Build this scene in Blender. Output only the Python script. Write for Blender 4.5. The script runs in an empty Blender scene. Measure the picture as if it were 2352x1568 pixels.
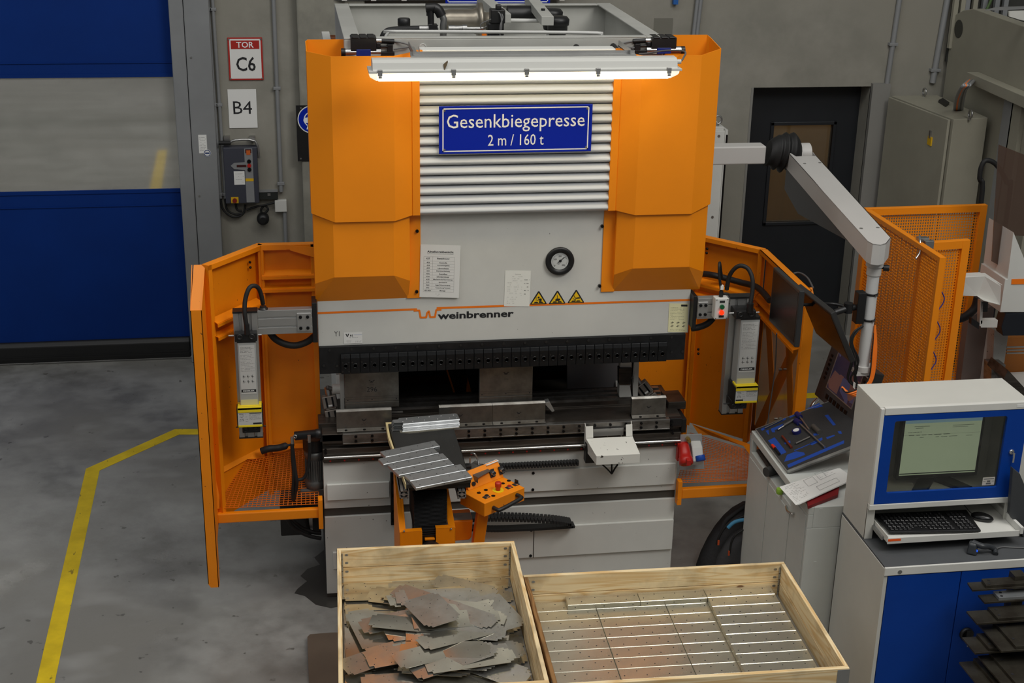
import bpy, bmesh, math, random
from mathutils import Vector, Matrix
random.seed(7)
PI = math.pi
sc = bpy.context.scene
COL = sc.collection

# ------------------------------------------------------------------ camera
F = 2352 * 50 / 36.0
PITCH, ROLL, YAW, CAMH = 0.3640, 0.0200, 0.1600, 4.5
_f = Vector((math.sin(YAW) * math.cos(PITCH), math.cos(YAW) * math.cos(PITCH), -math.sin(PITCH)))
_r = Vector((math.cos(YAW), -math.sin(YAW), 0))
_u = _r.cross(_f)
RT = _r * math.cos(ROLL) + _u * math.sin(ROLL)
UP = -_r * math.sin(ROLL) + _u * math.cos(ROLL)
FW = _f
CAM = Vector((0, 0, CAMH))
cd = bpy.data.cameras.new('camera')
cam = bpy.data.objects.new('camera', cd)
COL.objects.link(cam)
cd.lens = 50; cd.sensor_width = 36; cd.sensor_fit = 'HORIZONTAL'
cd.clip_start = 0.05; cd.clip_end = 200
cam.matrix_world = Matrix(((RT.x, UP.x, -FW.x, 0), (RT.y, UP.y, -FW.y, 0), (RT.z, UP.z, -FW.z, CAMH), (0, 0, 0, 1)))
sc.camera = cam

# ------------------------------------------------------------------ light and exposure
sc.view_settings.view_transform = 'Standard'
sc.view_settings.look = 'None'
sc.view_settings.gamma = 1
sc.view_settings.use_curve_mapping = False
sc.view_settings.exposure = -0.12
wd = bpy.data.worlds.new('hall_ambient'); sc.world = wd
wd.use_nodes = True
wd.node_tree.nodes['Background'].inputs[0].default_value = (0.92, 0.96, 1.0, 1)
wd.node_tree.nodes['Background'].inputs[1].default_value = 0.12
def area(name, loc, target, sx, sy, power, color):
    l = bpy.data.lights.new(name, 'AREA'); l.shape = 'RECTANGLE'; l.size = sx; l.size_y = sy
    l.energy = power; l.color = color
    o = bpy.data.objects.new(name, l); COL.objects.link(o); o.location = loc
    o.rotation_euler = (Vector(target) - Vector(loc)).to_track_quat('-Z', 'Y').to_euler()
    return o
area('hall_skylight_and_fill', (1.0, 5.5, 9.5), (1.0, 7.0, 0), 7.0, 2.5, 230, (1.0, 0.98, 0.95))
area('hall_skylight_and_fill', (-5.5, 5.0, 9.0), (-2.5, 7.5, 0), 2.5, 6.0, 130, (0.95, 0.98, 1.0))
area('hall_skylight_and_fill', (5.0, 2.2, 8.5), (1.0, 7.0, 0.9), 4.0, 2.5, 370, (1.0, 0.98, 0.94))

area('hall_skylight_and_fill', (-0.5, -1.0, 8.0), (1.0, 7.5, 0.8), 4.0, 2.0, 95, (1.0, 0.98, 0.95))  # added fill, no skylight: brightens the front of the press base
area('fill_beyond_door', (-5.0, 19.0, 7.5), (-4.0, 19.0, 0), 6.0, 5.0, 520, (1.0, 0.98, 0.95))  # unseen fill added behind the roll door to brighten its window film

# ------------------------------------------------------------------ pixel of the photograph -> point on a plane of the place
def _ray(px, py): return RT * (px - 1176) + UP * (784 - py) + FW * F
def at(px, py, Y=None, Z=None, X=None):
    d = _ray(px, py)
    if Y is not None: t = Y / d.y
    elif Z is not None: t = (Z - CAMH) / d.z
    else: t = X / d.x
    return CAM + d * t
def zz(px, py, Y): return at(px, py, Y=Y).z
def xx(px, py, Y): return at(px, py, Y=Y).x

# ------------------------------------------------------------------ materials
def lin(c):
    return tuple(((v / 255) / 12.92 if v / 255 <= 0.04045 else ((v / 255 + 0.055) / 1.055) ** 2.4) for v in c)
MATS = {}
def mat(name, rgb, rough=0.5, metal=0.0, var=0.0, scale=3.0, rgb2=None, bump=0.0, bscale=40, rvar=0.0, spec=0.5,
        emit=0.0, trans=0.0, stretch=(1, 1, 1), detail=4.0, alpha=1.0, coat=0.0, pos=(0.38, 0.68)):
    if name in MATS: return MATS[name]
    m = bpy.data.materials.new(name); m.use_nodes = True
    nt = m.node_tree; N = nt.nodes; L = nt.links
    b = N['Principled BSDF']
    c1 = lin(rgb)
    b.inputs['Base Color'].default_value = (*c1, 1)
    b.inputs['Roughness'].default_value = rough
    b.inputs['Metallic'].default_value = metal
    b.inputs['Specular IOR Level'].default_value = spec
    if coat: b.inputs['Coat Weight'].default_value = coat
    if trans: b.inputs['Transmission Weight'].default_value = trans
    if alpha < 1: b.inputs['Alpha'].default_value = alpha
    if emit:
        b.inputs['Emission Color'].default_value = (*c1, 1); b.inputs['Emission Strength'].default_value = emit
    tc = N.new('ShaderNodeTexCoord'); mp = N.new('ShaderNodeMapping'); mp.inputs['Scale'].default_value = stretch
    L.new(tc.outputs['Object'], mp.inputs['Vector'])
    if var or rgb2:
        nz = N.new('ShaderNodeTexNoise'); nz.inputs['Scale'].default_value = scale; nz.inputs['Detail'].default_value = detail
        nz.inputs['Roughness'].default_value = 0.6
        L.new(mp.outputs[0], nz.inputs['Vector'])
        cr = N.new('ShaderNodeValToRGB'); L.new(nz.outputs['Fac'], cr.inputs['Fac'])
        if rgb2: a, z = c1, lin(rgb2)
        else:
            a = tuple(v * (1 - var) for v in c1); z = tuple(min(1, v * (1 + var)) for v in c1)
        e = cr.color_ramp.elements
        e[0].position, e[1].position = pos
        e[0].color = (*a, 1); e[1].color = (*z, 1)
        L.new(cr.outputs['Color'], b.inputs['Base Color'])
        if rvar:
            mr = N.new('ShaderNodeMapRange'); L.new(nz.outputs['Fac'], mr.inputs[0])
            mr.inputs[1].default_value = 0.3; mr.inputs[2].default_value = 0.7
            mr.inputs[3].default_value = max(0.03, rough - rvar); mr.inputs[4].default_value = min(1, rough + rvar)
            L.new(mr.outputs[0], b.inputs['Roughness'])
    if bump:
        n2 = N.new('ShaderNodeTexNoise'); n2.inputs['Scale'].default_value = bscale; n2.inputs['Detail'].default_value = 3
        L.new(mp.outputs[0], n2.inputs['Vector'])
        bp = N.new('ShaderNodeBump'); bp.inputs['Strength'].default_value = bump; bp.inputs['Distance'].default_value = 0.01
        L.new(n2.outputs['Fac'], bp.inputs['Height']); L.new(bp.outputs[0], b.inputs['Normal'])
    MATS[name] = m
    return m
def speckle(m, rgb, scale=60, thr=0.72, stretch=(1, 1, 1), soft=0.03):
    """small chips and scuffs of another colour over a painted material"""
    nt = m.node_tree; N = nt.nodes; L = nt.links; b = N['Principled BSDF']
    tc = N.new('ShaderNodeTexCoord'); mp = N.new('ShaderNodeMapping'); mp.inputs['Scale'].default_value = stretch
    L.new(tc.outputs['Object'], mp.inputs['Vector'])
    nz = N.new('ShaderNodeTexNoise'); nz.inputs['Scale'].default_value = scale; nz.inputs['Detail'].default_value = 2
    L.new(mp.outputs[0], nz.inputs['Vector'])
    mr = N.new('ShaderNodeMapRange'); mr.inputs[1].default_value = thr; mr.inputs[2].default_value = thr + soft
    L.new(nz.outputs['Fac'], mr.inputs[0])
    mx = N.new('ShaderNodeMix'); mx.data_type = 'RGBA'
    L.new(mr.outputs[0], mx.inputs[0])
    old = b.inputs['Base Color'].links
    if old: L.new(old[0].from_socket, mx.inputs[6])
    else: mx.inputs[6].default_value = b.inputs['Base Color'].default_value
    mx.inputs[7].default_value = (*lin(rgb), 1)
    L.new(mx.outputs[2], b.inputs['Base Color'])
    return m
ORANGE = speckle(mat('orange_paint', (238, 136, 0), 0.48, var=0.05, scale=2.5, bump=0.03, bscale=250), (70, 35, 12), 45, 0.745)
ORANGE2 = mat('orange_paint_smooth', (242, 140, 0), 0.5, var=0.03, scale=2.0, bump=0.02, bscale=250)
GREY = speckle(mat('light_grey_paint', (205, 205, 199), 0.5, var=0.035, scale=3, bump=0.02, bscale=200), (60, 58, 54), 55, 0.75)
GREYS = mat('light_grey_smooth', (206, 206, 200), 0.45, var=0.03, scale=4)
GREYD = mat('grey_beige_paint', (150, 147, 130), 0.55, var=0.06, scale=3)
CABG = mat('cabinet_grey_paint', (200, 199, 191), 0.5, var=0.04, scale=2, bump=0.03, bscale=300)
BLACK = mat('black_steel', (28, 29, 31), 0.45, 0.3, var=0.3, scale=20)
BLACKP = mat('black_plastic', (20, 20, 21), 0.45)
RUBBER = mat('black_rubber', (17, 17, 17), 0.65)
STEEL = mat('ground_steel', (150, 148, 145), 0.36, 0.85, rgb2=(100, 96, 90), scale=7, rvar=0.1, stretch=(1, 1, 3))
STEELD = mat('dark_machined_steel', (92, 86, 80), 0.4, 0.8, rgb2=(60, 55, 50), scale=10, rvar=0.1, stretch=(0.4, 1, 3))
CHROME = mat('chrome', (205, 205, 203), 0.22, 0.95)
ALU = mat('aluminium_profile', (176, 176, 174), 0.38, 0.75, var=0.05, scale=5)
SCREW = mat('black_screw', (24, 24, 25), 0.35, 0.6)
ZINC = mat('zinc_screw', (170, 170, 168), 0.35, 0.9)
WHITEP = mat('paper_white', (222, 222, 218), 0.7)
INK = mat('print_ink', (25, 25, 28), 0.7)
WHITEL = mat('white_lettering', (235, 236, 235), 0.5)
YELLOW = mat('yellow_paint', (235, 200, 20), 0.5)
REDP = mat('red_plastic', (170, 28, 20), 0.4)
BLUEP = mat('blue_plastic', (20, 70, 160), 0.4)
CABLE = mat('grey_cable', (95, 95, 95), 0.6)

# ------------------------------------------------------------------ mesh building
WMAT = {}
EACH = {'plug', 'end_block', 'solenoid', 'corner_plate', 'bolt', 'screw', 'clip', 'clamp_knob', 'button', 'fitting', 'cap', 'cylinder', 'white_tag', 'table_rail', 'yellow_shell', 'slot'}
class MB:
    def __init__(s): s.v = []; s.f = []; s.sm = []; s.mi = []; s.cur = 0
    def add(s, vs, fs, smooth=False):
        n = len(s.v); s.v += [Vector(p) for p in vs]
        s.f += [tuple(i + n for i in f) for f in fs]; s.sm += [smooth] * len(fs); s.mi += [s.cur] * len(fs)
        return s
    def hexa(s, p):   # p: 4 bottom, 4 top
        return s.add(p, [(0, 3, 2, 1), (4, 5, 6, 7), (0, 1, 5, 4), (1, 2, 6, 5), (2, 3, 7, 6), (3, 0, 4, 7)])
    def box(s, x0, x1, y0, y1, z0, z1, M=None):
        p = [Vector(q) for q in ((x0, y0, z0), (x1, y0, z0), (x1, y1, z0), (x0, y1, z0), (x0, y0, z1), (x1, y0, z1), (x1, y1, z1), (x0, y1, z1))]
        if M: p = [M @ q for q in p]
        return s.hexa(p)
    def plate(s, pts, t):
        """closed polygon in space given a thickness vector"""
        t = Vector(t); n = len(pts); a = [Vector(p) for p in pts]; b = [p + t for p in a]
        return s.add(a + b, [tuple(range(n - 1, -1, -1)), tuple(range(n, 2 * n))] + [(i, (i + 1) % n, n + (i + 1) % n, n + i) for i in range(n)])
    def prism(s, pts, axis, a, b, M=None):
        if axis == 'x': A = [Vector((a, p[0], p[1])) for p in pts]; t = Vector((b - a, 0, 0))
        elif axis == 'y': A = [Vector((p[0], a, p[1])) for p in pts]; t = Vector((0, b - a, 0))
        else: A = [Vector((p[0], p[1], a)) for p in pts]; t = Vector((0, 0, b - a))
        if M: B = [M @ (p + t) for p in A]; A = [M @ p for p in A]
        else: B = [p + t for p in A]
        n = len(A)
        return s.add(A + B, [tuple(range(n - 1, -1, -1)), tuple(range(n, 2 * n))] + [(i, (i + 1) % n, n + (i + 1) % n, n + i) for i in range(n)])
    def cyl(s, p0, p1, r, r1=None, seg=16, caps=True, smooth=True):
        p0 = Vector(p0); p1 = Vector(p1); r1 = r if r1 is None else r1
        d = (p1 - p0).normalized(); a = d.orthogonal().normalized(); b = d.cross(a)
        vs = []
        for P, R in ((p0, r), (p1, r1)):
            for i in range(seg):
                t = 2 * PI * i / seg; vs.append(P + (a * math.cos(t) + b * math.sin(t)) * R)
        s.add(vs, [(i, (i + 1) % seg, seg + (i + 1) % seg, seg + i) for i in range(seg)], smooth)
        if caps:
            s.add(vs, [tuple(range(seg - 1, -1, -1)), tuple(range(seg, 2 * seg))])
        return s
    def tube(s, pts, r, seg=8, curve=0, caps=True):
        pts = [Vector(p) for p in pts]
        if curve and len(pts) > 2: pts = catmull(pts, curve)
        rr = r if callable(r) else (lambda t: r)
        vs = []; n = len(pts); a = None
        for k, P in enumerate(pts):
            d = (pts[min(k + 1, n - 1)] - pts[max(k - 1, 0)])
            d = d.normalized() if d.length > 1e-9 else Vector((0, 0, 1))
            if a is None: a = d.orthogonal().normalized()
            else:
                a = a - d * a.dot(d); a = a.normalized() if a.length > 1e-6 else d.orthogonal().normalized()
            b = d.cross(a); R = rr(k / (n - 1))
            for i in range(seg):
                t = 2 * PI * i / seg; vs.append(P + (a * math.cos(t) + b * math.sin(t)) * R)
        fs = []
        for k in range(n - 1):
            for i in range(seg):
                fs.append((k * seg + i, k * seg + (i + 1) % seg, (k + 1) * seg + (i + 1) % seg, (k + 1) * seg + i))
        s.add(vs, fs, True)
        if caps: s.add(vs, [tuple(range(seg - 1, -1, -1)), tuple(range((n - 1) * seg, n * seg))])
        return s
    def lathe(s, prof, o, d, seg=24):
        """prof: (radius, distance along d)"""
        o = Vector(o); d = Vector(d).normalized(); a = d.orthogonal().normalized(); b = d.cross(a); vs = []
        for r, h in prof:
            for i in range(seg):
                t = 2 * PI * i / seg; vs.append(o + d * h + (a * math.cos(t) + b * math.sin(t)) * max(r, 1e-4))
        fs = [(k * seg + i, k * seg + (i + 1) % seg, (k + 1) * seg + (i + 1) % seg, (k + 1) * seg + i) for k in range(len(prof) - 1) for i in range(seg)]
        s.add(vs, fs, True)
        return s.add(vs, [tuple(range(seg - 1, -1, -1)), tuple(range((len(prof) - 1) * seg, len(prof) * seg))])
    def ball(s, c, r, seg=12, sq=(1, 1, 1)):
        c = Vector(c); vs = []; rings = seg // 2
        for k in range(1, rings):
            ph = PI * k / rings
            for i in range(seg):
                t = 2 * PI * i / seg
                vs.append(c + Vector((math.sin(ph) * math.cos(t) * r * sq[0], math.sin(ph) * math.sin(t) * r * sq[1], math.cos(ph) * r * sq[2])))
        top = len(vs); vs += [c + Vector((0, 0, r * sq[2])), c - Vector((0, 0, r * sq[2]))]
        fs = [(k * seg + i, (k + 1) * seg + i, (k + 1) * seg + (i + 1) % seg, k * seg + (i + 1) % seg) for k in range(rings - 2) for i in range(seg)]
        fs += [(top, i, (i + 1) % seg) for i in range(seg)] + [(top + 1, (rings - 2) * seg + (i + 1) % seg, (rings - 2) * seg + i) for i in range(seg)]
        return s.add(vs, fs, True)
    def wall(s, path, z0, z1, t):
        """thin sheet standing on a plan path [(x,y)..], z0/z1 numbers or lists"""
        n = len(path); pts = [Vector((p[0], p[1], 0)) for p in path]; off = []
        for i in range(n):
            d = pts[min(i + 1, n - 1)] - pts[max(i - 1, 0)]; d.normalize(); off.append(Vector((-d.y, d.x, 0)) * t)
        za = z0 if isinstance(z0, (list, tuple)) else [z0] * n; zb = z1 if isinstance(z1, (list, tuple)) else [z1] * n
        for i in range(n - 1):
            a, b = pts[i], pts[i + 1]; oa, ob = off[i], off[i + 1]
            h = lambda p, z: Vector((p.x, p.y, z))
            s.hexa([h(a, za[i]), h(b, za[i + 1]), h(b + ob, za[i + 1]), h(a + oa, za[i]), h(a, zb[i]), h(b, zb[i + 1]), h(b + ob, zb[i + 1]), h(a + oa, zb[i])])
        return s
    def xf(s, M, start=0):
        for i in range(start, len(s.v)): s.v[i] = M @ s.v[i]
        return s
    def build(s, name, m, parent=None, **k):
        if name in EACH: return build_each(s, name, m, parent, **k)[0]
        return s.build1(name, m, parent, **k)
    def build1(s, name, m, parent=None, bevel=0.0, kind=None, label=None, cat=None, group=None, seg=2, mods=None):
        if parent is not None: W = WMAT[parent.name]; inv = W.inverted()
        else:
            lo = Vector([min(v[i] for v in s.v) for i in range(3)]); hi = Vector([max(v[i] for v in s.v) for i in range(3)])
            W = Matrix.Translation(((lo.x + hi.x) / 2, (lo.y + hi.y) / 2, lo.z)); inv = W.inverted()
        me = bpy.data.meshes.new(name)
        me.from_pydata([tuple(inv @ v) for v in s.v], [], s.f)
        ms = m if isinstance(m, (list, tuple)) else [m]
        for q in ms: me.materials.append(q)
        for p, sm, mi in zip(me.polygons, s.sm, s.mi): p.use_smooth = sm; p.material_index = mi
        bm = bmesh.new(); bm.from_mesh(me)
        bmesh.ops.recalc_face_normals(bm, faces=bm.faces)
        bm.to_mesh(me); bm.free(); me.update()
        o = bpy.data.objects.new(name, me); COL.objects.link(o)
        if parent is not None:
            o.parent = parent; WMAT[o.name] = W
        else:
            o.matrix_world = W; WMAT[o.name] = W
        if bevel:
            md = o.modifiers.new('bevel', 'BEVEL'); md.width = bevel; md.segments = seg; md.limit_method = 'ANGLE'; md.angle_limit = math.radians(40)
            md.harden_normals = False
        if kind: o['kind'] = kind
        if label: o['label'] = label
        if cat: o['category'] = cat
        if group: o['group'] = group
        return o
def build_each(mb, name, m, parent=None, **k):
    """one object for every loose piece of the mesh"""
    n = len(mb.v); par = list(range(n)); key = {}
    def find(a):
        while par[a] != a: par[a] = par[par[a]]; a = par[a]
        return a
    for i, v in enumerate(mb.v):
        q = (round(v.x, 5), round(v.y, 5), round(v.z, 5))
        if q in key: par[find(i)] = find(key[q])
        else: key[q] = i
    for f in mb.f:
        for j in f[1:]: par[find(j)] = find(f[0])
    gr = {}
    for fi, f in enumerate(mb.f): gr.setdefault(find(f[0]), []).append(fi)
    out = []
    for fl in gr.values():
        b = MB(); mp = {}
        for fi in fl:
            t = []
            for j in mb.f[fi]:
                if j not in mp: mp[j] = len(b.v); b.v.append(mb.v[j])
                t.append(mp[j])
            b.f.append(tuple(t)); b.sm.append(mb.sm[fi]); b.mi.append(mb.mi[fi])
        out.append(b.build1(name, m, parent, **k))
    return out
def catmull(P, n):
    out = []
    for i in range(len(P) - 1):
        p0 = P[max(i - 1, 0)]; p1 = P[i]; p2 = P[i + 1]; p3 = P[min(i + 2, len(P) - 1)]
        for k in range(n):
            t = k / n
            out.append(0.5 * ((2 * p1) + (p2 - p0) * t + (2 * p0 - 5 * p1 + 4 * p2 - p3) * t * t + (3 * p1 - p0 - 3 * p2 + p3) * t ** 3))
    out.append(P[-1]); return out
def thing(name, label, cat, loc=(0, 0, 0), rotz=0, group=None, M=None):
    o = bpy.data.objects.new(name, None); COL.objects.link(o); o.empty_display_size = 0.1
    W = M if M is not None else Matrix.Translation(loc) @ Matrix.Rotation(rotz, 4, 'Z')
    o.matrix_world = W; WMAT[o.name] = W
    o['label'] = label; o['category'] = cat
    if group: o['group'] = group
    return o
def struct(mb, name, m, parent=None, **k):
    return mb.build(name, m, parent, kind=None if parent else 'structure', **k)
def copy_tree(o, M, label=None, group=None):
    c = o.copy(); COL.objects.link(c); c.matrix_world = M; WMAT[c.name] = M
    if label: c['label'] = label
    if group: c['group'] = group
    for ch in list(o.children):
        d = ch.copy(); COL.objects.link(d); d.parent = c
        for g in list(ch.children):
            e = g.copy(); COL.objects.link(e); e.parent = d
    return c
_T = {}
def text_mesh(s, bold=0.0):
    k = (s, bold)
    if k in _T: return _T[k]
    cu = bpy.data.curves.new('t', 'FONT'); cu.body = s; cu.size = 1; cu.offset = bold; cu.resolution_u = 2; cu.extrude = 0
    ob = bpy.data.objects.new('t', cu); COL.objects.link(ob)
    dg = bpy.context.evaluated_depsgraph_get(); dg.update()
    me = bpy.data.meshes.new_from_object(ob.evaluated_get(dg))
    vs = [v.co.copy() for v in me.vertices]; fs = [tuple(p.vertices) for p in me.polygons]
    bpy.data.objects.remove(ob); bpy.data.meshes.remove(me); bpy.data.curves.remove(cu)
    x0 = min(v.x for v in vs); x1 = max(v.x for v in vs); y0 = min(v.y for v in vs); y1 = max(v.y for v in vs)
    _T[k] = (vs, fs, x0, x1, y0, y1); return _T[k]
def put_text(mb, s, o, xd, ud, w, h=None, bold=0.0, align='c', lift=0.0012):
    """text fitted in a width w and a height h, placed with its centre (or left edge) at o"""
    vs, fs, x0, x1, y0, y1 = text_mesh(s, bold)
    xd = Vector(xd).normalized(); ud = Vector(ud).normalized(); n = xd.cross(ud)
    if w is None: sy = h / (y1 - y0); sx = sy * 0.85
    else:
        sx = w / (x1 - x0); sy = sx if h is None else h / (y1 - y0)
    cx = (x0 + x1) / 2 if align == 'c' else x0; cy = (y0 + y1) / 2
    mb.add([Vector(o) + xd * ((v.x - cx) * sx) + ud * ((v.y - cy) * sy) + n * lift for v in vs], fs)
class Face:
    """a flat rectangular face (paper, sign, screen) with 0..1 coordinates u right, v up"""
    def __init__(s, o, xd, ud, w, h): s.o = Vector(o); s.x = Vector(xd).normalized(); s.u = Vector(ud).normalized(); s.w = w; s.h = h; s.n = s.x.cross(s.u)
    def p(s, u, v, l=0.0): return s.o + s.x * (u * s.w) + s.u * (v * s.h) + s.n * l
    def rect(s, mb, u0, v0, u1, v1, l=0.001):
        mb.add([s.p(u0, v0, l), s.p(u1, v0, l), s.p(u1, v1, l), s.p(u0, v1, l)], [(0, 1, 2, 3)])
    def slab(s, mb, u0, v0, u1, v1, l0, l1):
        mb.hexa([s.p(u0, v0, l0), s.p(u1, v0, l0), s.p(u1, v1, l0), s.p(u0, v1, l0), s.p(u0, v0, l1), s.p(u1, v0, l1), s.p(u1, v1, l1), s.p(u0, v1, l1)])
    def poly(s, mb, pts, l=0.001): mb.add([s.p(u, v, l) for u, v in pts], [tuple(range(len(pts)))])
    def text(s, mb, t, u, v, w, h=None, bold=0.0, align='c', l=0.0012):
        put_text(mb, t, s.p(u, v), s.x, s.u, w * s.w if w else None, h * s.h if h else None, bold, align, l)
    def line(s, mb, u0, v0, u1, v1, t, l=0.0012):
        a = s.p(u0, v0, l); b = s.p(u1, v1, l); d = (b - a).normalized(); q = s.n.cross(d) * t / 2
        mb.add([a - q, b - q, b + q, a + q], [(0, 1, 2, 3)])
    def disc(s, mb, u, v, r, l=0.001, seg=24, r0=0.0):
        c = s.p(u, v, l)
        o = [c + (s.x * math.cos(2 * PI * i / seg) + s.u * math.sin(2 * PI * i / seg)) * r for i in range(seg)]
        if r0:
            q = [c + (s.x * math.cos(2 * PI * i / seg) + s.u * math.sin(2 * PI * i / seg)) * r0 for i in range(seg)]
            mb.add(o + q, [(i, (i + 1) % seg, seg + (i + 1) % seg, seg + i) for i in range(seg)])
        else: mb.add(o, [tuple(range(seg))])
    def scribble(s, mb, u0, v0, u1, v1, rows, t=0.0012, seed=1, fill=0.8):
        """rows of short dashes standing in for print too small to read"""
        rd = random.Random(seed)
        for k in range(rows):
            v = v1 + (v0 - v1) * (k + 0.5) / rows; u = u0
            end = u0 + (u1 - u0) * (rd.uniform(0.55, 1.0) if rd.random() < 0.5 else 1)
            while u < end:
                w = rd.uniform(0.02, 0.07) * (u1 - u0) * 2
                if rd.random() < fill: s.line(mb, u, v, min(u + w, u1), v, t)
                u += w + 0.015 * (u1 - u0) * 2
def pxface(px0, py0, px1, py1, px2, py2, Y):
    """face in the plane Y=const from photo corners: bottom-left, bottom-right, top-left"""
    a = at(px0, py0, Y=Y); b = at(px1, py1, Y=Y); c = at(px2, py2, Y=Y)
    return Face(a, b - a, c - a, (b - a).length, (c - a).length)
# ================================================================== the setting
def concrete(name, c1, c2, c3, rough, scale, bump, rlo=0.1, sc3=0.6):
    m = mat(name, c1, rough, rgb2=c2, scale=scale, bump=bump, bscale=30, rvar=rlo, detail=8)
    nt = m.node_tree; N = nt.nodes; L = nt.links; b = N['Principled BSDF']
    tc = N.new('ShaderNodeTexCoord')
    nz = N.new('ShaderNodeTexNoise'); nz.inputs['Scale'].default_value = sc3; nz.inputs['Detail'].default_value = 6
    L.new(tc.outputs['Object'], nz.inputs['Vector'])
    mr = N.new('ShaderNodeMapRange'); mr.inputs[1].default_value = 0.42; mr.inputs[2].default_value = 0.62
    L.new(nz.outputs['Fac'], mr.inputs[0])
    mx = N.new('ShaderNodeMix'); mx.data_type = 'RGBA'; L.new(mr.outputs[0], mx.inputs[0])
    L.new(b.inputs['Base Color'].links[0].from_socket, mx.inputs[6]); mx.inputs[7].default_value = (*lin(c3), 1)
    L.new(mx.outputs[2], b.inputs['Base Color'])
    return m
FLOOR = concrete('polished_concrete', (112, 111, 107), (160, 160, 156), (124, 122, 116), 0.36, 2.2, 0.08, 0.12)
speckle(FLOOR, (92, 90, 85), 13, 0.715)
speckle(FLOOR, (150, 149, 145), 2.4, 0.52, (1, 1.6, 1), .30)
WALLM = concrete('wall_concrete', (130, 128, 118), (146, 143, 133), (137, 134, 123), 0.85, 3.0, 0.15)
mb = MB(); mb.box(-16, 12, -3, 30, -.1, 0)
struct(mb, 'floor', FLOOR)
WY = 11.54
# back wall with the openings of both doors
D2L, D2R, D2T = 3.868, 4.93, 2.262
mb = MB()
mb.box(-0.72, D2L, WY, WY + .35, 0, 7.5); mb.box(D2R, 9.5, WY, WY + .35, 0, 7.5); mb.box(D2L, D2R, WY, WY + .35, D2T, 7.5)
mb.box(-9, -0.72, WY, WY + .35, 5.2, 7.5)
struct(mb, 'wall_back', WALLM)
mb = MB(); mb.box(0.085, 0.62, WY - .10, WY, 0, 7.5)
mb.build('wall_pilaster', mat('pilaster_concrete', (128, 126, 116), .85, rgb2=(146, 144, 132), scale=5, bump=.2, bscale=18), None, kind='structure', bevel=.015)
mb = MB(); mb.box(D2L - .0, D2L + .02, WY - .004, WY + .1, 0, D2T); mb.box(D2R, D2R + .16, WY - .045, WY + .01, 0, D2T + .03)
struct(mb, 'trim_1', mat('grey_frame_coating', (128, 127, 122), .5))

# --- high speed roll door
RB = mat('blue_curtain', (0, 44, 116), 0.6, spec=.2, var=.06, scale=2, bump=.03, bscale=120)
def zd(y): return (zz(200, y, WY) )
z1, z2, z3 = zd(176), zd(441), zd(782)
mb = MB(); mb.box(-9, -0.9, WY + .02, WY + .035, z1, 5.2); mb.box(-9, -0.9, WY + .02, WY + .035, z3, z2)
d1 = struct(mb, 'door_1', RB)
mb = MB()
for (a, b) in ((z1 - .01, z1 + .02), (z2 - .02, z2 + .01), (z2 - .13, z2 - .122), (z1 + .1, z1 + .108)):
    mb.box(-9, -0.9, WY + .012, WY + .03, a, b)
mb.build('seam', RB, d1)
PANE = mat('curtain_window_film', (196, 196, 190), 0.06, rgb2=(222, 221, 216), scale=.8, stretch=(.25, 1, 5), bump=.05, bscale=4, spec=.6, trans=.75, alpha=1)
mb = MB(); mb.box(-9, -0.9, WY + .024, WY + .03, z2, z1); mb.build('window_film', PANE, d1)
mb = MB(); mb.prism([(WY - .02, .02), (WY + .06, .02), (WY + .06, z3), (WY + .0, z3), (WY - .03, z3 - .03), (WY - .03, .06)], 'x', -9, -0.9)
mb.build('bottom_seal', mat('seal_rubber', (22, 22, 22), .5, bump=.1, bscale=6, stretch=(.3, 1, 1)), d1, bevel=.01)
mb = MB(); mb.box(-9, -.9, WY - .034, WY - .028, z3 - .12, z3 - .11); mb.box(-1.2, -.92, WY - .035, WY - .02, .08, z3 - .1); mb.build('seal_strip', RUBBER, d1)
# guide column of the door
GC = mat('galvanised_grey', (142, 144, 145), .42, .25, var=.06, scale=3)
mb = MB()
xa, xb, xc = xx(392, 100, WY - .1), xx(426, 100, WY - .1), xx(484, 100, WY - .1)
mb.box(xa, xb - .004, WY - .10, WY + .1, 0, 5.2); mb.box(xb, xc, WY - .095, WY + .1, 0, 5.2)
dc = mb.build('trim_2', GC, None, kind='structure', bevel=.006)
f = Face((xx(456, 328, WY - .1), WY - .0955, zz(466, 352, WY - .1)), (1, 0, 0), (0, 0, 1), .065, .15)
mb = MB(); f.slab(mb, 0, 0, 1, 1, 0, .001)
st = mb.build('rating_sticker', WHITEP, None, label='small white type sticker on the grey door column', cat='sticker')
mb = MB(); f.scribble(mb, .1, .1, .9, .9, 9, .0025, 3, .7); mb.build('print', CABLE, st)
mb = MB(); mb.cyl((f.p(.98, 0, 0)), f.p(.98, 0, .003), .029, seg=24); st = mb.build('round_sticker', WHITEP, None, label='round blue and white test badge below the type sticker', cat='sticker')
mb = MB(); f.disc(mb, .98, 0, .027, .0035, 24, .021); f.line(mb, .72, .0, 1.24, .0, .012, .0036); mb.build('print', mat('badge_blue', (40, 60, 110), .6), st)
mb = MB()
for (x, y) in ((439, 132), (458, 450)):
    p = at(x, y, Y=WY - .1); mb.cyl((p.x, WY - .094, p.z), (p.x, WY - .1, p.z), .008, seg=8)
mb.build('bolt', ZINC, dc)
# seen through the film: the hall beyond
mb = MB(); mb.box(-16, 3, 26, 26.1, 0, 6); struct(mb, 'wall_beyond', mat('beyond_wall', (178, 176, 168), .8, var=.12, scale=1.2))
mb = MB(); mb.plate([at(340, 452, Z=.004), at(368, 452, Z=.004), at(384, 343, Z=.004), at(362, 346, Z=.004)], (0, 0, -.003))
mb.build('floor_marking', YELLOW, None, label='yellow floor stripe seen through the roll door window', cat='floor marking')

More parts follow.
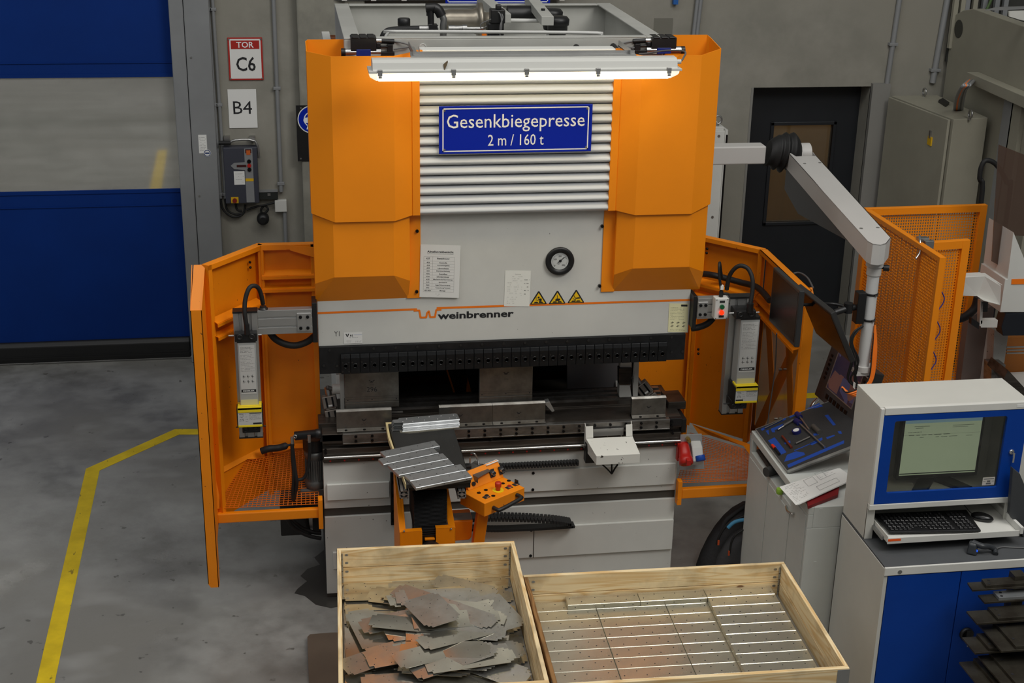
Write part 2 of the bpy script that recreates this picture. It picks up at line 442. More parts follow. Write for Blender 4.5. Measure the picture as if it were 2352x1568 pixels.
# --- black steel door with window
DK = mat('anthracite_door', (26, 29, 33), .45, var=.08, scale=4)
mb = MB(); fy = WY + .2
gx0, gx1 = xx(1768, 400, fy), xx(1902, 400, fy); gz0, gz1 = zz(1830, 508, fy), zz(1840, 287, fy)
mb.box(D2L, gx0, fy, fy + .05, 0, D2T); mb.box(gx1, D2R, fy, fy + .05, 0, D2T); mb.box(gx0, gx1, fy, fy + .05, 0, gz0); mb.box(gx0, gx1, fy, fy + .05, gz1, D2T)
d2 = struct(mb, 'door_2', DK)
mb = MB(); q = .03
for (a, b, c, d) in ((gx0 - q, gx0, gz0 - q, gz1 + q), (gx1, gx1 + q, gz0 - q, gz1 + q), (gx0 - q, gx1 + q, gz0 - q, gz0), (gx0 - q, gx1 + q, gz1, gz1 + q)):
    mb.box(a, b, fy - .015, fy + .01, c, d)
mb.build('window_bead', DK, d2, bevel=.004)
mb = MB(); mb.box(gx0, gx1, fy + .02, fy + .026, gz0, gz1)
mb.build('pane', mat('door_glass', (210, 200, 180), .02, trans=.95, spec=.5), d2)
mb = MB(); mb.box(3.2, 7, 14.3, 14.4, 0, 3.2); mb.box(3.1, 3.2, 11.9, 14.4, 0, 3.2); mb.box(6.9, 7, 11.9, 14.4, 0, 3.2); mb.box(3.2, 7, 11.9, 14.3, 3.1, 3.2)
mb.box(3.1, D2L, 11.89, 11.95, 0, 3.2); mb.box(D2R, 7, 11.89, 11.95, 0, 3.2); mb.box(D2L, D2R, 11.89, 11.95, D2T, 3.2)
struct(mb, 'wall_corridor', mat('corridor_plaster', (186, 164, 120), .8))
area('corridor_fill', (5.0, 13.2, 3.0), (5.0, 13.2, 0), 1.2, .3, 9, (1.0, .85, .62))  # added fill, lifts the otherwise unlit room behind the door pane
mb = MB(); mb.box(3.2, 6.9, 11.9, 14.3, .001, .006); struct(mb, 'floor_corridor', mat('brown_parquet', (120, 82, 45), .5, rgb2=(90, 58, 30), scale=3, stretch=(1, 8, 1)))

# --- yellow lane marking on the floor
def strip(pxs, w, name, lab, z=.002):
    pts = [at(x, y, Z=z) for x, y in pxs]; mb = MB(); L = []; R = []
    for i, p in enumerate(pts):
        a = (pts[i] - pts[i - 1]).normalized() if i else (pts[1] - pts[0]).normalized()
        b = (pts[i + 1] - pts[i]).normalized() if i < len(pts) - 1 else a
        t = (a + b).normalized(); n = Vector((-t.y, t.x, 0)); k = w / 2 / max(.5, t.dot(b))
        L.append(p + n * k); R.append(p - n * k)
    mb.plate(R + L[::-1], (0, 0, -.0015))
    return mb.build(name, YM, None, label=lab, cat='floor marking')
YM = speckle(mat('yellow_floor_tape', (206, 176, 18), .55, rgb2=(232, 200, 28), scale=5, bump=.05, bscale=60), (150, 128, 34), 22, .70, (1, .4, 1))
strip([(88, 1640), (213, 1078), (407, 991), (600, 991)], .098, 'floor_marking', 'yellow lane line on the grey floor, running round the left orange guard')
strip([(1560, 925), (2000, 900)], .1, 'floor_marking', 'yellow floor line behind the right orange guard')
# dirt worn in beside the lane and the oil stain
def blot(pts, name, m, lab, z=.0012):
    mb = MB(); mb.plate([at(x, y, Z=z) for x, y in pts], (0, 0, -.0008)); return mb.build(name, m, None, label=lab, cat='stain')
blot([(745, 1262), (722, 1280), (735, 1296), (706, 1306), (690, 1322), (705, 1334), (683, 1352), (676, 1362), (700, 1368), (725, 1388), (760, 1396), (790, 1390), (790, 1262)],
     'oil_stain', mat('wet_oil', (62, 60, 57), .28), 'dark oil stain on the floor left of the press base')
mb = MB(); pl = [at(x, y, Z=.03) for x, y in ((706, 1462), (712, 1456), (760, 1452), (800, 1452), (800, 1640), (712, 1640))]
mb.plate(pl, (0, 0, -.026)); mb.build('floor_plate', mat('brown_fibre_board', (92, 80, 68), .5, var=.1), None, label='brown board lying on the floor beside the left crate', cat='board')
# ================================================================== press brake
PRESS = thing('press_brake', 'big orange and grey press brake with wide black clamp bar, in the middle', 'press brake', (1.19, 7.55, 0))
XL, XR = .115, 2.262
def W_(name, m, mb, **k): return mb.build(name, m, PRESS, **k)
# --- ram: apron with raised centre plate
zr0, zr1, zr2 = 1.600, 2.0, 2.46
mb = MB(); mb.prism([(XL, zr0), (XR, zr0), (XR, 1.965), (1.79, 1.965), (1.79, zr2), (.62, zr2), (.62, 1.965), (XL, 1.965)], 'y', 7.55, 7.66)
ram = W_('ram', GREY, mb, bevel=.003)
# stripe and maker's mark
fr = Face((0, 7.55, 0), (1, 0, 0), (0, 0, 1), 1, 1)      # u = world x, v = world z
OS = mat('orange_stripe', (240, 120, 10), .5)
mb = MB(); zs = 1.80
fr.line(mb, XL, zs, .672, zs + .003, .012); 
def fpx(x, y): p = at(x, y, Y=7.55); return p.x, p.z
W1 = [(952, 712), (967, 712), (969, 728), (986, 727), (988, 714), (992, 714), (995, 714)]
pts = [fpx(*q) for q in ((950, 713), (963, 712.5), (966, 729), (979, 728.5), (981, 718), (985, 714.5), (988, 728), (999, 727.5), (1002, 711.5), (1014, 710.5))]
for a, b in zip(pts, pts[1:]): fr.line(mb, a[0], a[1], b[0], b[1], .011, .0014)
for a in pts[1:-1]: fr.disc(mb, a[0], a[1], .0055, .00145, 10)
a = fpx(1003, 711); fr.line(mb, a[0], zs + .006, XR - .002, zs + .004, .012)
W_('stripe', OS, mb)
mb = MB(); c = fpx(1093, 722); fr.text(mb, 'weinbrenner', c[0], c[1], .437, .043, .03); W_('lettering', INK, mb)
mb = MB(); c = fpx(774, 766); fr.text(mb, 'Y1', c[0], c[1], .03, .03); W_('lettering', CABLE, mb)
mb = MB()
for (x, y) in ((958, 530), (957, 669), (1383, 519), (1377, 656)):
    p = at(x, y, Y=7.54); mb.cyl((p.x, 7.545, p.z), (p.x, 7.53, p.z), .009, seg=12)
W_('screw', SCREW, mb)
# behind the apron: body of the ram and the yoke
mb = MB(); mb.box(.30, 2.08, 7.66, 7.80, 1.62, 3.0); W_('ram_body', GREYS, mb)
# --- clamp bar with clamps
cb0, cb1 = 1.437, 1.600
mb = MB(); mb.prism([(7.535, cb0), (7.60, cb0), (7.66, cb0 + .03), (7.66, cb1), (7.535, cb1)], 'x', .117, 2.245)
bar = W_('clamp_bar', BLACK, mb, bevel=.003)
mb = MB()
for i in range(17):
    x = .175 + i * .124; z = 1.582
    mb.cyl((x, 7.536, z), (x, 7.53, z), .0075, seg=10)
for (x, z) in ((.14, 1.49), (.215, 1.485), (2.165, 1.49), (2.23, 1.49)): mb.cyl((x, 7.536, z), (x, 7.53, z), .008, seg=10)
W_('bolt', ZINC, mb) if False else mb.build('bolt', mat('dull_bolt', (60, 60, 60), .4, .7), bar)
CL = mat('black_clamp_steel', (24, 25, 27), .42, .4, var=.3, scale=30)
cl0 = None
for i in range(35):
    x = .236 + i * .0542
    if cl0 is None:
        mb = MB(); mb.prism([(7.515, 1.440), (7.535, 1.437), (7.535, 1.556), (7.522, 1.556), (7.515, 1.535)], 'x', x + .0012, x + .053)
        cl0 = mb.build('tool_clamp', CL, PRESS, bevel=.0015)
        mb = MB(); mb.lathe([(.0155, 0), (.0155, .002), (.012, .0022), (.010, .0005)], (x + .0272, 7.5155, 1.487), (0, -1, 0), 16)
        k1 = mb.build('eccentric', mat('black_gloss', (8, 8, 9), .25), cl0)
        mb = MB()
        for dx, dz in ((.010, .022), (.044, .022), (.027, .052), (.009, -.033), (.045, -.033)): mb.cyl((x + dx, 7.516, 1.487 + dz), (x + dx, 7.5125, 1.487 + dz), .0045, seg=8)
        k2 = mb.build('screw', MATS['dull_bolt'], cl0)
    else:
        c = cl0.copy(); COL.objects.link(c); c.parent = PRESS
        c.location = (i * .0542, 0, 0)
        for k in (k1, k2): d = k.copy(); COL.objects.link(d); d.parent = c
# --- orange hoods
def hood(side):
    s = 1 if side < 0 else -1
    X = (lambda x: x) if side < 0 else (lambda x: 2.42 - x)
    nm = 'hood'
    # lower hood with sloping underside
    plan = [(X(.108), 7.72), (X(.108), 7.50), (X(.212), 7.44), (X(.537), 7.44), (X(.628), 7.50), (X(.628), 7.55)]
    mb = MB(); v = []
    zt = 2.40
    top = [(x, y, zt) for x, y in plan]
    zb = [1.87, 1.99, 2.043, 2.043, 1.99, 1.975]
    bot = [(x, y, z) for (x, y), z in zip(plan, zb)]
    n = len(plan)
    faces = [(i, i + 1, n + i + 1, n + i) for i in range(n - 1)]
    mb.add(top + bot, faces)
    # underside falling back to the ram plane
    A = bot; back = [(X(.108), 7.552, 1.868), (X(.622), 7.552, 1.872)]
    mb.add([A[1], A[2], A[3], A[4], back[1], back[0]], [(0, 1, 2, 3, 4, 5)][:0] + [(5, 0, 1), (5, 1, 2, 4), (4, 2, 3)])
    mb.add([A[0], A[1], back[0]], [(0, 1, 2)]); mb.add([A[4], A[5], back[1]], [(0, 1, 2)])
    h = mb.build('lower_hood', ORANGE2, PRESS)
    md = h.modifiers.new('solid', 'SOLIDIFY'); md.thickness = .003; md.offset = 0
    mb = MB(); xi, xo = X(.615), X(.693); mb.box(min(xi, xo), max(xi, xo), 7.541, 7.549, 1.872, 2.42); mb.build('hood_flange', ORANGE2, PRESS, bevel=.002)
    # upper hood, open at the top
    plan = [(X(.36), 7.72), (X(.112), 7.72), (X(.100), 7.70), (X(.100), 7.485), (X(.222), 7.425), (X(.545), 7.425), (X(.645), 7.485), (X(.645), 7.54)]
    zb = [2.38, 2.38, 2.38, 2.395, 2.358, 2.358, 2.372, 2.38]; zt = [3.285, 3.285, 3.28, 3.262, 3.245, 3.245, 3.255, 3.262]
    if side > 0: zt = [3.30, 3.30, 3.29, 3.262, 3.238, 3.238, 3.248, 3.25]
    mb = MB(); n = len(plan)
    mb.add([(x, y, z) for (x, y), z in zip(plan, zb)] + [(x, y, z) for (x, y), z in zip(plan, zt)], [(i, i + 1, n + i + 1, n + i) for i in range(n - 1)])
    h = mb.build('upper_hood', ORANGE2, PRESS)
    md = h.modifiers.new('solid', 'SOLIDIFY'); md.thickness = .004; md.offset = 0
    a, b = X(.645), X(.686); mb = MB(); mb.box(min(a, b), max(a, b), 7.478, 7.55, 2.37, 3.255); mb.build('shutter_guide', ORANGE2, PRESS, bevel=.002)
hood(-1); hood(1)
# --- roller shutter
SH = mat('shutter_silver', (198, 200, 201), .5, .0, var=.02, scale=2)
prof = []; zt, zb, n = 3.239, 2.362, 16
h = (zt - zb) / n
mb = MB()
for i in range(n):
    z0 = zb + i * h; pr = [(7.505, z0 + h), (7.52, z0 + h), (7.52, z0)]
    pr += [(7.505, z0 + .007)] + [(7.505 - dd_, z0 + .007 + (h - .008) * tt_) for tt_, dd_ in ((.02, .004), (.08, .012), (.18, .020), (.30, .0245), (.42, .025), (.56, .022), (.72, .0155), (.88, .007))] + [(7.505, z0 + h - .001)]
    k = len(pr); st = len(mb.v)
    mb.prism(pr, 'x', .684, 1.738)
    for j in range(len(mb.f) - k, len(mb.f)): mb.sm[j] = False
shut = W_('roller_shutter', SH, mb)
mb = MB(); mb.box(.69, 1.735, 7.465, 7.56, 3.228, 3.268); W_('shutter_box', mat('white_sheet', (214, 214, 208), .45), mb, bevel=.004)
mb = MB(); mb.box(.686, .70, 7.46, 7.475, 3.2, 3.268); mb.box(1.735, 1.80, 7.46, 7.475, 3.2, 3.27); W_('corner_plate', ORANGE2, mb)
# --- oil tank frame on top
TZ = 3.30
mb = MB()
ty0, ty1 = 7.62, 8.96
for (a, b, c, d) in ((.30, 2.03, ty0, ty0 + .035), (.30, 2.03, ty1 - .03, ty1)):
    mb.box(a, b, c, d, TZ - .22, TZ)
mb.box(.301, .335, ty0 + .036, ty1 - .031, TZ - .219, TZ - .001); mb.box(1.995, 2.029, ty0 + .036, ty1 - .031, TZ - .219, TZ - .001)
mb.box(.299, .385, ty0 - .001, ty1 + .001, TZ + .0005, TZ + .0085); mb.box(1.94, 2.031, ty0 - .001, ty1 + .001, TZ + .0005, TZ + .0085); mb.box(.385, 1.94, ty0, ty0 + .055, TZ, TZ + .008); mb.box(.385, 1.94, ty1 - .06, ty1, TZ, TZ + .008)
mb.box(.30, 2.03, ty0, ty1, TZ - .24, TZ - .22)
tank = W_('tank_frame', mat('tank_grey', (168, 168, 162), .5, var=.08, scale=3, bump=.03), mb, bevel=.003)
mb = MB()
for (x, y) in ((971, 108),):
    p = at(x, y, Y=ty0); mb.lathe([(.019, 0), (.019, .004), (.016, .004), (.014, .001)], (p.x, ty0 - .001, p.z), (0, -1, 0), 20)
mb.build('plug', GREYS, tank)
for (x, y) in ((1323, 110), (1408, 108)):
    p = at(x, y, Y=ty0); mb = MB(); mb.tube([(p.x, ty0 + .02, p.z + .005), (p.x + .002, ty0 - .03, p.z), (p.x + .012, ty0 - .06, p.z - .03), (p.x + .018, ty0 - .06, p.z - .1)], .017, 10, 4)
    mb.build('hose', RUBBER, tank)
# rails across the tank, at an angle
for (a, b) in (((1108, -12), (1160, 32)), ((1218, -12), (1258, 38))):
    p, q = at(*a, Z=TZ + .06), at(*b, Z=TZ + .06); d = (q - p).normalized(); n_ = Vector((-d.y, d.x, 0)) * .035
    mb = MB(); mb.plate([p - n_, q - n_, q + n_, p + n_], (0, 0, -.05)); r_ = mb.build('cross_rail', MATS['tank_grey'], tank, bevel=.002)
    mb = MB(); c = p.lerp(q, .75); mb.cyl(c, c + Vector((0, 0, .012)), .012, seg=6); mb.build('bolt', BLACK, r_)
# hydraulic gear seen inside the frame
PIPE = mat('pipe_grey', (190, 190, 186), .4)
Yh = 8.05
def hp(x, y, Y=Yh): return at(x, y, Y=Y)
p0, p1 = hp(1022, 40, 8.3), hp(1098, 40, 8.3)
mb = MB(); ax = (p1 - p0).normalized()
mb.lathe([(.06, 0), (.066, .02), (.066, .16), (.075, .175), (.075, .19), (.105, .19), (.105, .215), (.05, .22), (.05, .27)], p0 - Vector((0, 0, .02)), ax, 28)
W_('pump', mat('cast_aluminium', (150, 143, 130), .38, .8, var=.15, scale=12), mb)
mb = MB(); a = hp(880, 82, 7.95); mb.tube([a + Vector((-.01, 0, -.06)), a, hp(893, 70, 7.95), hp(925, 67, 7.95), hp(963, 66, 7.95)], .017, 12, 5); W_('hose', RUBBER, mb)
mb = MB(); mb.cyl(hp(963, 66, 7.95), hp(984, 66, 7.95), .019); mb.cyl(hp(984, 66, 7.95), hp(992, 66, 7.95), .026, seg=6); mb.cyl(hp(992, 65, 7.95), hp(1006, 65, 7.95), .021, seg=6); mb.cyl(hp(1030, 66, 7.95), hp(1045, 66, 7.95), .022, seg=6); mb.cyl(hp(1045, 66, 7.95), hp(1070, 65, 7.95), .018, seg=12); mb.cyl(hp(1062, 66, 7.95), hp(1072, 66, 7.95), .025, seg=6); mb.cyl(hp(1072, 66, 7.95), hp(1110, 66, 7.95), .012); W_('pipe_fitting', ZINC, mb)
mb = MB(); mb.tube([hp(1018, 90, 7.97), hp(1018, 62, 7.97), hp(1019, 45, 7.97), hp(1012, 32, 7.97)], .019, 12, 5); W_('pipe', ZINC, mb)
mb = MB(); mb.tube([hp(1014, 36, 7.97), hp(1006, 22, 7.97), hp(997, 18, 7.97)], .028, 14, 4); mb.cyl(hp(990, 60, 7.97), hp(989, 24, 7.97), .018); mb.cyl(hp(978, 18, 7.97), hp(1000, 17, 7.97), .024); mb.cyl(hp(983, 36, 7.97), hp(983, 18, 7.97), .009); mb.box(*[q for q in (hp(980, 60).x, hp(1000, 60).x)], 7.92, 7.99, hp(990, 62).z, hp(990, 50).z); W_('coupling', BLACKP, mb)
mb = MB(); mb.lathe([(.03, 0), (.036, .01), (.036, .045), (.03, .05)], hp(928, 62, 8.2), (0, 0, 1), 14); W_('cap', BLACKP, mb)
mb = MB(); mb.tube([hp(886, 84, 7.82), hp(893, 74, 7.82), hp(910, 72.5, 7.82), hp(1240, 74, 7.82), hp(1372, 76, 7.82), hp(1381, 80, 7.82), hp(1385, 86, 7.82)], .0095, 10, 3); W_('pipe', PIPE, mb)
mb = MB(); mb.tube([hp(1165, 47, 8.3), hp(1250, 48, 8.3)], .012, 8); W_('pipe', PIPE, mb)
mb = MB(); mb.cyl(hp(1165, 32, 8.6), hp(1235, 32, 8.6), .05); W_('motor', BLACKP, mb)
mb = MB(); a = hp(1136, 82, 7.95); mb.box(a.x - .045, a.x + .045, 7.9, 7.98, a.z - .02, a.z + .075); mb.box(a.x - .03, a.x + .05, 7.89, 7.97, a.z + .075, a.z + .15); mb.box(a.x + .0, a.x + .03, 7.9, 7.94, a.z + .15, a.z + .175); W_('valve_block', BLACKP, mb, bevel=.005)
mb = MB(); mb.tube([hp(1146, 90, 7.86), hp(1152, 60, 7.86), hp(1150, 35, 7.88), hp(1140, 24, 7.9)], .004, 6, 5); mb.tube([hp(1149, 88, 7.86), hp(1149, 60, 7.86), hp(1155, 40, 7.88), hp(1150, 28, 7.9)], .004, 6, 5); mb.tube([hp(1128, 44, 7.88), hp(1105, 55, 7.88), hp(1106, 66, 7.88), hp(1118, 60, 7.88)], .003, 6, 5); W_('cable', CABLE, mb)
mb = MB(); a = hp(1110, 78, 7.95); mb.box(a.x - .012, a.x + .012, 7.9, 7.93, a.z - .02, a.z + .02); W_('orange_marker', OS, mb)
for (x, y, Y) in ((1266, 60, 8.45), (1280, 78, 8.2)):
    a = hp(x, y, Y); mb = MB(); mb.lathe([(.045, -.02), (.05, .0), (.058, .01), (.058, .05), (.066, .052), (.068, .085), (.055, .10), (.02, .103)], a, (0, 0, 1), 26); W_('breather_cap', BLACKP, mb)
    mb = MB(); mb.cyl(a - Vector((0, 0, .1)), a - Vector((0, 0, .02)), .028); W_('breather_neck', PIPE, mb)
# proportional valves with blue bodies, one on each cylinder
VB = mat('valve_blue', (16, 40, 120), .4)
def valve(pxs, s):
    # px of: body box (x0,y0,x1,y1)
    Y = 7.60
    (x0, y0), (x1, y1) = pxs
    a = at(x0, y0, Y=Y); b = at(x1, y1, Y=Y)
    L = lambda u: a.x + (b.x - a.x) * u
    H_ = lambda v: a.z + (b.z - a.z) * v
    def bx(mb, u0, u1, v0, v1, d0=0, d1=.08):
        p, q = sorted((L(u0), L(u1))); mb.box(p, q, Y + d0, Y + d1, H_(v0), H_(v1))
    mb = MB(); bx(mb, .18, .66, .32, 1.0, -.01, .09)
    for k in range(3): bx(mb, .2 + k * .15, .33 + k * .15, .97, 1.04, -.015, .095)
    bx(mb, .66, .74, .45, .7); v = W_('servo_valve', BLACKP, mb, bevel=.004)
    mb = MB(); bx(mb, .28, .55, .04, .40, -.012, .06); mb.build('valve_body', VB, v, bevel=.003)
    mb = MB()
    for (u0, u1) in ((.08, .28), (.55, .74)): mb.cyl((L(u0), Y + .012, H_(.22)), (L(u1), Y + .012, H_(.22)), .021, seg=16)
    mb.cyl((L(.66), Y + .02, H_(.78)), (L(.76), Y + .02, H_(.78)), .015, seg=12)
    mb.build('solenoid', CHROME, v)
    mb = MB(); mb.cyl((L(0), Y + .012, H_(.22)), (L(.08), Y + .012, H_(.22)), .021, seg=12); mb.cyl((L(.76), Y + .02, H_(.78)), (L(1.0), Y + .02, H_(.74)), .013, seg=12)
    bx(mb, .72, 1.0, 0, .25, 0, .06); bx(mb, .86, .97, .2, .62, 0, .04); bx(mb, .74, .95, .48, .55, 0, .03); mb.build('plug', BLACKP, v, bevel=.003)
    mb = MB(); e = 1 if s < 0 else -1
    mb.tube([(L(1.0), Y + .02, H_(.74)), (L(1.2), Y, H_(.66)), (L(1.28), Y, H_(.5)), (L(.98), Y, H_(.38))], .004, 6, 5)
    mb.tube([(L(.18), Y + .03, H_(.3)), (L(.25), Y, H_(.38)), (L(.36), Y, H_(.2)), (L(.42), Y, H_(-.1))], .004, 6, 5)
    mb.build('cable', CABLE, v)
valve(((784, 131), (906, 85)), -1); valve(((1573, 124), (1456, 86)), 1)
# --- cylinders, yoke and C frames behind the front
mb = MB()
for x in (.45, 1.95): mb.cyl((x, 7.62, 2.3), (x, 7.62, 3.12), .10, seg=24)
W_('cylinder', GREYS, mb)
FRM = GREY
for xa, xb in ((.225, .275), (1.985, 2.035)):
    mb = MB(); mb.prism([(7.70, 0), (9.35, 0), (9.35, 3.08), (7.68, 3.08), (7.68, 1.62), (8.1, 1.60), (8.22, 1.45), (8.22, 1.15), (8.1, 1.0), (7.70, .98)], 'x', xa, xb)
    W_('side_frame', FRM, mb, bevel=.003)
mb = MB(); mb.box(.275, 1.985, 9.28, 9.33, 0, 3.06); mb.box(.275, 1.985, 7.85, 9.3, 3.0, 3.06); W_('rear_cover', mat('shaded_orange_inside', (120, 60, 15), .6), mb)  # dark backing for the press interior, its shade put into the orange
# white guide columns just behind the tooling
mb = MB(); mb.box(xx(781, 890, 7.69), xx(790, 890, 7.69), 7.69, 7.75, 1.08, 1.7)
W_('guide_column', GREYS, mb)
mb = MB(); mb.cyl(at(763, 893, Y=7.72), at(781, 893, Y=7.72), .03); W_('guide_boss', GREYS, mb)
Yb = 7.80
c = lambda x, y, Y=Yb: at(x, y, Y=Y)
mb = MB(); mb.plate([c(1469, 800), c(1457, 800), c(1452, 870), c(1453, 940), c(1464, 940), c(1467, 860)], (0, .04, 0))
mb.plate([c(1426, 800), c(1452, 800), c(1450, 850), c(1424, 850)], (0, .05, 0)); mb.plate([c(1423, 884), c(1447, 884), c(1451, 912), c(1448, 940), c(1427, 940), c(1422, 905)], (0, .06, 0))
W_('guide_plate', GREYS, mb, bevel=.003)
mb = MB(); mb.plate([c(1422, 846, 7.78), c(1452, 846, 7.78), c(1449, 883, 7.78), c(1422, 883, 7.78)], (0, .05, 0)); W_('guide_block', STEELD, mb, bevel=.003)
mb = MB(); mb.plate([c(1455, 800), c(1460, 800), c(1452, 945), c(1449, 945)], (0, .02, 0)); W_('seal_strip', RUBBER, mb)
mb = MB(); mb.plate([c(1303, 800, 8.15), c(1465, 800, 8.15), c(1465, 945, 8.15), c(1303, 945, 8.15)], (0, .02, 0)); W_('inner_cover', mat('inner_grey', (132, 132, 134), .6), mb)
# back gauge and its orange parts in the dark
mb = MB(); mb.box(.3, 1.95, 8.55, 8.65, .98, 1.06); mb.box(.3, 1.95, 8.5, 8.6, 1.35, 1.40); W_('backgauge_beam', BLACK, mb)
for (a, b, d, e) in (((1022, 842), (1040, 842), (1062, 935), (1052, 935)), ((1076, 860), (1090, 846), (1096, 932), (1068, 932))):
    mb = MB(); mb.plate([c(*q, 8.45) for q in (a, b, d, e)], (0, .03, 0)); W_('backgauge_bracket', ORANGE2, mb, bevel=.002)
mb = MB(); mb.plate([c(1026, 842, 8.3), c(1058, 842, 8.3), c(1062, 900, 8.3), c(1056, 932, 8.3)], (0, .06, 0)); mb.plate([c(1068, 842, 8.2), c(1100, 838, 8.2), c(1100, 925, 8.2), c(1090, 926, 8.2)], (0, .05, 0)); W_('backgauge_finger', BLACKP, mb, bevel=.004)
# --- bed: stepped table and base front
mb = MB()
BX0, BX1 = .118, 2.245
zT = 1.085
prof = [(7.50, 1.075), (7.50, 1.018), (7.53, 1.016), (7.53, .99), (7.50, .985), (7.49, .905), (7.75, .905), (8.0, .905), (8.0, 1.085), (7.75, 1.085), (7.75, 1.10), (7.69, 1.10), (7.69, 1.088), (7.62, 1.088), (7.53, 1.082)]
mb.prism(prof, 'x', BX0, BX1)
bed = W_('bed', STEELD, mb, bevel=.002)
mb = MB(); mb.box(.235, 2.17, 7.485, 7.52, 1.019, 1.080); rail = W_('clamp_rail', STEEL, mb, bevel=.003)
mb = MB()
for i in range(21):
    x = .31 + i * .0935
    for z in (1.063, 1.035): mb.cyl((x, 7.49, z), (x, 7.479, z), .0085, seg=10)
mb.build('bolt', SCREW, rail)
mb = MB(); mb.box(.235, 2.17, 7.483, 7.487, 1.0175, 1.0195); mb.cyl((.125, 7.475, .941), (2.235, 7.475, .941), .0085, seg=12)
mb.box(.2, .6, 7.72, 7.735, 1.10, 1.106)
W_('guide_rod', CHROME, mb)
mb = MB(); mb.box(BX0 + .004, BX1 - .004, 7.478, 7.50, .906, .930); rs = W_('rack_strip', STEELD, mb)
mb = MB()
for i in range(26):
    x = .16 + i * .082; mb.cyl((x, 7.479, .918), (x, 7.4765, .918), .0055, seg=8)
mb.build('red_plug', mat('red_dot', (150, 22, 18), .5), rs)
mb = MB()
for (x, z) in ((.135, .985), (.135, .965), (2.19, 1.0), (2.19, .985), (.60, .985), (.63, .985), (1.1, 1.004), (1.69, 1.004)): mb.cyl((x, 7.49, z), (x, 7.484, z), .008, seg=10)
W_('bolt', SCREW, mb)
mb = MB()
for k, z in enumerate((1.10, 1.10, 1.10)):
    mb.box(.24, 2.2, 7.79 + k * .05, 7.82 + k * .05, 1.085, 1.10 + .006 * k)
W_('table_rail', STEEL, mb)
# end blocks of the bed
mb = MB(); mb.box(.105, .235, 7.50, 7.58, 1.03, 1.075); mb.box(2.17, 2.245, 7.49, 7.60, 1.03, 1.08); mb.box(2.245, 2.275, 7.5, 7.7, .98, 1.07); W_('end_block', BLACKP, mb, bevel=.003)
mb = MB(); mb.box(.10, .235, 7.58, 7.72, 1.06, 1.11); mb.box(2.19, 2.30, 7.62, 7.8, 1.08, 1.13); W_('end_block', STEELD, mb, bevel=.003)
# base plates
zb1 = .905
mb = MB(); mb.box(BX0, BX1 - .01, 7.50, 7.54, .60, zb1); mb.box(BX0, BX1 - .01, 7.50, 7.54, .03, .545); W_('base_front', GREY, mb, bevel=.003)
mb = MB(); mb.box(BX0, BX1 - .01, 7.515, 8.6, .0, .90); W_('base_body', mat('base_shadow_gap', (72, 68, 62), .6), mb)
def raised(x0p, y0p, x1p, y1p, d=.018, m=GREY):
    xm, ym = (x0p + x1p) / 2, (y0p + y1p) / 2; a = xx(x0p, ym, 7.5); b = xx(x1p, ym, 7.5)
    z1_, z0_ = zz(xm, y0p, 7.5), zz(xm, y1p, 7.5)
    mb = MB(); mb.box(a, b, 7.5 - d, 7.5, z0_, z1_); return a, b, z0_, z1_, W_('base_panel', m, mb, bevel=.003)
raised(751, 1107, 894, 1143); 
a, b, z0_, z1_, bp = raised(1120, 1072, 1549, 1120)
mb = MB()
for z in (z0_ + .015, z1_ - .015): 
    mb.cyl((a + .27, 7.483, z), (a + .27, 7.478, z), .009, seg=12)
W_('screw', SCREW, mb)
a, b, z0_, z1_, bp = raised(1100, 1203, 1543, 1271)
mb = MB()
for z in (z0_ + .015, z1_ - .015): mb.cyl((a + .315, 7.483, z), (a + .315, 7.478, z), .009, seg=12)
W_('screw', SCREW, mb)
mb = MB(); mb.box(a + .33, a + .334, 7.479, 7.484, z0_, z1_); W_('panel_seam', MATS['base_shadow_gap'], mb)
mb = MB()
for (x, y) in ((1182, 1291), (1181, 1313)): p = at(x, y, Y=7.5); mb.cyl((p.x, 7.51, p.z), (p.x, 7.497, p.z), .01, seg=12)
W_('screw', SCREW, mb)
raised(765, 1262, 900, 1300)
# energy chains running along the base
CH = mat('chain_plastic', (24, 24, 25), .5)
mb = MB(); x0, x1 = .78, 1.62; z = zz(1270, 1065, 7.46)
n = 46
for i in range(n):
    x = x0 + (x1 - x0) * i / n; mb.box(x, x + (x1 - x0) / n * .72, 7.44, 7.485, z - .012, z + .012)
mb.box(x0, x1, 7.46, 7.482, z - .010, z + .010); W_('energy_chain', CH, mb, bevel=.001)
mb = MB(); N_ = 30
P0 = [(1085, 1200), (1130, 1199), (1180, 1200), (1230, 1202), (1280, 1206), (1310, 1211)]
pts = catmull([at(x, y - 9, Y=7.40) for x, y in P0], 6); low = [at(x, y + 9, Y=7.40) for x, y in ((1085, 1212), (1140, 1214), (1200, 1212), (1260, 1209), (1318, 1205))]
low = catmull(low, 8)
for k, p in enumerate(pts): 
    r = .013 - .003 * k / len(pts); mb.box(p.x - .0085, p.x + .0085, 7.38, 7.46, p.z - r, p.z + r)
mb.tube([p + Vector((0, .02, 0)) for p in pts], .009, 8)
for k, p in enumerate(low): mb.box(p.x - .011, p.x + .011, 7.42, 7.48, p.z - .008, p.z + .008)
W_('energy_chain', CH, mb, bevel=.001)
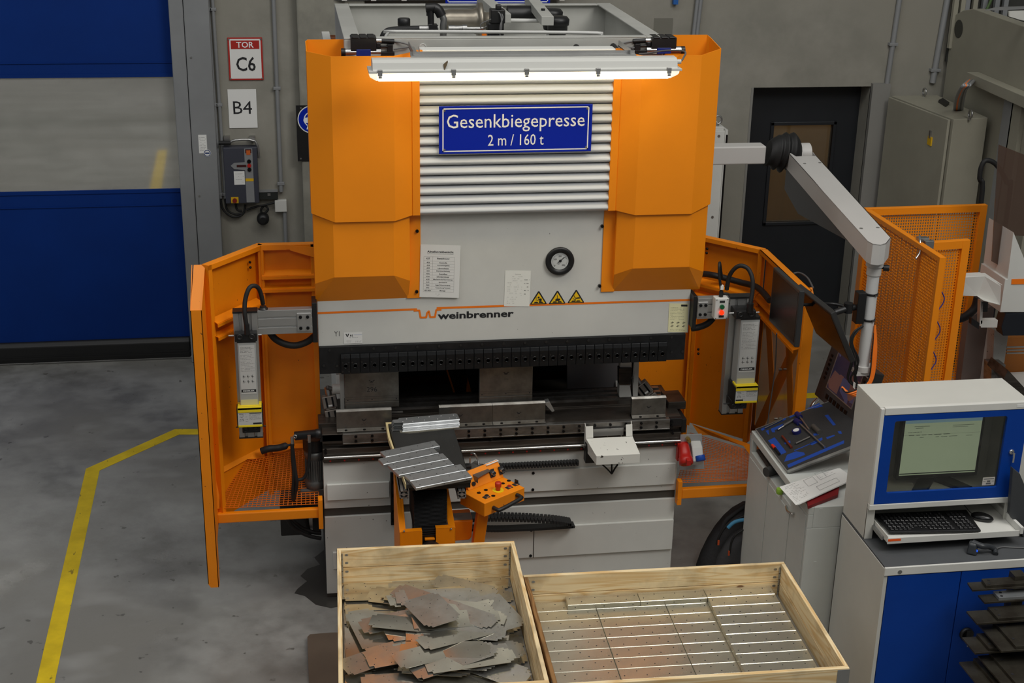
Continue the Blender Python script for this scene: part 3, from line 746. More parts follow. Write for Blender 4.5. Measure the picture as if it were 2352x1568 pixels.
# --- pressure gauge
g = at(1285, 598, Y=7.55); mb = MB()
mb.lathe([(.078, 0), (.082, .006), (.082, .018), (.074, .022), (.056, .022), (.052, .012), (0, .012)], (g.x, 7.55, g.z), (0, -1, 0), 40); ga = W_('pressure_gauge', BLACKP, mb)
gf = Face((g.x - .05, 7.537, g.z - .05), (1, 0, 0), (0, 0, 1), .1, .1)
mb = MB(); gf.disc(mb, .5, .5, .050, .0005, 32); mb.build('dial', mat('dial_white', (196, 198, 196), .4), ga)
mb = MB()
for k in range(25):
    t = math.radians(225 - k * 270 / 24); r0 = .034 if k % 6 == 0 else .039
    gf.line(mb, .5 + r0 * 10 * math.cos(t), .5 + r0 * 10 * math.sin(t), .5 + .44 * math.cos(t), .5 + .44 * math.sin(t), .0012)
for s_, u, v in (('200', .5, .80), ('100', .24, .62), ('400', .70, .27), ('0', .2, .25)): gf.text(mb, s_, u, v, None, .10)
gf.text(mb, 'bar', .44, .36, None, .08)
mb.build('print', INK, ga)
mb = MB(); gf.poly(mb, [(.30, .37), (.50, .47), (.72, .68), (.88, .78), (.70, .72), (.52, .56)], .003); gf.disc(mb, .52, .52, .008, .0035); mb.build('needle', INK, ga)
mb = MB()
for k in range(3):
    t = PI / 2 + k * 2 * PI / 3; mb.cyl((g.x + .066 * math.cos(t), 7.529, g.z + .066 * math.sin(t)), (g.x + .066 * math.cos(t), 7.5265, g.z + .066 * math.sin(t)), .005, seg=8)
mb.build('screw', MATS['dull_bolt'], ga)
# --- warning triangles on the ram
WY_ = mat('warning_yellow', (236, 190, 14), .5)
for k, (x, y) in enumerate(((1237, 684), (1280, 683), (1323, 681))):
    c0 = at(x, y, Y=7.55); w = .096; F_ = Face((c0.x - w / 2, 7.549, c0.z - .038), (1, 0, 0), (0, 0, 1), w, .080)
    mb = MB(); F_.poly(mb, [(0.02, 0), (.98, 0), (1, .05), (.54, .98), (.46, .98), (0, .05)], .0005); st = W_('warning_sticker', INK, mb)
    mb = MB(); F_.poly(mb, [(.09, .065), (.91, .065), (.5, .86)], .0010); mb.build('field', WY_, st)
    mb = MB()
    F_.poly(mb, [(.2, .09), (.8, .09), (.72, .2), (.56, .2), (.5, .1), (.44, .2), (.28, .2)], .0015)
    if k == 0:
        F_.poly(mb, [(.52, .42), (.66, .46), (.70, .34), (.66, .2), (.72, .1), (.66, .1), (.6, .22), (.58, .1), (.53, .1), (.55, .3)], .0016); F_.disc(mb, .5, .52, .006, .0016, 12); F_.line(mb, .62, .42, .42, .3, .004, .0016); F_.line(mb, .36, .56, .36, .24, .002, .0016)
    if k == 1:
        F_.line(mb, .5, .66, .5, .42, .003, .0016); F_.poly(mb, [(.36, .3), (.46, .42), (.66, .4), (.68, .3), (.6, .22), (.42, .22)], .0016)
    if k == 2:
        F_.poly(mb, [(.44, .44), (.5, .40), (.72, .44), (.74, .34), (.5, .33)], .0016); F_.line(mb, .36, .6, .5, .2, .003, .0016); F_.line(mb, .3, .38, .46, .2, .003, .0016)
    mb.build('pictogram', INK, st)
# ================================================================== lamp, sign and notices on the press
LY = 7.19
LAMP = thing('fluorescent_lamp', 'long lit fluorescent batten lamp fixed across the top of the press', 'lamp', (1.18, LY, 3.1))
lx0, lx1 = xx(845, 165, LY), xx(1558, 152, LY)
lz = zz(1200, 160, LY)   # seam of housing and diffuser
PLW = mat('lamp_housing', (196, 196, 190), .5)
hp_ = [(LY - .078, lz), (LY + .078, lz), (LY + .078, lz + .012), (LY + .062, lz + .016), (LY + .052, lz + .05), (LY + .03, lz + .062), (LY - .03, lz + .062), (LY - .052, lz + .05), (LY - .062, lz + .016), (LY - .078, lz + .012)]
mb = MB(); mb.prism(hp_[2:], 'x', lx0 + .02, lx1 - .02); mb.prism([hp_[0], hp_[1], hp_[2], hp_[9]], 'x', lx0, lx1)
mb.build('housing', PLW, LAMP, bevel=.008, seg=3)
CLEAR = mat('clear_diffuser', (230, 226, 205), .3, trans=.0, emit=1.2)
GLOW = mat('lit_diffuser', (255, 238, 195), .4, emit=5.5)
dp = [(LY - .066, lz), (LY + .066, lz), (LY + .058, lz - .03), (LY + .036, lz - .046), (LY - .036, lz - .046), (LY - .058, lz - .03)]
mb = MB(); mb.prism(dp, 'x', lx0 + .045, lx1 - .055); mb.build('diffuser', GLOW, LAMP, bevel=.008)
mb = MB()
for a, b, s in ((lx0 + .006, lx0 + .044, 1), (lx1 - .054, lx1 - .006, -1)):
    A = [(LY - .066, lz), (LY + .066, lz), (LY + .058, lz - .03), (LY + .036, lz - .046), (LY - .036, lz - .046), (LY - .058, lz - .03)]
    o_, i_ = (a, b) if s > 0 else (b, a)
    big = [Vector((i_, y, z)) for y, z in A]; sm = [Vector((o_, LY + (y - LY) * .85, lz + (z - lz) * .55)) for y, z in A]
    n = 6; mb.add(big + sm, [tuple(range(n)), tuple(range(2 * n - 1, n - 1, -1))] + [(i, (i + 1) % n, n + (i + 1) % n, n + i) for i in range(n)])
build_each(mb, 'end_cap', CLEAR, LAMP, bevel=.005)
for x in (873, 1042, 1210, 1374, 1537):
    X = xx(x, 165, LY - .08); mb = MB()
    mb.box(X - .012, X + .012, LY - .084, LY - .078, lz - .012, lz + .018); mb.box(X - .012, X + .012, LY - .086, LY - .070, lz + .014, lz + .019); mb.box(X - .009, X + .009, LY - .086, LY - .078, lz - .024, lz - .012)
    mb.build('clip', ALU, LAMP, bevel=.002)
# bracket to the machine
bx0, bx1 = xx(943, 140, LY + .04), xx(1459, 133, LY + .04)
mb = MB(); mb.box(bx0, bx1, LY + .02, LY + .06, lz + .063, lz + .069); mb.box(bx0, bx1, LY + .058, LY + .062, lz + .063, lz + .085); mb.build('mounting_rail', ALU, LAMP)
for X in (bx0 + .012, bx1 - .03):
    mb = MB(); mb.box(X, X + .005, LY + .03, 7.50, lz + .066, lz + .096); mb.box(X, X + .03, LY + .03, 7.50, lz + .066, lz + .070); mb.build('bracket_arm', ALU, LAMP)
mb = MB(); g = at(1555, 150, Y=LY); mb.cyl((lx1 - .02, LY, lz + .035), (lx1 + .012, LY, lz + .035), .012, seg=12)
mb.build('cable_gland', PLW, LAMP)
mb = MB(); mb.tube([(lx1 + .01, LY, lz + .035), (lx1 + .03, LY + .02, lz + .05), at(1572, 118, Y=7.4), at(1530, 116, Y=7.5), at(1470, 124, Y=7.6), at(1450, 110, Y=7.62)], .005, 8, 6)
mb.build('cable', CABLE, LAMP)
mb = MB(); a = at(1018, 148, Y=LY - .06); mb.plate([a, a + Vector((.022, 0, .02)), a + Vector((.024, 0, .012)), a + Vector((.006, -.01, -.03))], (0, .001, 0)); mb.build('torn_tape', mat('brown_tape', (90, 75, 50), .5), LAMP)
mb = MB()
for x in (1006, 1400):
    a = at(x, 137, Y=LY + .06); mb.cyl(a, a + Vector((0, 0, .02)), .008, .001, seg=4)
mb.build('clip', ALU, LAMP)

# --- blue machine sign
def sign_face(bl, br, tl, Y):
    a = at(*bl, Y=Y); b = at(*br, Y=Y); c = at(*tl, Y=Y)
    return Face(a, b - a, c - a, (b - a).length, (c - a).length)
SB = mat('sign_blue', (10, 36, 160), .35, spec=.3)
f = sign_face((1008, 353.5), (1357, 346.5), (1008, 243.5), 7.47)
f.x = Vector((1, 0, (f.x.z))).normalized()
mb = MB(); f.slab(mb, 0, 0, 1, 1, 0, .006); S = mb.build('sign_board', SB, None, bevel=.002, label='blue sign reading Gesenkbiegepresse in white on the silver shutter', cat='sign')
mb = MB(); t = .0055
for (a, b, c, d) in ((.022, .045, .978, .068), (.022, .932, .978, .955), (.022, .045, .0295, .955), (.9705, .045, .978, .955)): f.rect(mb, a, b, c, d, .0068)
f.text(mb, 'Gesenkbiegepresse', .5, .635, .90, .375, .002, l=.0072); f.text(mb, '2 m / 160 t', .5, .275, .365, .235, .002, l=.0072)
mb.build('lettering', WHITEL, S)
mb = MB()
for u, v in ((.035, .09), (.965, .09), (.035, .91), (.965, .91)): mb.cyl(f.p(u, v, .006), f.p(u, v, .009), .006, seg=10)
mb.build('screw', ZINC, S)

# --- notices taped to the ram
def sheet(bl, br, tl, Y, name, label, m=WHITEP, t=.0008, cat='notice'):
    f = sign_face(bl, br, tl, Y); mb = MB(); f.slab(mb, 0, 0, 1, 1, 0, t); return f, mb.build(name, m, None, label=label, cat=cat)
f, S = sheet((963.5, 682), (1054, 684), (966, 561), 7.538, 'notice', 'white laminated department list below the orange hood, on the ram')
mb = MB(); f.text(mb, 'Abteilungsübersicht', .5, .865, .66, .05, .03); f.line(mb, .17, .83, .83, .83, .0012)
rows = [('426', 'Kontrolle'), ('428', 'Vorrichtungsbau'), ('429', 'Lehrwerkstatt'), ('430', 'Blechbearbeitung'), ('432', 'Gestellbau'), ('434', 'Schweissroboter'), ('435', 'Mechanische Bearbeitung'), ('445', 'Spritzerei'), ('464', 'Lager/Wareneingang'), ('492', 'Verpackung/Versand'), ('451/454', 'Montage')]
f.text(mb, 'KST', .20, .74, .09, .032, .03); f.text(mb, 'Bezeichnung', .58, .74, .31, .034, .03)
for i, (a, b) in enumerate(rows):
    v = .665 - i * .0535; f.text(mb, a, .20, v, .02 * len(a) + .02, .024, .02); f.text(mb, b, .58, v, .021 * len(b), .026, .02)
mb.build('print', INK, S)
mb = MB()
for i in range(13):
    v = .775 if i == 0 else .695 - (i - 1) * .0535; f.line(mb, .09, v, .86, v, .0006)
for u in (.09, .31, .86): f.line(mb, u, .105, u, .775, .0006)
f.scribble(mb, .4, .03, .6, .08, 2, .001, 4); mb.build('table_rule', CABLE, S)
f, S = sheet((1157.5, 703), (1216, 703.5), (1160.5, 621), 7.5485, 'notice', 'small faded instruction sheet beside the yellow warning triangles', mat('faded_paper', (230, 230, 222), .7))
mb = MB(); f.text(mb, 'Anweisung', .5, .9, .22, .03); f.scribble(mb, .1, .06, .68, .86, 14, .0011, 5, .55); f.scribble(mb, .76, .3, .95, .8, 5, .004, 6, .5); mb.build('print', mat('faded_print', (120, 120, 115), .7), S)
f, S = sheet((1534, 762), (1578, 762.5), (1537, 696.5), 7.5485, 'notice', 'yellowed safety instruction sheet at the end of the ram, below the orange stripe', mat('yellowed_paper', (232, 228, 182), .7))
mb = MB(); f.rect(mb, .62, .90, .95, .97, .0012); f.scribble(mb, .08, .42, .8, .88, 9, .001, 8, .8); f.scribble(mb, .1, .05, .9, .12, 2, .001, 3)
for u in (.2, .5, .8):
    for v in (.2, .32): f.line(mb, u - .08, v, u + .08, v + .02, .003); f.line(mb, u, v - .03, u, v + .06, .002)
mb.build('print', INK, S)
f, S = sheet((790, 789), (832.5, 787.5), (789, 763.5), 7.5485, 'card', 'white business card stuck on the lower edge of the ram', WHITEP, .0006, 'card')
mb = MB(); f.poly(mb, [(.10, .88), (.18, .6), (.22, .6), (.30, .88), (.24, .88), (.2, .68), (.16, .88)]); f.text(mb, 'B·Z', .43, .72, .16, .16, .04); f.scribble(mb, .3, .5, .9, .58, 1, .001, 2); mb.build('print', INK, S)
mb = MB(); f.line(mb, .55, .78, 1, .78, .0012); mb.build('blue_line', mat('card_blue', (60, 100, 170), .6), S)
mb = MB(); f.scribble(mb, .1, .08, .5, .3, 3, .0009, 9); f.scribble(mb, .62, .08, .95, .24, 2, .0012, 10); mb.build('fine_print', CABLE, S)

# ================================================================== punches and dies
def wmark(mb, F_, u, v, s):
    P = [(-1, .5), (-.6, .5), (-.5, -.5), (-.2, -.5), (-.15, .1), (0, .1), (0, -.5), (.3, -.5), (.5, .5), (1, .5)]
    for a, b in zip(P, P[1:]): F_.line(mb, u + a[0] * s / F_.w, v + a[1] * s * .7 / F_.h, u + b[0] * s / F_.w, v + b[1] * s * .7 / F_.h, s * .22)
PST = mat('tool_steel', (128, 126, 121), .38, .8, rgb2=(88, 83, 76), scale=6, rvar=.08, bump=.01)
def punch(x0, x1, label, extra):
    t = thing('press_punch', label, 'press tool', ((x0 + x1) / 2, 7.6, 1.19), group='upper tools clamped in the ram')
    mb = MB(); mb.prism([(7.58, 1.235), (7.58, 1.44), (7.62, 1.44), (7.62, 1.235)], 'x', x0, x1); mb.build('blade', PST, t, bevel=.002)
    mb = MB(); mb.prism([(7.576, 1.234), (7.576, 1.20), (7.592, 1.188), (7.60, 1.19), (7.62, 1.234)], 'x', x0, x1); mb.build('tip', PST, t, bevel=.001)
    f = Face((x0, 7.58, 1.235), (1, 0, 0), (0, 0, 1), x1 - x0, .205)
    mb = MB(); wmark(mb, f, .5, .70 if not extra else .62, .017); f.scribble(mb, .46, .5, .54, .56, 2, .0012, 3)
    if extra: f.text(mb, '296', .5, .38, .19, .15)
    for u in (.05, .5, .95): f.disc(mb, u, .07, .0035)
    for v in (.16, .1): f.line(mb, 0, v, 1, v, .0007)
    mb.build('engraving', INK, t)
punch(.257, .567, 'steel punch marked 296, hanging below the black clamp bar', True)
punch(1.036, 1.350, 'plain steel punch hanging below the middle of the clamp bar', False)
def die(x0, x1, label, ru=.5):
    t = thing('press_die', label, 'press tool', ((x0 + x1) / 2, 7.545, 1.077), group='lower tools standing on the bed')
    mb = MB(); mb.prism([(7.53, 1.084), (7.53, 1.200), (7.535, 1.206), (7.540, 1.196), (7.548, 1.207), (7.556, 1.196), (7.560, 1.206), (7.565, 1.200), (7.565, 1.084)], 'x', x0, x1); mb.build('blade', PST, t)
    mb = MB(); mb.prism([(7.505, 1.083), (7.505, 1.088), (7.53, 1.096), (7.565, 1.096), (7.565, 1.083)], 'x', x0, x1); mb.build('foot', PST, t, bevel=.001)
    f = Face((x0, 7.53, 1.09), (1, 0, 0), (0, 0, 1), x1 - x0, .11)
    mb = MB(); wmark(mb, f, ru, .50, .014); f.scribble(mb, ru - .05, .22, ru + .05, .40, 4, .001, 5, .6); mb.build('engraving', INK, t)
    mb = MB(); k = 2 if x1 - x0 < .25 else 3
    for i in range(k):
        X = x0 + (x1 - x0) * (i + .5) / k; mb.cyl((X, 7.513, 1.0905), (X, 7.513, 1.094), .008, seg=10)
    mb.build('screw', SCREW, t)
die(.203, .520, 'single steel die on the bed below the punch marked 296')
die(.796, 1.107, 'steel die on the bed behind the stack of bent strips', .40)
die(1.109, 1.421, 'steel die butted against the die behind the strips', .5)
die(1.942, 2.150, 'short steel die alone at the far end of the bed')
mb = MB(); a = [at(x, y, Y=7.60) for x, y in ((1253, 924), (1262, 922), (1274, 944), (1268, 946), (1253, 930))]
mb.plate(a, (0, .05, 0)); st = mb.build('backgauge_stop', ALU, PRESS, bevel=.002)

# ================================================================== laser guard arms
def profile_x(mb, x0, x1, y0, y1, z0, z1, gro=((.28, .34), (.66, .72))):
    """aluminium extrusion with two grooves in its front"""
    h = z1 - z0; pts = [(y0, z0)]
    for a, b in gro: pts += [(y0, z0 + h * a), (y0 + .009, z0 + h * a), (y0 + .009, z0 + h * b), (y0, z0 + h * b)]
    pts += [(y0, z1), (y1, z1), (y1, z0)]
    mb.prism(pts, 'x', x0, x1)
def profile_z(mb, x0, x1, y0, y1, z0, z1, gro=((.24, .36), (.64, .76))):
    w = x1 - x0; pts = [(x0, y0)]
    for a, b in gro: pts += [(x0 + w * a, y0), (x0 + w * a, y0 + .009), (x0 + w * b, y0 + .009), (x0 + w * b, y0)]
    pts += [(x1, y0), (x1, y1), (x0, y1)]
    mb.prism(pts, 'z', z0, z1)
LABELM = mat('device_label', (190, 190, 186), .5)
def laser_arm(side):
    s = side
    if s < 0: root = thing('laser_guard_arm', 'aluminium arm with hanging laser guard head, on the ram end near the business card', 'safety device', (0, 7.5, 1.1), group='laser guard arms on the ram')
    else: root = thing('laser_guard_arm', 'aluminium arm with hanging laser guard head and the small switch box', 'safety device', (2.45, 7.5, 1.1), group='laser guard arms on the ram')
    # horizontal profile
    if s < 0: hx0, hx1, z0, z1 = -.214, .084, 1.713, 1.853
    else: hx0, hx1, z0, z1 = 2.285, 2.60, 1.713, 1.838
    mb = MB(); profile_x(mb, hx0, hx1, 7.47, 7.52, z0, z1); mb.build('cross_profile', ALU, root, bevel=.0015)
    px0, px1 = (.0, .078) if s < 0 else (2.285, 2.345)
    mb = MB(); mb.box(px0, px1, 7.462, 7.47, z0 + .012, z1 - .02); p_ = mb.build('joint_plate', ALU, root, bevel=.003)
    mb = MB()
    for u in (.25, .75):
        for v in (.2, .8): X = px0 + (px1 - px0) * u; Z = z0 + .012 + (z1 - z0 - .032) * v; mb.cyl((X, 7.463, Z), (X, 7.455, Z), .009, seg=12)
    mb.build('screw', SCREW, p_)
    ex = (.084, .112) if s < 0 else (2.262, 2.285)
    mb = MB(); mb.box(ex[0], ex[1], 7.48, 7.60, 1.65, 1.885 if s < 0 else 1.85); mb.build('end_plate', BLACKP, root, bevel=.003)
    # vertical profile
    if s < 0: vx0, vx1, vy, vz0, vz1 = -.345, -.214, 7.45, 1.105, 1.85
    else: vx0, vx1, vy, vz0, vz1 = 2.475, 2.605, 7.46, 1.11, 1.835
    mb = MB(); profile_z(mb, vx0, vx1, vy, vy + .06, vz0, vz1); mb.build('upright_profile', ALU, root, bevel=.0015)
    mb = MB(); mb.box(vx0 - .002, vx1 + .002, vy - .004, vy + .062, vz1, vz1 + .01); mb.box(vx0 - .002, vx1 + .002, vy - .002, vy + .062, vz0 - .006, vz0); build_each(mb, 'cap', BLACKP, root)
    # head
    if s < 0: qx0, qx1, qy, zt, zm, zb = -.328, -.228, 7.405, 1.685, 1.315, 1.205
    else: qx0, qx1, qy, zt, zm, zb = 2.515, 2.628, 7.36, 1.73, 1.335, 1.235
    mb = MB(); mb.box(vx0 + .005, vx1 - .005, qy - .004, vy, zt + .015, zt + .065); b_ = mb.build('clamp_block', BLACKP, root, bevel=.004)
    mb = MB()
    for u in (.25, .75):
        X = vx0 + (vx1 - vx0) * u; mb.lathe([(.016, 0), (.016, .008), (.010, .008), (.008, .003)], (X, qy - .003, zt + .045), (0, -1, 0), 16)
    mb.build('clamp_knob', MATS['dull_bolt'], b_)
    mb = MB(); mb.cyl((vx0 - .028, qy + .02, zt + .045), (vx0, qy + .02, zt + .045), .005, seg=8); mb.cyl((vx1, qy + .02, zt + .045), (vx1 + .02, qy + .02, zt + .045), .005, seg=8); mb.build('set_screw', ZINC, b_)
    mb = MB(); mb.box(qx0, qx1, qy, vy, zm - .02, zt + .012); hd = mb.build('sensor_body', mat('sensor_silver', (176, 178, 176), .4, .3), root, bevel=.003)
    mb = MB(); mb.box(qx0 - .0005, qx1 + .0005, qy - .001, vy, zt + .008, zt + .025); mb.build('body_cap', BLACKP, hd)
    f = Face((qx0 + .008, qy - .0005, zm), (1, 0, 0), (0, 0, 1), qx1 - qx0 - .016, zt - zm)
    mb = MB(); f.slab(mb, 0, .20, 1, .985, 0, .0006); mb.build('instruction_label', LABELM, hd)
    mb = MB(); f.rect(mb, .02, .23, .98, .275, .0012)
    f.scribble(mb, .06, .86, .94, .96, 5, .0012, 11, .9); f.scribble(mb, .06, .56, .94, .84, 12, .0009, 12, .9)
    for u in (.22, .5, .78):
        for v in ((.40, .48) if s < 0 else (.36, .42)): f.line(mb, u - .08, v, u + .1, v, .002); f.line(mb, u, v - .025, u, v + .03, .0016); f.line(mb, u - .06, v + .02, u, v, .0016)
    mb.build('print', INK, hd)
    mb = MB(); f.text(mb, 'FIESSLER', .5, .252, .74, .02, .03, l=.0016); f.text(mb, 'ELEKTRONIK', .5, .222, .9, .011, .0, l=.0016)
    f.rect(mb, .02, .205, .98, .228, .0011) if False else None
    mb.build('lettering', WHITEL, hd)
    mb = MB(); mb.box(qx0 + .004, qx1 - .004, qy - .0008, qy, zm - .015, zm + .04); mb.build('yellow_tint_film', mat('pale_yellow', (205, 200, 150), .4), hd)
    # yellow transmitter box
    w = .066; cx_ = (qx0 + qx1) / 2 + (0 if s < 0 else 0); 
    mb = MB(); mb.box(cx_ - w - .006, cx_ + w + .006, qy - .035, vy - .002, zb, zm); tb = mb.build('transmitter', BLACKP, root, bevel=.003)
    mb = MB(); pr = [(qy - .040, zb + .012), (qy - .040, zb), (vy - .01, zb), (vy - .01, zb + .012)]
    mb.prism(pr, 'x', cx_ - w, cx_ + w)
    for k in range(4):
        y = qy - .040 + k * .022; mb.box(cx_ - w, cx_ + w, y, y + .016, zm - .006, zm + .010)
    mb.box(cx_ - w, cx_ + w, qy - .040, qy - .034, zm - .022, zm + .008)
    mb.build('yellow_shell', mat('transmitter_yellow', (226, 200, 30), .4), tb, bevel=.002)
    f2 = Face((cx_ - w, qy - .0365, zb + .013), (1, 0, 0), (0, 0, 1), 2 * w, zm - zb - .036)
    mb = MB(); f2.slab(mb, 0, 0, 1, 1, 0, .001); mb.build('type_label', LABELM, tb)
    mb = MB(); f2.scribble(mb, .06, .3, .26, .95, 5, .003, 21, .8); f2.scribble(mb, .32, .2, .42, .95, 4, .002, 22, .6); f2.scribble(mb, .48, .42, .96, .9, 6, .0012, 23, .95); f2.rect(mb, .62, .03, .98, .17, .0014) if s < 0 else f2.rect(mb, .02, .03, .36, .17, .0014)
    f2.rect(mb, .48, .92, .98, .97, .0014); mb.build('print', INK, tb)
    # lower clamp
    mb = MB(); mb.box(vx0 + .02, vx1 - .012, qy + .004, vy, zb - .055, zb); k_ = mb.build('clamp_block', BLACKP, root, bevel=.004)
    mb = MB()
    for u in (.3, .7):
        X = vx0 + (vx1 - vx0) * u; mb.lathe([(.014, 0), (.014, .008), (.010, .008), (.008, .003)], (X, qy + .004, zb - .03), (0, -1, 0), 14)
    mb.cyl((vx0 - .016, qy + .03, zb - .028), (vx0 + .02, qy + .03, zb - .028), .004, seg=8); mb.cyl((vx1 - .01, qy + .03, zb - .028), (vx1 + .02, qy + .03, zb - .028), .004, seg=8)
    mb.build('clamp_knob', MATS['dull_bolt'], k_)
    # hoses
    if s < 0:
        P1 = [at(567, 752, Y=qy - .01), at(562, 720, Y=7.40), at(563, 690, Y=7.42), at(571, 664, Y=7.44), at(582, 656, Y=7.46), at(594, 662, Y=7.48), at(601, 682, Y=7.49), at(604, 698, Y=7.50)]
        P2 = [at(618, 760, Y=7.54), at(632, 778, Y=7.54), at(655, 790, Y=7.54), at(680, 793, Y=7.54), at(705, 785, Y=7.54), at(722, 772, Y=7.54)]
        g = at(604, 700, Y=7.5)
    else:
        P1 = [at(1723, 700, Y=qy + .0), at(1728, 670, Y=7.38), at(1728, 640, Y=7.40), at(1719, 618, Y=7.43), at(1703, 610, Y=7.45), at(1688, 616, Y=7.47), at(1675, 635, Y=7.49), at(1669, 665, Y=7.50)]
        P2 = [at(1588, 754, Y=7.54), at(1606, 751, Y=7.54), at(1625, 743, Y=7.54), at(1638, 730, Y=7.54)]
        g = at(1668, 668, Y=7.5)
    mb = MB(); mb.tube(P1, .0125, 10, 5); mb.build('hose', RUBBER, root)
    mb = MB(); mb.tube(P2, .019, 12, 5); mb.build('hose', RUBBER, root)
    mb = MB(); mb.lathe([(.026, 0), (.026, .006), (.018, .008), (.018, .018)], (g.x, 7.495, z1), (0, 0, 1), 18); mb.build('cable_grommet', MATS['dull_bolt'], root)
    if s < 0: mb = MB(); a = P1[0]; mb.cyl(a - Vector((0, 0, .04)), a + Vector((0, 0, .02)), .015, seg=12)
    else: mb = MB(); a = P1[0]; mb.cyl(a - Vector((0, 0, .045)), a + Vector((0, 0, .01)), .02, seg=12)
    mb.build('connector', BLACKP, root)
    return root
laser_arm(-1); RA = laser_arm(1)
# switch box with a green and a lit red button
sx0, sx1 = xx(1641, 706, 7.42), xx(1672, 706, 7.42); sz0, sz1 = zz(1656, 732, 7.42), zz(1656, 684, 7.42)
SWB = thing('switch_box', 'small white switch box with green and red buttons on the aluminium arm', 'switch box', ((sx0 + sx1) / 2, 7.44, sz0))
mb = MB(); mb.box(sx0, sx1, 7.41, 7.47, sz0, sz1); mb.build('housing', mat('switch_white', (205, 205, 200), .45), SWB, bevel=.006)
xm = (sx0 + sx1) / 2
gz, rz = zz(1657, 704, 7.41), zz(1657, 717, 7.41)
mb = MB(); mb.cyl((xm, 7.412, gz), (xm, 7.398, gz), .0135, seg=18); mb.build('green_button', mat('green_button', (20, 90, 50), .35), SWB)
mb = MB(); mb.cyl((xm, 7.412, rz), (xm, 7.398, rz), .0135, seg=18); mb.build('red_button', mat('red_button', (255, 45, 10), .3, emit=1.6), SWB)
mb = MB(); f = Face((sx0, 7.409, sz0), (1, 0, 0), (0, 0, 1), sx1 - sx0, sz1 - sz0); f.rect(mb, .32, .8, .7, .9, .001); f.rect(mb, .32, .1, .7, .2, .001)
for u in (.1, .9):
    for v in (.06, .94): f.disc(mb, u, v, .003, .001, 8)
mb.build('legend_plate', INK, SWB)
mb = MB(); mb.cyl((xm, 7.44, sz1), (xm, 7.44, sz1 + .035), .012, seg=12); mb.tube([(xm, 7.44, sz1 + .03), at(1655, 655, Y=7.44), at(1652, 632, Y=7.44), at(1652, 608, Y=7.45), at(1654, 606, Y=7.5), at(1658, 640, Y=7.55)], .008, 8, 5); mb.build('cable', RUBBER, SWB)
mb = MB(); mb.box(xm - .009, xm + .009, 7.43, 7.45, sz1 + .045, sz1 + .07); mb.build('cable_marker', WHITEP, SWB)

# ================================================================== orange side guards
def flange_panel(mb, a, b, z0, z1, t=.004, fl=.045, n=None, flz=True):
    """sheet from plan point a to b with folded rims towards n"""
    a = Vector((a[0], a[1], 0)); b = Vector((b[0], b[1], 0)); d = (b - a).normalized(); n = Vector(n or (-d.y, d.x)).to_3d().normalized()
    za = z0 if isinstance(z0, tuple) else (z0, z0); zb = z1 if isinstance(z1, tuple) else (z1, z1)
    Z = lambda p, z: Vector((p.x, p.y, z))
    q = n * t; r = n * fl
    mb.hexa([Z(a, za[0]), Z(b, za[1]), Z(b + q, za[1]), Z(a + q, za[0]), Z(a, zb[0]), Z(b, zb[1]), Z(b + q, zb[1]), Z(a + q, zb[0])])
    # top fold
    mb.hexa([Z(a, zb[0] - t), Z(b, zb[1] - t), Z(b + r, zb[1] - t), Z(a + r, zb[0] - t), Z(a, zb[0]), Z(b, zb[1]), Z(b + r, zb[1]), Z(a + r, zb[0])])
    mb.hexa([Z(a + r, zb[0] - .03), Z(b + r, zb[1] - .03), Z(b + r + q, zb[1] - .03), Z(a + r + q, zb[0] - .03), Z(a + r, zb[0]), Z(b + r, zb[1]), Z(b + r + q, zb[1]), Z(a + r + q, zb[0])])
    for p, s_ in ((a, 1), (b, -1)):
        e = p + d * (s_ * t)
        k = 0 if s_ > 0 else 1
        mb.hexa([Z(p, za[k]), Z(e, za[k]), Z(e + r, za[k]), Z(p + r, za[k]), Z(p, zb[k]), Z(e, zb[k]), Z(e + r, zb[k]), Z(p + r, zb[k])])
        w = p + d * (s_ * .03)
        mb.hexa([Z(p + r, za[k]), Z(w + r, za[k]), Z(w + r + q, za[k]), Z(p + r + q, za[k]), Z(p + r, zb[k]), Z(w + r, zb[k]), Z(w + r + q, zb[k]), Z(p + r + q, zb[k])])
def rib(mb, a, b, z, n, w=.06):
    a = Vector((a[0], a[1], z)); b = Vector((b[0], b[1], z)); n = Vector((n[0], n[1], 0)).normalized()
    for k in (0, 1):
        o = Vector((0, 0, -k * .09 * 1.0)); up = Vector((0, 0, .055 * (1 if k == 0 else .4)))
        mb.plate([a + o, b + o, b + n * w + o - up * .35, a + n * w + o - up * .35], (0, 0, .004))
        mb.plate([a + n * w + o - up * .35, b + n * w + o - up * .35, b + n * w + o - up * .35 - Vector((0, 0, .018)), a + n * w + o - up * .35 - Vector((0, 0, .018))], n * .004)
MESHM = mat('orange_wire', (225, 112, 6), .5)
def wire_mesh(mb, c00, c10, c11, c01, nu, nv, r=.0022):
    c00, c10, c11, c01 = map(Vector, (c00, c10, c11, c01))
    for i in range(nu + 1):
        t = i / nu; a = c00.lerp(c10, t); b = c01.lerp(c11, t)
        mb.cyl(a, b, r, seg=4, caps=False, smooth=False)
    for j in range(nv + 1):
        t = j / nv; a = c00.lerp(c01, t); b = c10.lerp(c11, t)
        mb.cyl(a + Vector((0, 0, .004)), b + Vector((0, 0, .004)), r, seg=4, caps=False, smooth=False)
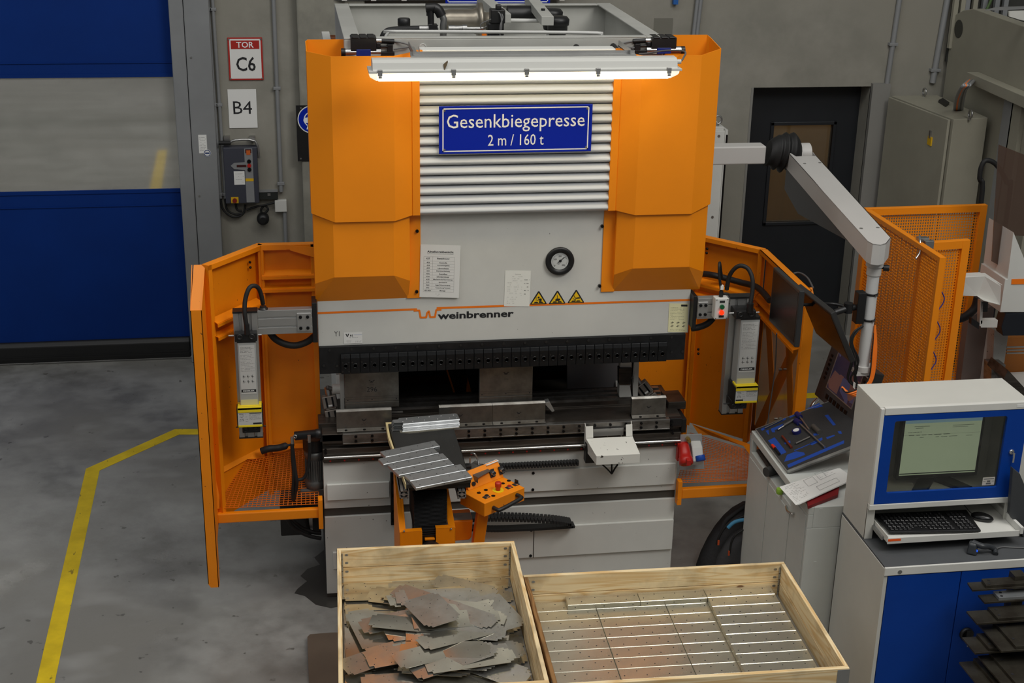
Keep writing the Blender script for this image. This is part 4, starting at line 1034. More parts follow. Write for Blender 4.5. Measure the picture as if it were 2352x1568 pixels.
# one side
GL = thing('side_guard', 'orange sheet metal side guard standing beside the yellow lane line', 'machine guard', (-.25, 7.6, .25), group='orange guards at the ends of the press')
A, B, C, D_ = (.12, 7.87), (-.205, 7.87), (-.5, 7.50), (-.53, 7.31)
mb = MB(); flange_panel(mb, B, A, .55, 2.12, n=(0, -1)); mb.build('rear_panel', ORANGE, GL, bevel=.002)
mb = MB(); flange_panel(mb, (C[0], C[1]), (B[0] - .004, B[1]), .56, 2.12, n=(1, -.8)); mb.build('wing_panel', ORANGE, GL, bevel=.002)
mb = MB(); pr = [(7.50, 2.118), (7.31, 1.93), (7.30, .25), (7.285, .235), (7.37, .235), (7.37, 1.88), (7.50, 2.0)]
x_ = -.555
# leading post: folded section that narrows towards its chamfered head
mb.plate([(-.558, 7.31, 1.925), (-.54, 7.50, 2.118), (-.48, 7.50, 2.118), (-.500, 7.31, 1.925)], (0, 0, -.004))
mb.plate([(-.560, 7.305, .26), (-.560, 7.305, 1.925), (-.500, 7.305, 1.925), (-.500, 7.305, .235), (-.545, 7.305, .235)], (0, .004, 0))
mb.plate([(-.500, 7.305, .235), (-.500, 7.305, 1.925), (-.49, 7.50, 2.118), (-.49, 7.50, .56), (-.497, 7.40, .50), (-.497, 7.36, .235)], (-.004, 0, 0))
mb.plate([(-.560, 7.305, .26), (-.560, 7.305, 1.925), (-.552, 7.50, 2.118), (-.552, 7.50, .56), (-.556, 7.36, .26)], (.004, 0, 0))
mb.build('leading_post', ORANGE, GL)
n_ = (1, -.8)
mb = MB(); rib(mb, (-.47, 7.505), (-.225, 7.835), 1.80, n_, .05); mb.build('wing_rib', ORANGE, GL)
mb = MB(); rib(mb, (-.19, 7.866), (.11, 7.866), 1.955, (0, -1), .05); mb.build('rear_rib', ORANGE, GL)
mb = MB(); a = [(-.19, 7.82, 2.12), (-.04, 7.82, 2.12), (-.045, 7.82, 2.09), (-.19, 7.82, 2.09)]; mb.plate(a, (0, .004, 0)); mb.plate([(-.03, 7.815, 2.118), (.13, 7.80, 2.105), (.13, 7.80, 2.04), (-.025, 7.815, 2.088)], (0, .004, 0)); mb.build('top_lip', ORANGE, GL)
# lower frame with wire mesh
mb = MB(); mb.box(-.495, .085, 7.455, 7.49, .565, .625); mb.build('cross_rail', ORANGE, GL, bevel=.006)
mb = MB(); mb.box(.082, .108, 7.44, 7.50, .50, .69); mb.build('end_bracket', ORANGE, GL, bevel=.003)
cs = [at(505, 1085, Y=7.50), at(598, 1041, Y=7.80), at(606, 1053, Y=7.74), at(569, 1054, Y=7.68), at(506, 1088, Y=7.52)]
mb = MB(); mb.plate([at(492, 1080, Y=7.50), at(600, 1028, Y=7.82), at(610, 1052, Y=7.76), at(569, 1054, Y=7.70), at(504, 1090, Y=7.5), at(504, 1168, Y=7.47), at(494, 1168, Y=7.47)], (0, .004, .0)); mb.build('mesh_rim', ORANGE, GL)
mb = MB(); mb.plate([at(626, 1040, Y=7.78), at(645, 1041, Y=7.76), at(668, 1030, Y=7.78), at(727, 1026, Y=7.80), at(727, 1018, Y=7.84), at(626, 1020, Y=7.84)], (0, .004, 0)); mb.build('mesh_rim', ORANGE, GL)
mb = MB(); wire_mesh(mb, at(505, 1168, Y=7.48), at(733, 1158, Y=7.48), at(727, 1028, Y=7.81), at(548, 1062, Y=7.70), 22, 24); mb.build('wire_mesh', MESHM, GL)
mb = MB()
for (x, y) in ((574, 602), (575, 614)): p = at(x, y, Y=7.78); mb.ball(p, .008, 10)
mb.build('bolt', SCREW, GL)
mb = MB(); mb.tube([at(600, 1036, Y=7.72), at(618, 1030, Y=7.72), at(640, 1028, Y=7.74), at(662, 1022, Y=7.74), at(676, 1020, Y=7.74)], lambda t: .022 if t < .7 else .008, 8, 4); mb.build('cable_plug', RUBBER, GL)
# other side
GR = thing('side_guard', 'orange side guard with wall windows, beside the grey swing arm and the screens', 'machine guard', (2.7, 8.0, .25), group='orange guards at the ends of the press')
E1, E2, E3 = (2.62, 8.58), (2.942, 8.24), (2.942, 7.40)
TOPZ = 1.885
mb = MB(); flange_panel(mb, E1, E2, .55, TOPZ, n=(-1, -1)); mb.build('wing_panel', ORANGE, GR, bevel=.002)
mb = MB(); flange_panel(mb, (2.10, 8.60), (2.60, 8.60), .45, TOPZ, n=(0, -1)); mb.build('rear_panel', ORANGE, GR, bevel=.002)
# cut-out side panel
mb = MB(); y0, y1 = 7.42, 8.22; mb.box(2.942, 2.946, y0, y1, 1.60, TOPZ)
for (ya, za, yb, zb_) in ((7.44, .7, 7.44, 1.62), (8.20, .7, 8.20, 1.62)): mb.box(2.942, 2.946, ya - .03, ya + .03, .6, 1.62)
for (pa, pb) in (((7.50, 1.60), (8.15, .62)), ((7.75, 1.60), (7.50, .9)), ((8.15, 1.6), (7.9, 1.05))):
    d = Vector((0, pb[0] - pa[0], pb[1] - pa[1])).normalized(); w = Vector((0, -d.z, d.y)) * .05
    a = Vector((2.942, *pa)); b = Vector((2.942, *pb)); mb.plate([a - w, b - w, b + w, a + w], (.004, 0, 0))
mb.box(2.942, 2.946, y0, y1, .5, .70)
mb.box(2.895, 2.946, y0, y1, TOPZ - .004, TOPZ); mb.box(2.895, 2.899, y0, y1, TOPZ - .03, TOPZ)
mb.build('window_panel', ORANGE, GR, bevel=.0)
mb = MB(); mb.box(2.935, 2.939, y0, y1, .62, 1.62); mb.build('clear_pane', mat('tinted_pane', (200, 190, 170), .05, trans=.96), GR)
mb = MB(); mb.box(2.90, 2.965, 7.385, 7.425, .45, TOPZ - .09); mb.plate([(2.895, 7.385, TOPZ - .09), (2.968, 7.385, TOPZ - .09), (2.968, 7.47, TOPZ), (2.895, 7.47, TOPZ)], (0, .004, -.004)); mb.build('leading_post', ORANGE, GR, bevel=.004)
mb = MB(); rib(mb, (2.60, 8.55), (2.91, 8.22), 1.60, (-1, -1), .05); rib(mb, (2.93, 8.2), (2.93, 7.45), 1.60, (-1, 0), .05); build_each(mb, 'rib', ORANGE, GR)
mb = MB(); mb.tube([at(1605, 628, Y=8.3), at(1640, 632, Y=8.4), at(1700, 648, Y=8.3), at(1740, 660, Y=8.15), at(1768, 690, Y=7.9)], .02, 8, 4); mb.build('cable_duct', RUBBER, GR)
mb = MB(); mb.box(2.262, 2.80, 7.455, 7.49, .56, .625); mb.build('cross_rail', ORANGE, GR, bevel=.006)
mb = MB(); mb.box(2.235, 2.262, 7.45, 7.50, .52, .68); mb.build('end_bracket', ORANGE, GR, bevel=.003)
mb = MB(); mb.plate([at(1590, 974, Y=7.98), at(1606, 999, Y=7.93), at(1629, 999, Y=7.90), at(1708, 1024, Y=7.72), at(1722, 1044, Y=7.6), at(1722, 1020, Y=7.70)], (0, .004, 0)); mb.build('mesh_rim', ORANGE, GR)
mb = MB(); wire_mesh(mb, at(1555, 1110, Y=7.48), at(1740, 1102, Y=7.48), at(1735, 1040, Y=7.66), at(1585, 995, Y=7.95), 24, 26); mb.build('wire_mesh', MESHM, GR)
mb = MB()
for (x, y) in ((1624, 571), (1623, 581), (1604, 802), (1604, 812)): p = at(x, y, Y=8.45); mb.ball(p, .009, 10)
mb.build('bolt', SCREW, GR)
mb = MB()
for (x, y) in ((1754, 724), (1795, 848), (1785, 961)): p = at(x, y, X=2.93); mb.cyl(p, p - Vector((.02, 0, 0)), .008, seg=8)
mb.build('bolt', ZINC, GR)
mb = MB(); mb.tube([at(1817, 630, Y=7.9), at(1835, 626, Y=7.9), at(1855, 638, Y=7.8), at(1868, 662, Y=7.7)], .006, 8, 5); mb.build('cable', CABLE, GR)
mb = MB(); mb.tube([at(1784, 765, Y=7.40), at(1780, 850, Y=7.5), at(1767, 940, Y=7.5), at(1763, 980, Y=7.5)], .004, 8, 5); mb.build('cable', CABLE, GR)

# ================================================================== laser module on the guide rod
LB = thing('measuring_carriage', 'white chipped sheet metal carriage hanging on the guide rod', 'carriage', (1.79, 7.4, .9))
x0, x1 = 1.647, 1.928
prof = [(7.44, 1.015), (7.26, .975), (7.255, .915), (7.30, .915), (7.44, .935)]
mb = MB(); W4 = .004
# sloping front, lip and two ears
mb.plate([(x0, 7.42, 1.012), (x1, 7.42, 1.012), (x1 + .008, 7.255, .972), (x0 + .03, 7.255, .972)], (0, 0, -.004))
mb.plate([(x0 + .03, 7.255, .974), (x1 + .008, 7.255, .974), (x1 + .008, 7.255, .916), (x0 + .03, 7.255, .916)], (0, .004, 0))
for X, t in ((x0, 1), (x1 - .004, 0)):
    mb.plate([(X, 7.47, .925), (X + (.03 if t else .008), 7.258, .918), (X + (.03 if t else .008), 7.258, .972), (X, 7.42, 1.012), (X, 7.44, 1.075), (X, 7.47, 1.09)], (.004, 0, 0))
for a, b in ((x0, x0 + .045), (x1 - .04, x1)):
    mb.plate([(a, 7.42, 1.012), (b, 7.42, 1.012), (b - .0, 7.44, 1.078), (a, 7.44, 1.078)], (0, .004, 0))
mb.build('cover', speckle(mat('white_chipped', (214, 213, 205), .5, var=.02), (60, 56, 50), 38, .70), LB, bevel=.003)
mb = MB(); mb.box(x0 + .05, x1 - .045, 7.465, 7.472, 1.0, 1.045); mb.build('back_plate', ALU, LB)
mb = MB(); a = at(1427, 1008, Y=7.464); mb.plate([a + Vector((-.018, 0, -.015)), a + Vector((.018, 0, -.015)), a + Vector((0, 0, .02))], (0, .001, 0)); mb.build('warning_sticker', WY_, LB)
mb = MB()
for x in (1395, 1427): a = at(x, 1000, Y=7.466); mb.cyl(a, a + Vector((0, -.004, 0)), .004, seg=8)
mb.build('screw', ZINC, LB)
mb = MB(); mb.box(x0 + .0, x0 + .07, 7.40, 7.46, .86, .985); mb.build('slide_block', BLACKP, LB)
mb = MB()
for (xa, xb) in ((1383, 1405), (1405, 1405), (1419, 1405)): mb.tube([at(xa, 1066, Y=7.38), at((xa + xb) / 2, 1076, Y=7.38), at(xb, 1088, Y=7.38)], .005, 6, 3)
mb.build('cable', RUBBER, LB)

# ================================================================== socket plate
SP = thing('socket_plate', 'grey steel plate with a red and a blue power socket at the bed end', 'socket plate', (2.35, 7.5, .69))
a, b, c, d = (at(x, y, Y=7.49) for x, y in ((1560, 1079), (1618, 1077), (1612, 996), (1563, 998)))
mb = MB(); mb.plate([a, b, c, d], (0, .004, 0)); mb.build('plate', mat('plate_grey', (168, 170, 172), .4, .3), SP, bevel=.002)
mb = MB(); p, q = at(1571, 1024, Y=7.45), at(1576, 1062, Y=7.38); mb.lathe([(.022, 0), (.030, .01), (.036, .06), (.038, .085), (.042, .087), (.042, .125), (.034, .130)], p + Vector((0, .01, .01)), (q - p), 20)
mb.box(p.x - .035, p.x + .03, 7.455, 7.49, p.z - .10, p.z + .01)
sk = mb.build('red_socket', REDP, SP); mb = MB(); r_ = at(1581, 1060, Y=7.34); mb.box(r_.x - .012, r_.x + .012, 7.325, 7.36, r_.z - .02, r_.z + .015); mb.build('latch', REDP, sk, bevel=.002)
mb = MB(); p = at(1600, 1035, Y=7.46); mb.prism([(7.49, p.z + .055), (7.44, p.z + .03), (7.40, p.z - .04), (7.42, p.z - .075), (7.49, p.z - .05)], 'x', p.x - .035, p.x + .03); sk = mb.build('white_socket', mat('socket_grey', (190, 190, 186), .4), SP, bevel=.006)
mb = MB(); q = at(1609, 1053, Y=7.40); mb.lathe([(.030, 0), (.031, .03), (.024, .034), (.001, .034)], q + Vector((0, .02, .01)), Vector((.1, -.5, -.7)), 22); lid = mb.build('blue_lid', BLUEP, sk)
mb = MB(); p = at(1579, 1006, Y=7.49); mb.cyl(p, p + Vector((0, -.03, 0)), .014, seg=6, smooth=False); mb.cyl(p + Vector((0, -.03, 0)), p + Vector((0, -.05, 0)), .009, seg=12); mb.build('brass_fitting', mat('brass', (190, 160, 90), .3, .9), SP)

# ================================================================== drives at the ends of the bed
DM = mat('grey_motor', (96, 96, 94), .45, .4, var=.1, scale=8)
mb = MB(); a = at(722, 1030, Y=7.62); mb.lathe([(.05, .0), (.062, .01), (.062, .05), (.056, .055), (.056, .20), (.062, .21), (.062, .235), (.02, .25)], (a.x, 7.6, .70), (0, 0, 1), 26)
for k in range(14):
    t = PI + k * PI / 13; mb.box(a.x + .056 * math.cos(t) - .002, a.x + .056 * math.cos(t) + .002, 7.6 + .062 * math.sin(t) - .004, 7.6 + .056 * math.sin(t) + .004, .765, .89)
MT = thing('electric_motor', 'grey upright motor at the bed end beside the wire mesh', 'motor', (a.x, 7.6, .64)); mb.build('motor_body', DM, MT)
mb = MB(); mb.cyl((a.x, 7.6, .95), (a.x, 7.6, 1.02), .066, seg=24); mb.build('fan_cowl', BLACKP, MT)
mb = MB(); mb.box(a.x - .09, a.x + .075, 7.55, 7.68, .66, .705); mb.build('motor_flange', DM, MT, bevel=.005)
HC = thing('hydraulic_cylinder', 'black cylinder with two hoses lying across the bed end', 'hydraulic cylinder', (0, 7.55, 1.0))
p, q = at(676, 1001, Y=7.50), at(738, 995, Y=7.50)
mb = MB(); mb.lathe([(.022, 0), (.026, .004), (.026, .12), (.029, .122), (.029, .15), (.02, .155)], p, q - p, 20); mb.build('barrel', BLACKP, HC)
mb = MB(); mb.lathe([(.012, 0), (.012, .004), (.006, .004), (.005, .001)], p + Vector((.004, -.022, .006)), (-.3, -1, .2), 12); mb.build('bolt', ZINC, HC)
mb = MB()
for (x, y) in ((671, 1008), (710, 1004)): a_ = at(x, y, Y=7.46); mb.cyl(a_ + Vector((0, 0, .012)), a_ - Vector((0, 0, .03)), .010, seg=10)
build_each(mb, 'fitting', ZINC, HC)
mb = MB(); mb.tube([at(671, 1018, Y=7.46), at(672, 1050, Y=7.46), at(675, 1090, Y=7.46), at(673, 1130, Y=7.48), at(674, 1148, Y=7.5)], .011, 10, 5); mb.build('hose', RUBBER, HC)
mb = MB(); mb.tube([at(672, 1030, Y=7.47), at(678, 1080, Y=7.46), at(682, 1110, Y=7.46), at(676, 1145, Y=7.5)], .010, 10, 5); mb.build('hose', RUBBER, HC)
mb = MB(); mb.tube([at(710, 1012, Y=7.46), at(711, 1040, Y=7.47), at(706, 1080, Y=7.47), at(697, 1098, Y=7.47), at(684, 1102, Y=7.47)], .010, 10, 5); mb.build('hose', RUBBER, HC)
PC = mat('cast_grey', (132, 124, 116), .4, .5, var=.1, scale=14)
def ram_cyl(p, q, label, w=.042):
    T = thing('pneumatic_cylinder', label, 'pneumatic cylinder', q); d = (q - p).normalized(); sx = d.cross(Vector((0, 1, 0))).normalized(); sy = d.cross(sx)
    L_ = (q - p).length; M = Matrix((sx.to_4d(), sy.to_4d(), d.to_4d(), (0, 0, 0, 1))).transposed(); M[3][3] = 1
    for i in range(3): M[i][3] = p[i]
    M[3][0] = M[3][1] = M[3][2] = 0
    mb = MB(); mb.box(-w, w, -w, w, 0, L_ * .42, M); mb.box(-w, w, -w, w, L_ * .48, L_ * .9, M); mb.box(-w * .8, w * .8, -w * .8, w * .8, L_ * .42, L_ * .48, M)
    b = mb.build('body', PC, T, bevel=.008)
    mb = MB()
    for z0, z1 in ((.04, .38), (.52, .86)):
        for x in (-.55, .3): mb.box(w * x, w * (x + .25), w, w + .002, L_ * z0, L_ * z1, M); mb.box(w * x, w * (x + .25), -w - .002, -w, L_ * z0, L_ * z1, M)
    mb.build('slot', SCREW, b)
    mb = MB()
    for z0 in (.30, .80): mb.box(-w * .28, w * .28, -w - .003, -w, L_ * z0, L_ * (z0 + .05), M); mb.box(-w * .28, w * .28, w, w + .003, L_ * z0, L_ * (z0 + .05), M)
    mb.build('white_tag', WHITEP, b)
    mb = MB(); mb.cyl(M @ Vector((0, 0, -.05)), M @ Vector((0, 0, .0)), .018, seg=12); mb.cyl(M @ Vector((0, 0, L_ * .9)), M @ Vector((0, 0, L_)), .03, seg=18); build_each(mb, 'rod_end', ZINC, T)
ram_cyl(at(755, 907, Y=7.74), at(768, 972, Y=7.70), 'upright cast cylinder beside the punch marked 296')
ram_cyl(at(1470, 880, Y=7.85), at(1512, 935, Y=7.80), 'inclined cast cylinder behind the short steel die')
mb = MB(); mb.ball(at(753, 890, Y=7.73), .014, 12); mb.cyl(at(753, 890, Y=7.73), at(764, 893, Y=7.73), .012); mb.build('joint', DM, PRESS)
# hoses and fittings low behind the wire mesh
mb = MB()
for i, P in enumerate(([(655, 1180), (668, 1205), (690, 1222), (715, 1232), (738, 1236)], [(662, 1185), (690, 1210), (720, 1222), (738, 1224)], [(700, 1180), (706, 1206), (712, 1226)])):
    mb.tube([at(x, y, Y=7.62 + .03 * i) for x, y in P], .012, 8, 4)
build_each(mb, 'low_hose', RUBBER, PRESS)
mb = MB(); a_ = at(690, 1190, Y=7.8); mb.box(a_.x - .12, a_.x + .12, 7.75, 8.1, .30, .52); mb.build('valve_unit', BLACKP, PRESS, bevel=.006)
mb = MB(); a_ = at(714, 1200, Y=7.7); mb.box(a_.x - .012, a_.x + .012, 7.68, 7.70, a_.z - .05, a_.z + .06); mb.build('level_gauge', ALU, PRESS, bevel=.002)
# ================================================================== sheet support in front of the bed
SS = thing('sheet_support', 'orange sheet support stand with black bellows and black table plate', 'support stand', (.66, 6.95, 0))
PLZ = 1.135
mb = MB(); a = .495; b = .862
mb.prism([(a, 7.49), (b, 7.49), (b + .01, 6.80), (b + .02, 6.73), (.535, 6.70)], 'z', PLZ - .028, PLZ); mb.build('table_plate', speckle(mat('black_table_plate', (46, 46, 45), .42, var=.12, scale=6, stretch=(3, .4, 1)), (80, 78, 74), 30, .70, (6, .3, 1)), SS, bevel=.004)
mb = MB(); mb.prism([(.482, 7.495), (.495, 7.495), (.495, 7.30), (.535, 6.70), (.530, 6.70), (.482, 7.30)], 'z', PLZ - .03, PLZ + .003); mb.box(.482, .525, 7.478, 7.495, PLZ - .03, PLZ + .004); mb.build('edge_trim', mat('cream_plywood', (205, 188, 140), .6), SS, bevel=.002)
def tslot(mb, x, z, s, y0, y1):
    mb.box(x, x + s, y0, y1, z, z + s * .12); mb.box(x, x + s, y0, y1, z + s * .88, z + s)
    mb.box(x, x + s * .12, y0, y1, z, z + s * .35); mb.box(x, x + s * .12, y0, y1, z + s * .65, z + s)
    mb.box(x + s * .88, x + s, y0, y1, z, z + s * .35); mb.box(x + s * .88, x + s, y0, y1, z + s * .65, z + s)
    mb.box(x + s * .33, x + s * .67, y0, y1, z + s * .33, z + s * .67)
    for p, q in ((0, .33), (.67, 1)): mb.box(x + s * p, x + s * q, y0, y1, z + s * .46, z + s * .54); mb.box(x + s * .46, x + s * .54, y0, y1, z + s * p, z + s * q)
for px in (918, 1051):
    p = at(px, 1147, Y=6.72); mb = MB(); tslot(mb, p.x, p.z + .005, .046, 6.72, 7.3); mb.build('support_profile', ALU, SS)
mb = MB(); p = at(940, 1123, Y=6.73); mb.box(p.x, .88, 6.74, 7.2, PLZ - .06, PLZ - .028); mb.build('carrier', BLACKP, SS, bevel=.003)
# bellows
mb = MB(); n = 30; zt, zb = zz(990, 1128, 6.78), zz(990, 1217, 6.78); x0, x1 = xx(950, 1170, 6.78), xx(1027, 1170, 6.78)
for i in range(n):
    z = zb + (zt - zb) * i / n; h = (zt - zb) / n; e = .006
    s_ = [Vector(q) for q in ((x0 + e, 6.786, z), (x1 - e, 6.786, z), (x1 - e, 7.06, z), (x0 + e, 7.06, z), (x0, 6.78, z + h / 2), (x1, 6.78, z + h / 2), (x1, 7.066, z + h / 2), (x0, 7.066, z + h / 2))]
    mb.hexa(s_); mb.hexa(s_[4:] + [v + Vector((0, 0, h)) for v in s_[:4]])
mb.build('bellows', mat('bellows_black', (22, 22, 23), .4), SS)
mb = MB(); mb.box(x0 + .012, x1 - .012, 6.80, 7.04, .2, zb + .01); mb.build('column', BLACKP, SS)
# housing
hx0, hx1 = .50, .80; hz = zz(980, 1222, 6.76)
mb = MB(); Y0 = 6.74; s0 = xx(970, 1235, Y0); s1 = xx(1001, 1235, Y0)
zl = zz(928, 1222, Y0)
mb.plate([(hx0, 7.15, .04), (hx0, Y0 + .0, .04), (hx0, Y0, zl), (hx0 - .0, 7.15, 1.02)], (.004, 0, 0))
mb.box(hx0, s0, Y0, Y0 + .004, .04, zl); mb.box(s1, hx1, Y0, Y0 + .004, .04, zl + .01); mb.box(s0, s1, Y0, Y0 + .004, .04, .5)
mb.plate([(hx1, 7.15, .04), (hx1, Y0, .04), (hx1, Y0, zl + .01), (hx1, 7.15, .92)], (-.004, 0, 0))
mb.plate([(hx0, Y0, zl), (hx0 + .035, Y0 + .04, zl + .002), (hx0 + .04, 7.12, 1.0), (hx0, 7.15, 1.02)], (0, 0, -.004))
mb.plate([(hx1, Y0, zl + .01), (hx1 - .035, Y0 + .04, zl + .012), (hx1 - .04, 7.12, .90), (hx1, 7.15, .92)], (0, 0, -.004))
mb.box(hx0, s0, Y0, Y0 + .04, zl - .003, zl); mb.box(s1, hx1, Y0, Y0 + .04, zl + .007, zl + .01)
mb.build('housing', ORANGE, SS, bevel=.002)
mb = MB()
for (x, y, Y) in ((908, 1120, 7.1), (918, 1165, 6.95), (928, 1219, 6.74), (1036, 1214, 6.74), (1028, 1165, 6.95)):
    p = at(x, y, Y=Y); mb.ball(p + Vector((0, -.003, 0)), .006, 8)
mb.build('bolt', ZINC, SS)
mb = MB(); mb.box(s0, s1, Y0 + .02, Y0 + .06, .5, zl + .005); c = at(990, 1262, Y=Y0 - .01)
for k in range(3): mb.box(s0 - .004, s1 + .004, Y0 + .012, Y0 + .02, zl - .012 - k * .012, zl - .006 - k * .012)
mb.build('guide_block', BLACKP, SS, bevel=.002)
mb = MB(); mb.cyl(c + Vector((0, -.02, -.01)), c + Vector((0, .02, -.01)), .058, seg=32); mb.build('hand_wheel', BLACKP, SS, bevel=.004)
mb = MB(); c2 = at(987, 1237, Y=Y0 + .01); mb.box(c2.x - .027, c2.x + .027, Y0 + .002, Y0 + .02, c2.z - .006, c2.z + .006); mb.build('orange_clip', ORANGE, SS, bevel=.003)
# side box with plate
Ys = 6.90; bx0, bx1 = xx(1034, 1215, Ys), xx(1086, 1215, Ys); bz0, bz1 = zz(1060, 1242, Ys), zz(1060, 1196, Ys)
mb = MB(); mb.prism([(bx0, bz0), (bx1 - .02, bz0 + .003), (bx1 - .006, bz0 + .02), (bx1, bz1), (bx0, bz1)], 'y', Ys, Ys + .14); mb.build('side_box', ORANGE, SS, bevel=.006)
mb = MB(); mb.box(bx0 + .0, bx1 - .004, Ys + .01, Ys + .09, bz1 - .001, bz1 + .002); tp = mb.build('name_plate', mat('engraved_grey', (140, 136, 130), .4, .3), SS)
mb = MB(); f = Face((bx0, Ys + .015, bz1 + .0022), (1, 0, 0), (0, 1, 0), bx1 - bx0, .07); f.scribble(mb, .2, .3, .85, .7, 2, .002, 2, .7); mb.build('print', CABLE, tp)
# dark mounting plate on the press
mb = MB(); q0 = at(898, 1205, Y=7.47); q1 = at(909, 1085, Y=7.47); mb.box(q0.x, q1.x + .02, 7.465, 7.482, q0.z, q1.z); m_ = mb.build('mounting_plate', BLACK, SS)
mb = MB()
for y in (1108, 1138, 1176, 1195): p = at(904, y, Y=7.46); mb.cyl(p, p + Vector((0, .02, 0)), .012, seg=12)
mb.build('bolt', SCREW, m_)

# ---- bent trays resting on the table plate
GALV = mat('galvanised_sheet', (212, 207, 188), .27, .78, rgb2=(186, 182, 165), scale=5, rvar=.05, detail=6)
GALVD = mat('galvanised_grey_sheet', (176, 179, 180), .36, .7, rgb2=(150, 153, 155), scale=5, rvar=.05, detail=6)
EDGE = mat('bright_cut_edge', (215, 216, 216), .22, .9)
def bent_tray(c, label, group, h=.016, holes=((.1, .3), (.35, .7), (.5, .28), (.66, .7), (.9, .3), (.9, .75), (.08, .75)), name='bent_tray', m=None, zz_=None):
    """c: four top corners (front-left, front-right, back-right, back-left) in space"""
    c = [Vector(q) for q in c]; n = (c[1] - c[0]).cross(c[3] - c[0]).normalized()
    if n.z < 0: n = -n
    o = sum(c, Vector()) / 4
    mb = MB(); r = .0022; u = (c[1] - c[0]).normalized(); v = (c[3] - c[0]).normalized()
    ins = [c[0] + (u + v) * r, c[1] + (-u + v) * r, c[2] - (u + v) * r, c[3] + (u - v) * r]
    low = [p - n * r for p in c]; bot = [p - n * h for p in c]
    A = ins + low + bot
    fs = [(0, 1, 2, 3)] + [(i, (i + 1) % 4, 4 + (i + 1) % 4, 4 + i) for i in range(4)] + [(4 + i, 4 + (i + 1) % 4, 8 + (i + 1) % 4, 8 + i) for i in range(4)]
    mb.add(A, fs)
    # inner skin so that the sheet has thickness
    inn = [p + (o - p).normalized() * .003 - n * .0015 for p in c]; ib = [p + (o - p).normalized() * .003 - n * h for p in c]
    mb.add(inn + ib, [(3, 2, 1, 0)] + [(4 + i, 4 + (i + 1) % 4, (i + 1) % 4, i) for i in range(4)])
    mb.add(bot + ib, [(i, (i + 1) % 4, 4 + (i + 1) % 4, 4 + i) for i in range(4)])
    mb.cur = 1; L_ = (c[1] - c[0]).length; W__ = (c[3] - c[0]).length
    f = Face(c[0], u, v, L_, W__); f.n = n
    for a_, b_ in holes: f.disc(mb, a_, b_, .0032, .0004, 8)
    ff = Face(bot[0], u, n, L_, h)
    ff.n = -v
    for a_ in (.1, .5, .9): ff.disc(mb, a_, .45, .0026, .0005, 8)
    return mb.build(name, [m or GALV, INK], None, label=label, cat='sheet metal part', group=group)
S6 = [((872.4, 1036.5), (998, 1011), (1010.7, 1023.7), (885.7, 1049.2)), ((868.6, 1053), (994, 1027), (1008, 1039.8), (880.6, 1066.3)), ((890, 1066), (1017, 1040), (1030, 1052.8), (902, 1078)),
      ((902.5, 1078.8), (1030.5, 1053.3), (1043, 1066), (916, 1091)), ((928, 1091), (1058, 1065), (1070.7, 1078.6), (942, 1104)), ((942.5, 1104.8), (1071, 1079.2), (1085, 1094.5), (955, 1120))]
nm = ('farthest', 'second', 'third', 'fourth', 'fifth', 'nearest')
for i, q in enumerate(S6):
    z = PLZ + .017
    bl, br, fr_, fl_ = (at(*p, Z=z) for p in q)
    bent_tray([fl_, fr_, br, bl], 'grey bent tray lying askew on the black table plate, %s of six from the bed' % nm[i], 'trays on the table plate', .016, m=GALVD)

# ---- stack of bent strips at the bed
a0, a1, a2, a3 = at(921, 968, Z=1.19), at(1052, 957, Z=1.19), at(1052, 941, Z=1.19), at(905, 953, Z=1.19)
u = (a1 - a0).normalized(); v = Vector((-u.y, u.x, 0)); L_ = .345
NS = 8
for i in range(NS):
    z = PLZ + .0055 + i * .0066; sh = .0012 * ((i * 7) % 5 - 2)
    o = Vector((a0.x - .01 + sh, a0.y - .025 + .002 * ((i * 3) % 4), z))
    t = thing('bent_strip', 'bent galvanised strip in the stack on the table plate, %s layer' % ('lowest', 'second', 'third', 'fourth', 'fifth', 'sixth', 'seventh', 'topmost')[i], 'sheet metal part', o, group='stack of bent strips at the bed')
    mb = MB(); d = .078; dn = -.0055
    P = lambda s, w, h=0: o + u * s + v * w + Vector((0, 0, h))
    outl = [(.018, 0), (L_, 0), (L_, d * .9), (L_ - .012, d), (.008, d), (-.0, d * .78), (-.03, d * .78), (-.03, .02), (.018, .012)]
    mb.plate([P(*q) for q in outl], (0, 0, .0015))
    mb.plate([P(.018, -.0, 0), P(L_, -.0, 0), P(L_, -.004, dn), P(.018, -.004, dn)], -v * .0015)
    mb.plate([P(-.03, .02), P(-.03, d * .78), P(-.034, d * .78, dn), P(-.034, .02, dn)], -u * .0015)
    sh_ = mb.build('sheet', GALVD, t)
    if i == NS - 1:
        mb = MB(); f = Face(P(0, 0, .0018), u, v, L_, d)
        for a_, b_ in ((.06, .3), (.14, .7), (.22, .2), (.34, .75), (.42, .25), (.52, .75), (.64, .25), (.72, .75), (.84, .25), (.93, .7), (.96, .15)): f.disc(mb, a_, b_, .003, .0003, 8)
        mb.build('hole', WHITEL, t)
# wide lowest flange that sticks out towards the viewer
mb = MB(); o = Vector((a0.x - .008, a0.y - .03, PLZ)); mb.plate([o, o + u * .05 - v * .02, o + u * .345 - v * .003, o + u * .345 + v * .05, o + v * .05], (0, 0, .003))
mb.build('bent_strip', GALV, None, label='galvanised strip lying flat under the stack of bent strips', cat='sheet metal part', group='stack of bent strips at the bed')

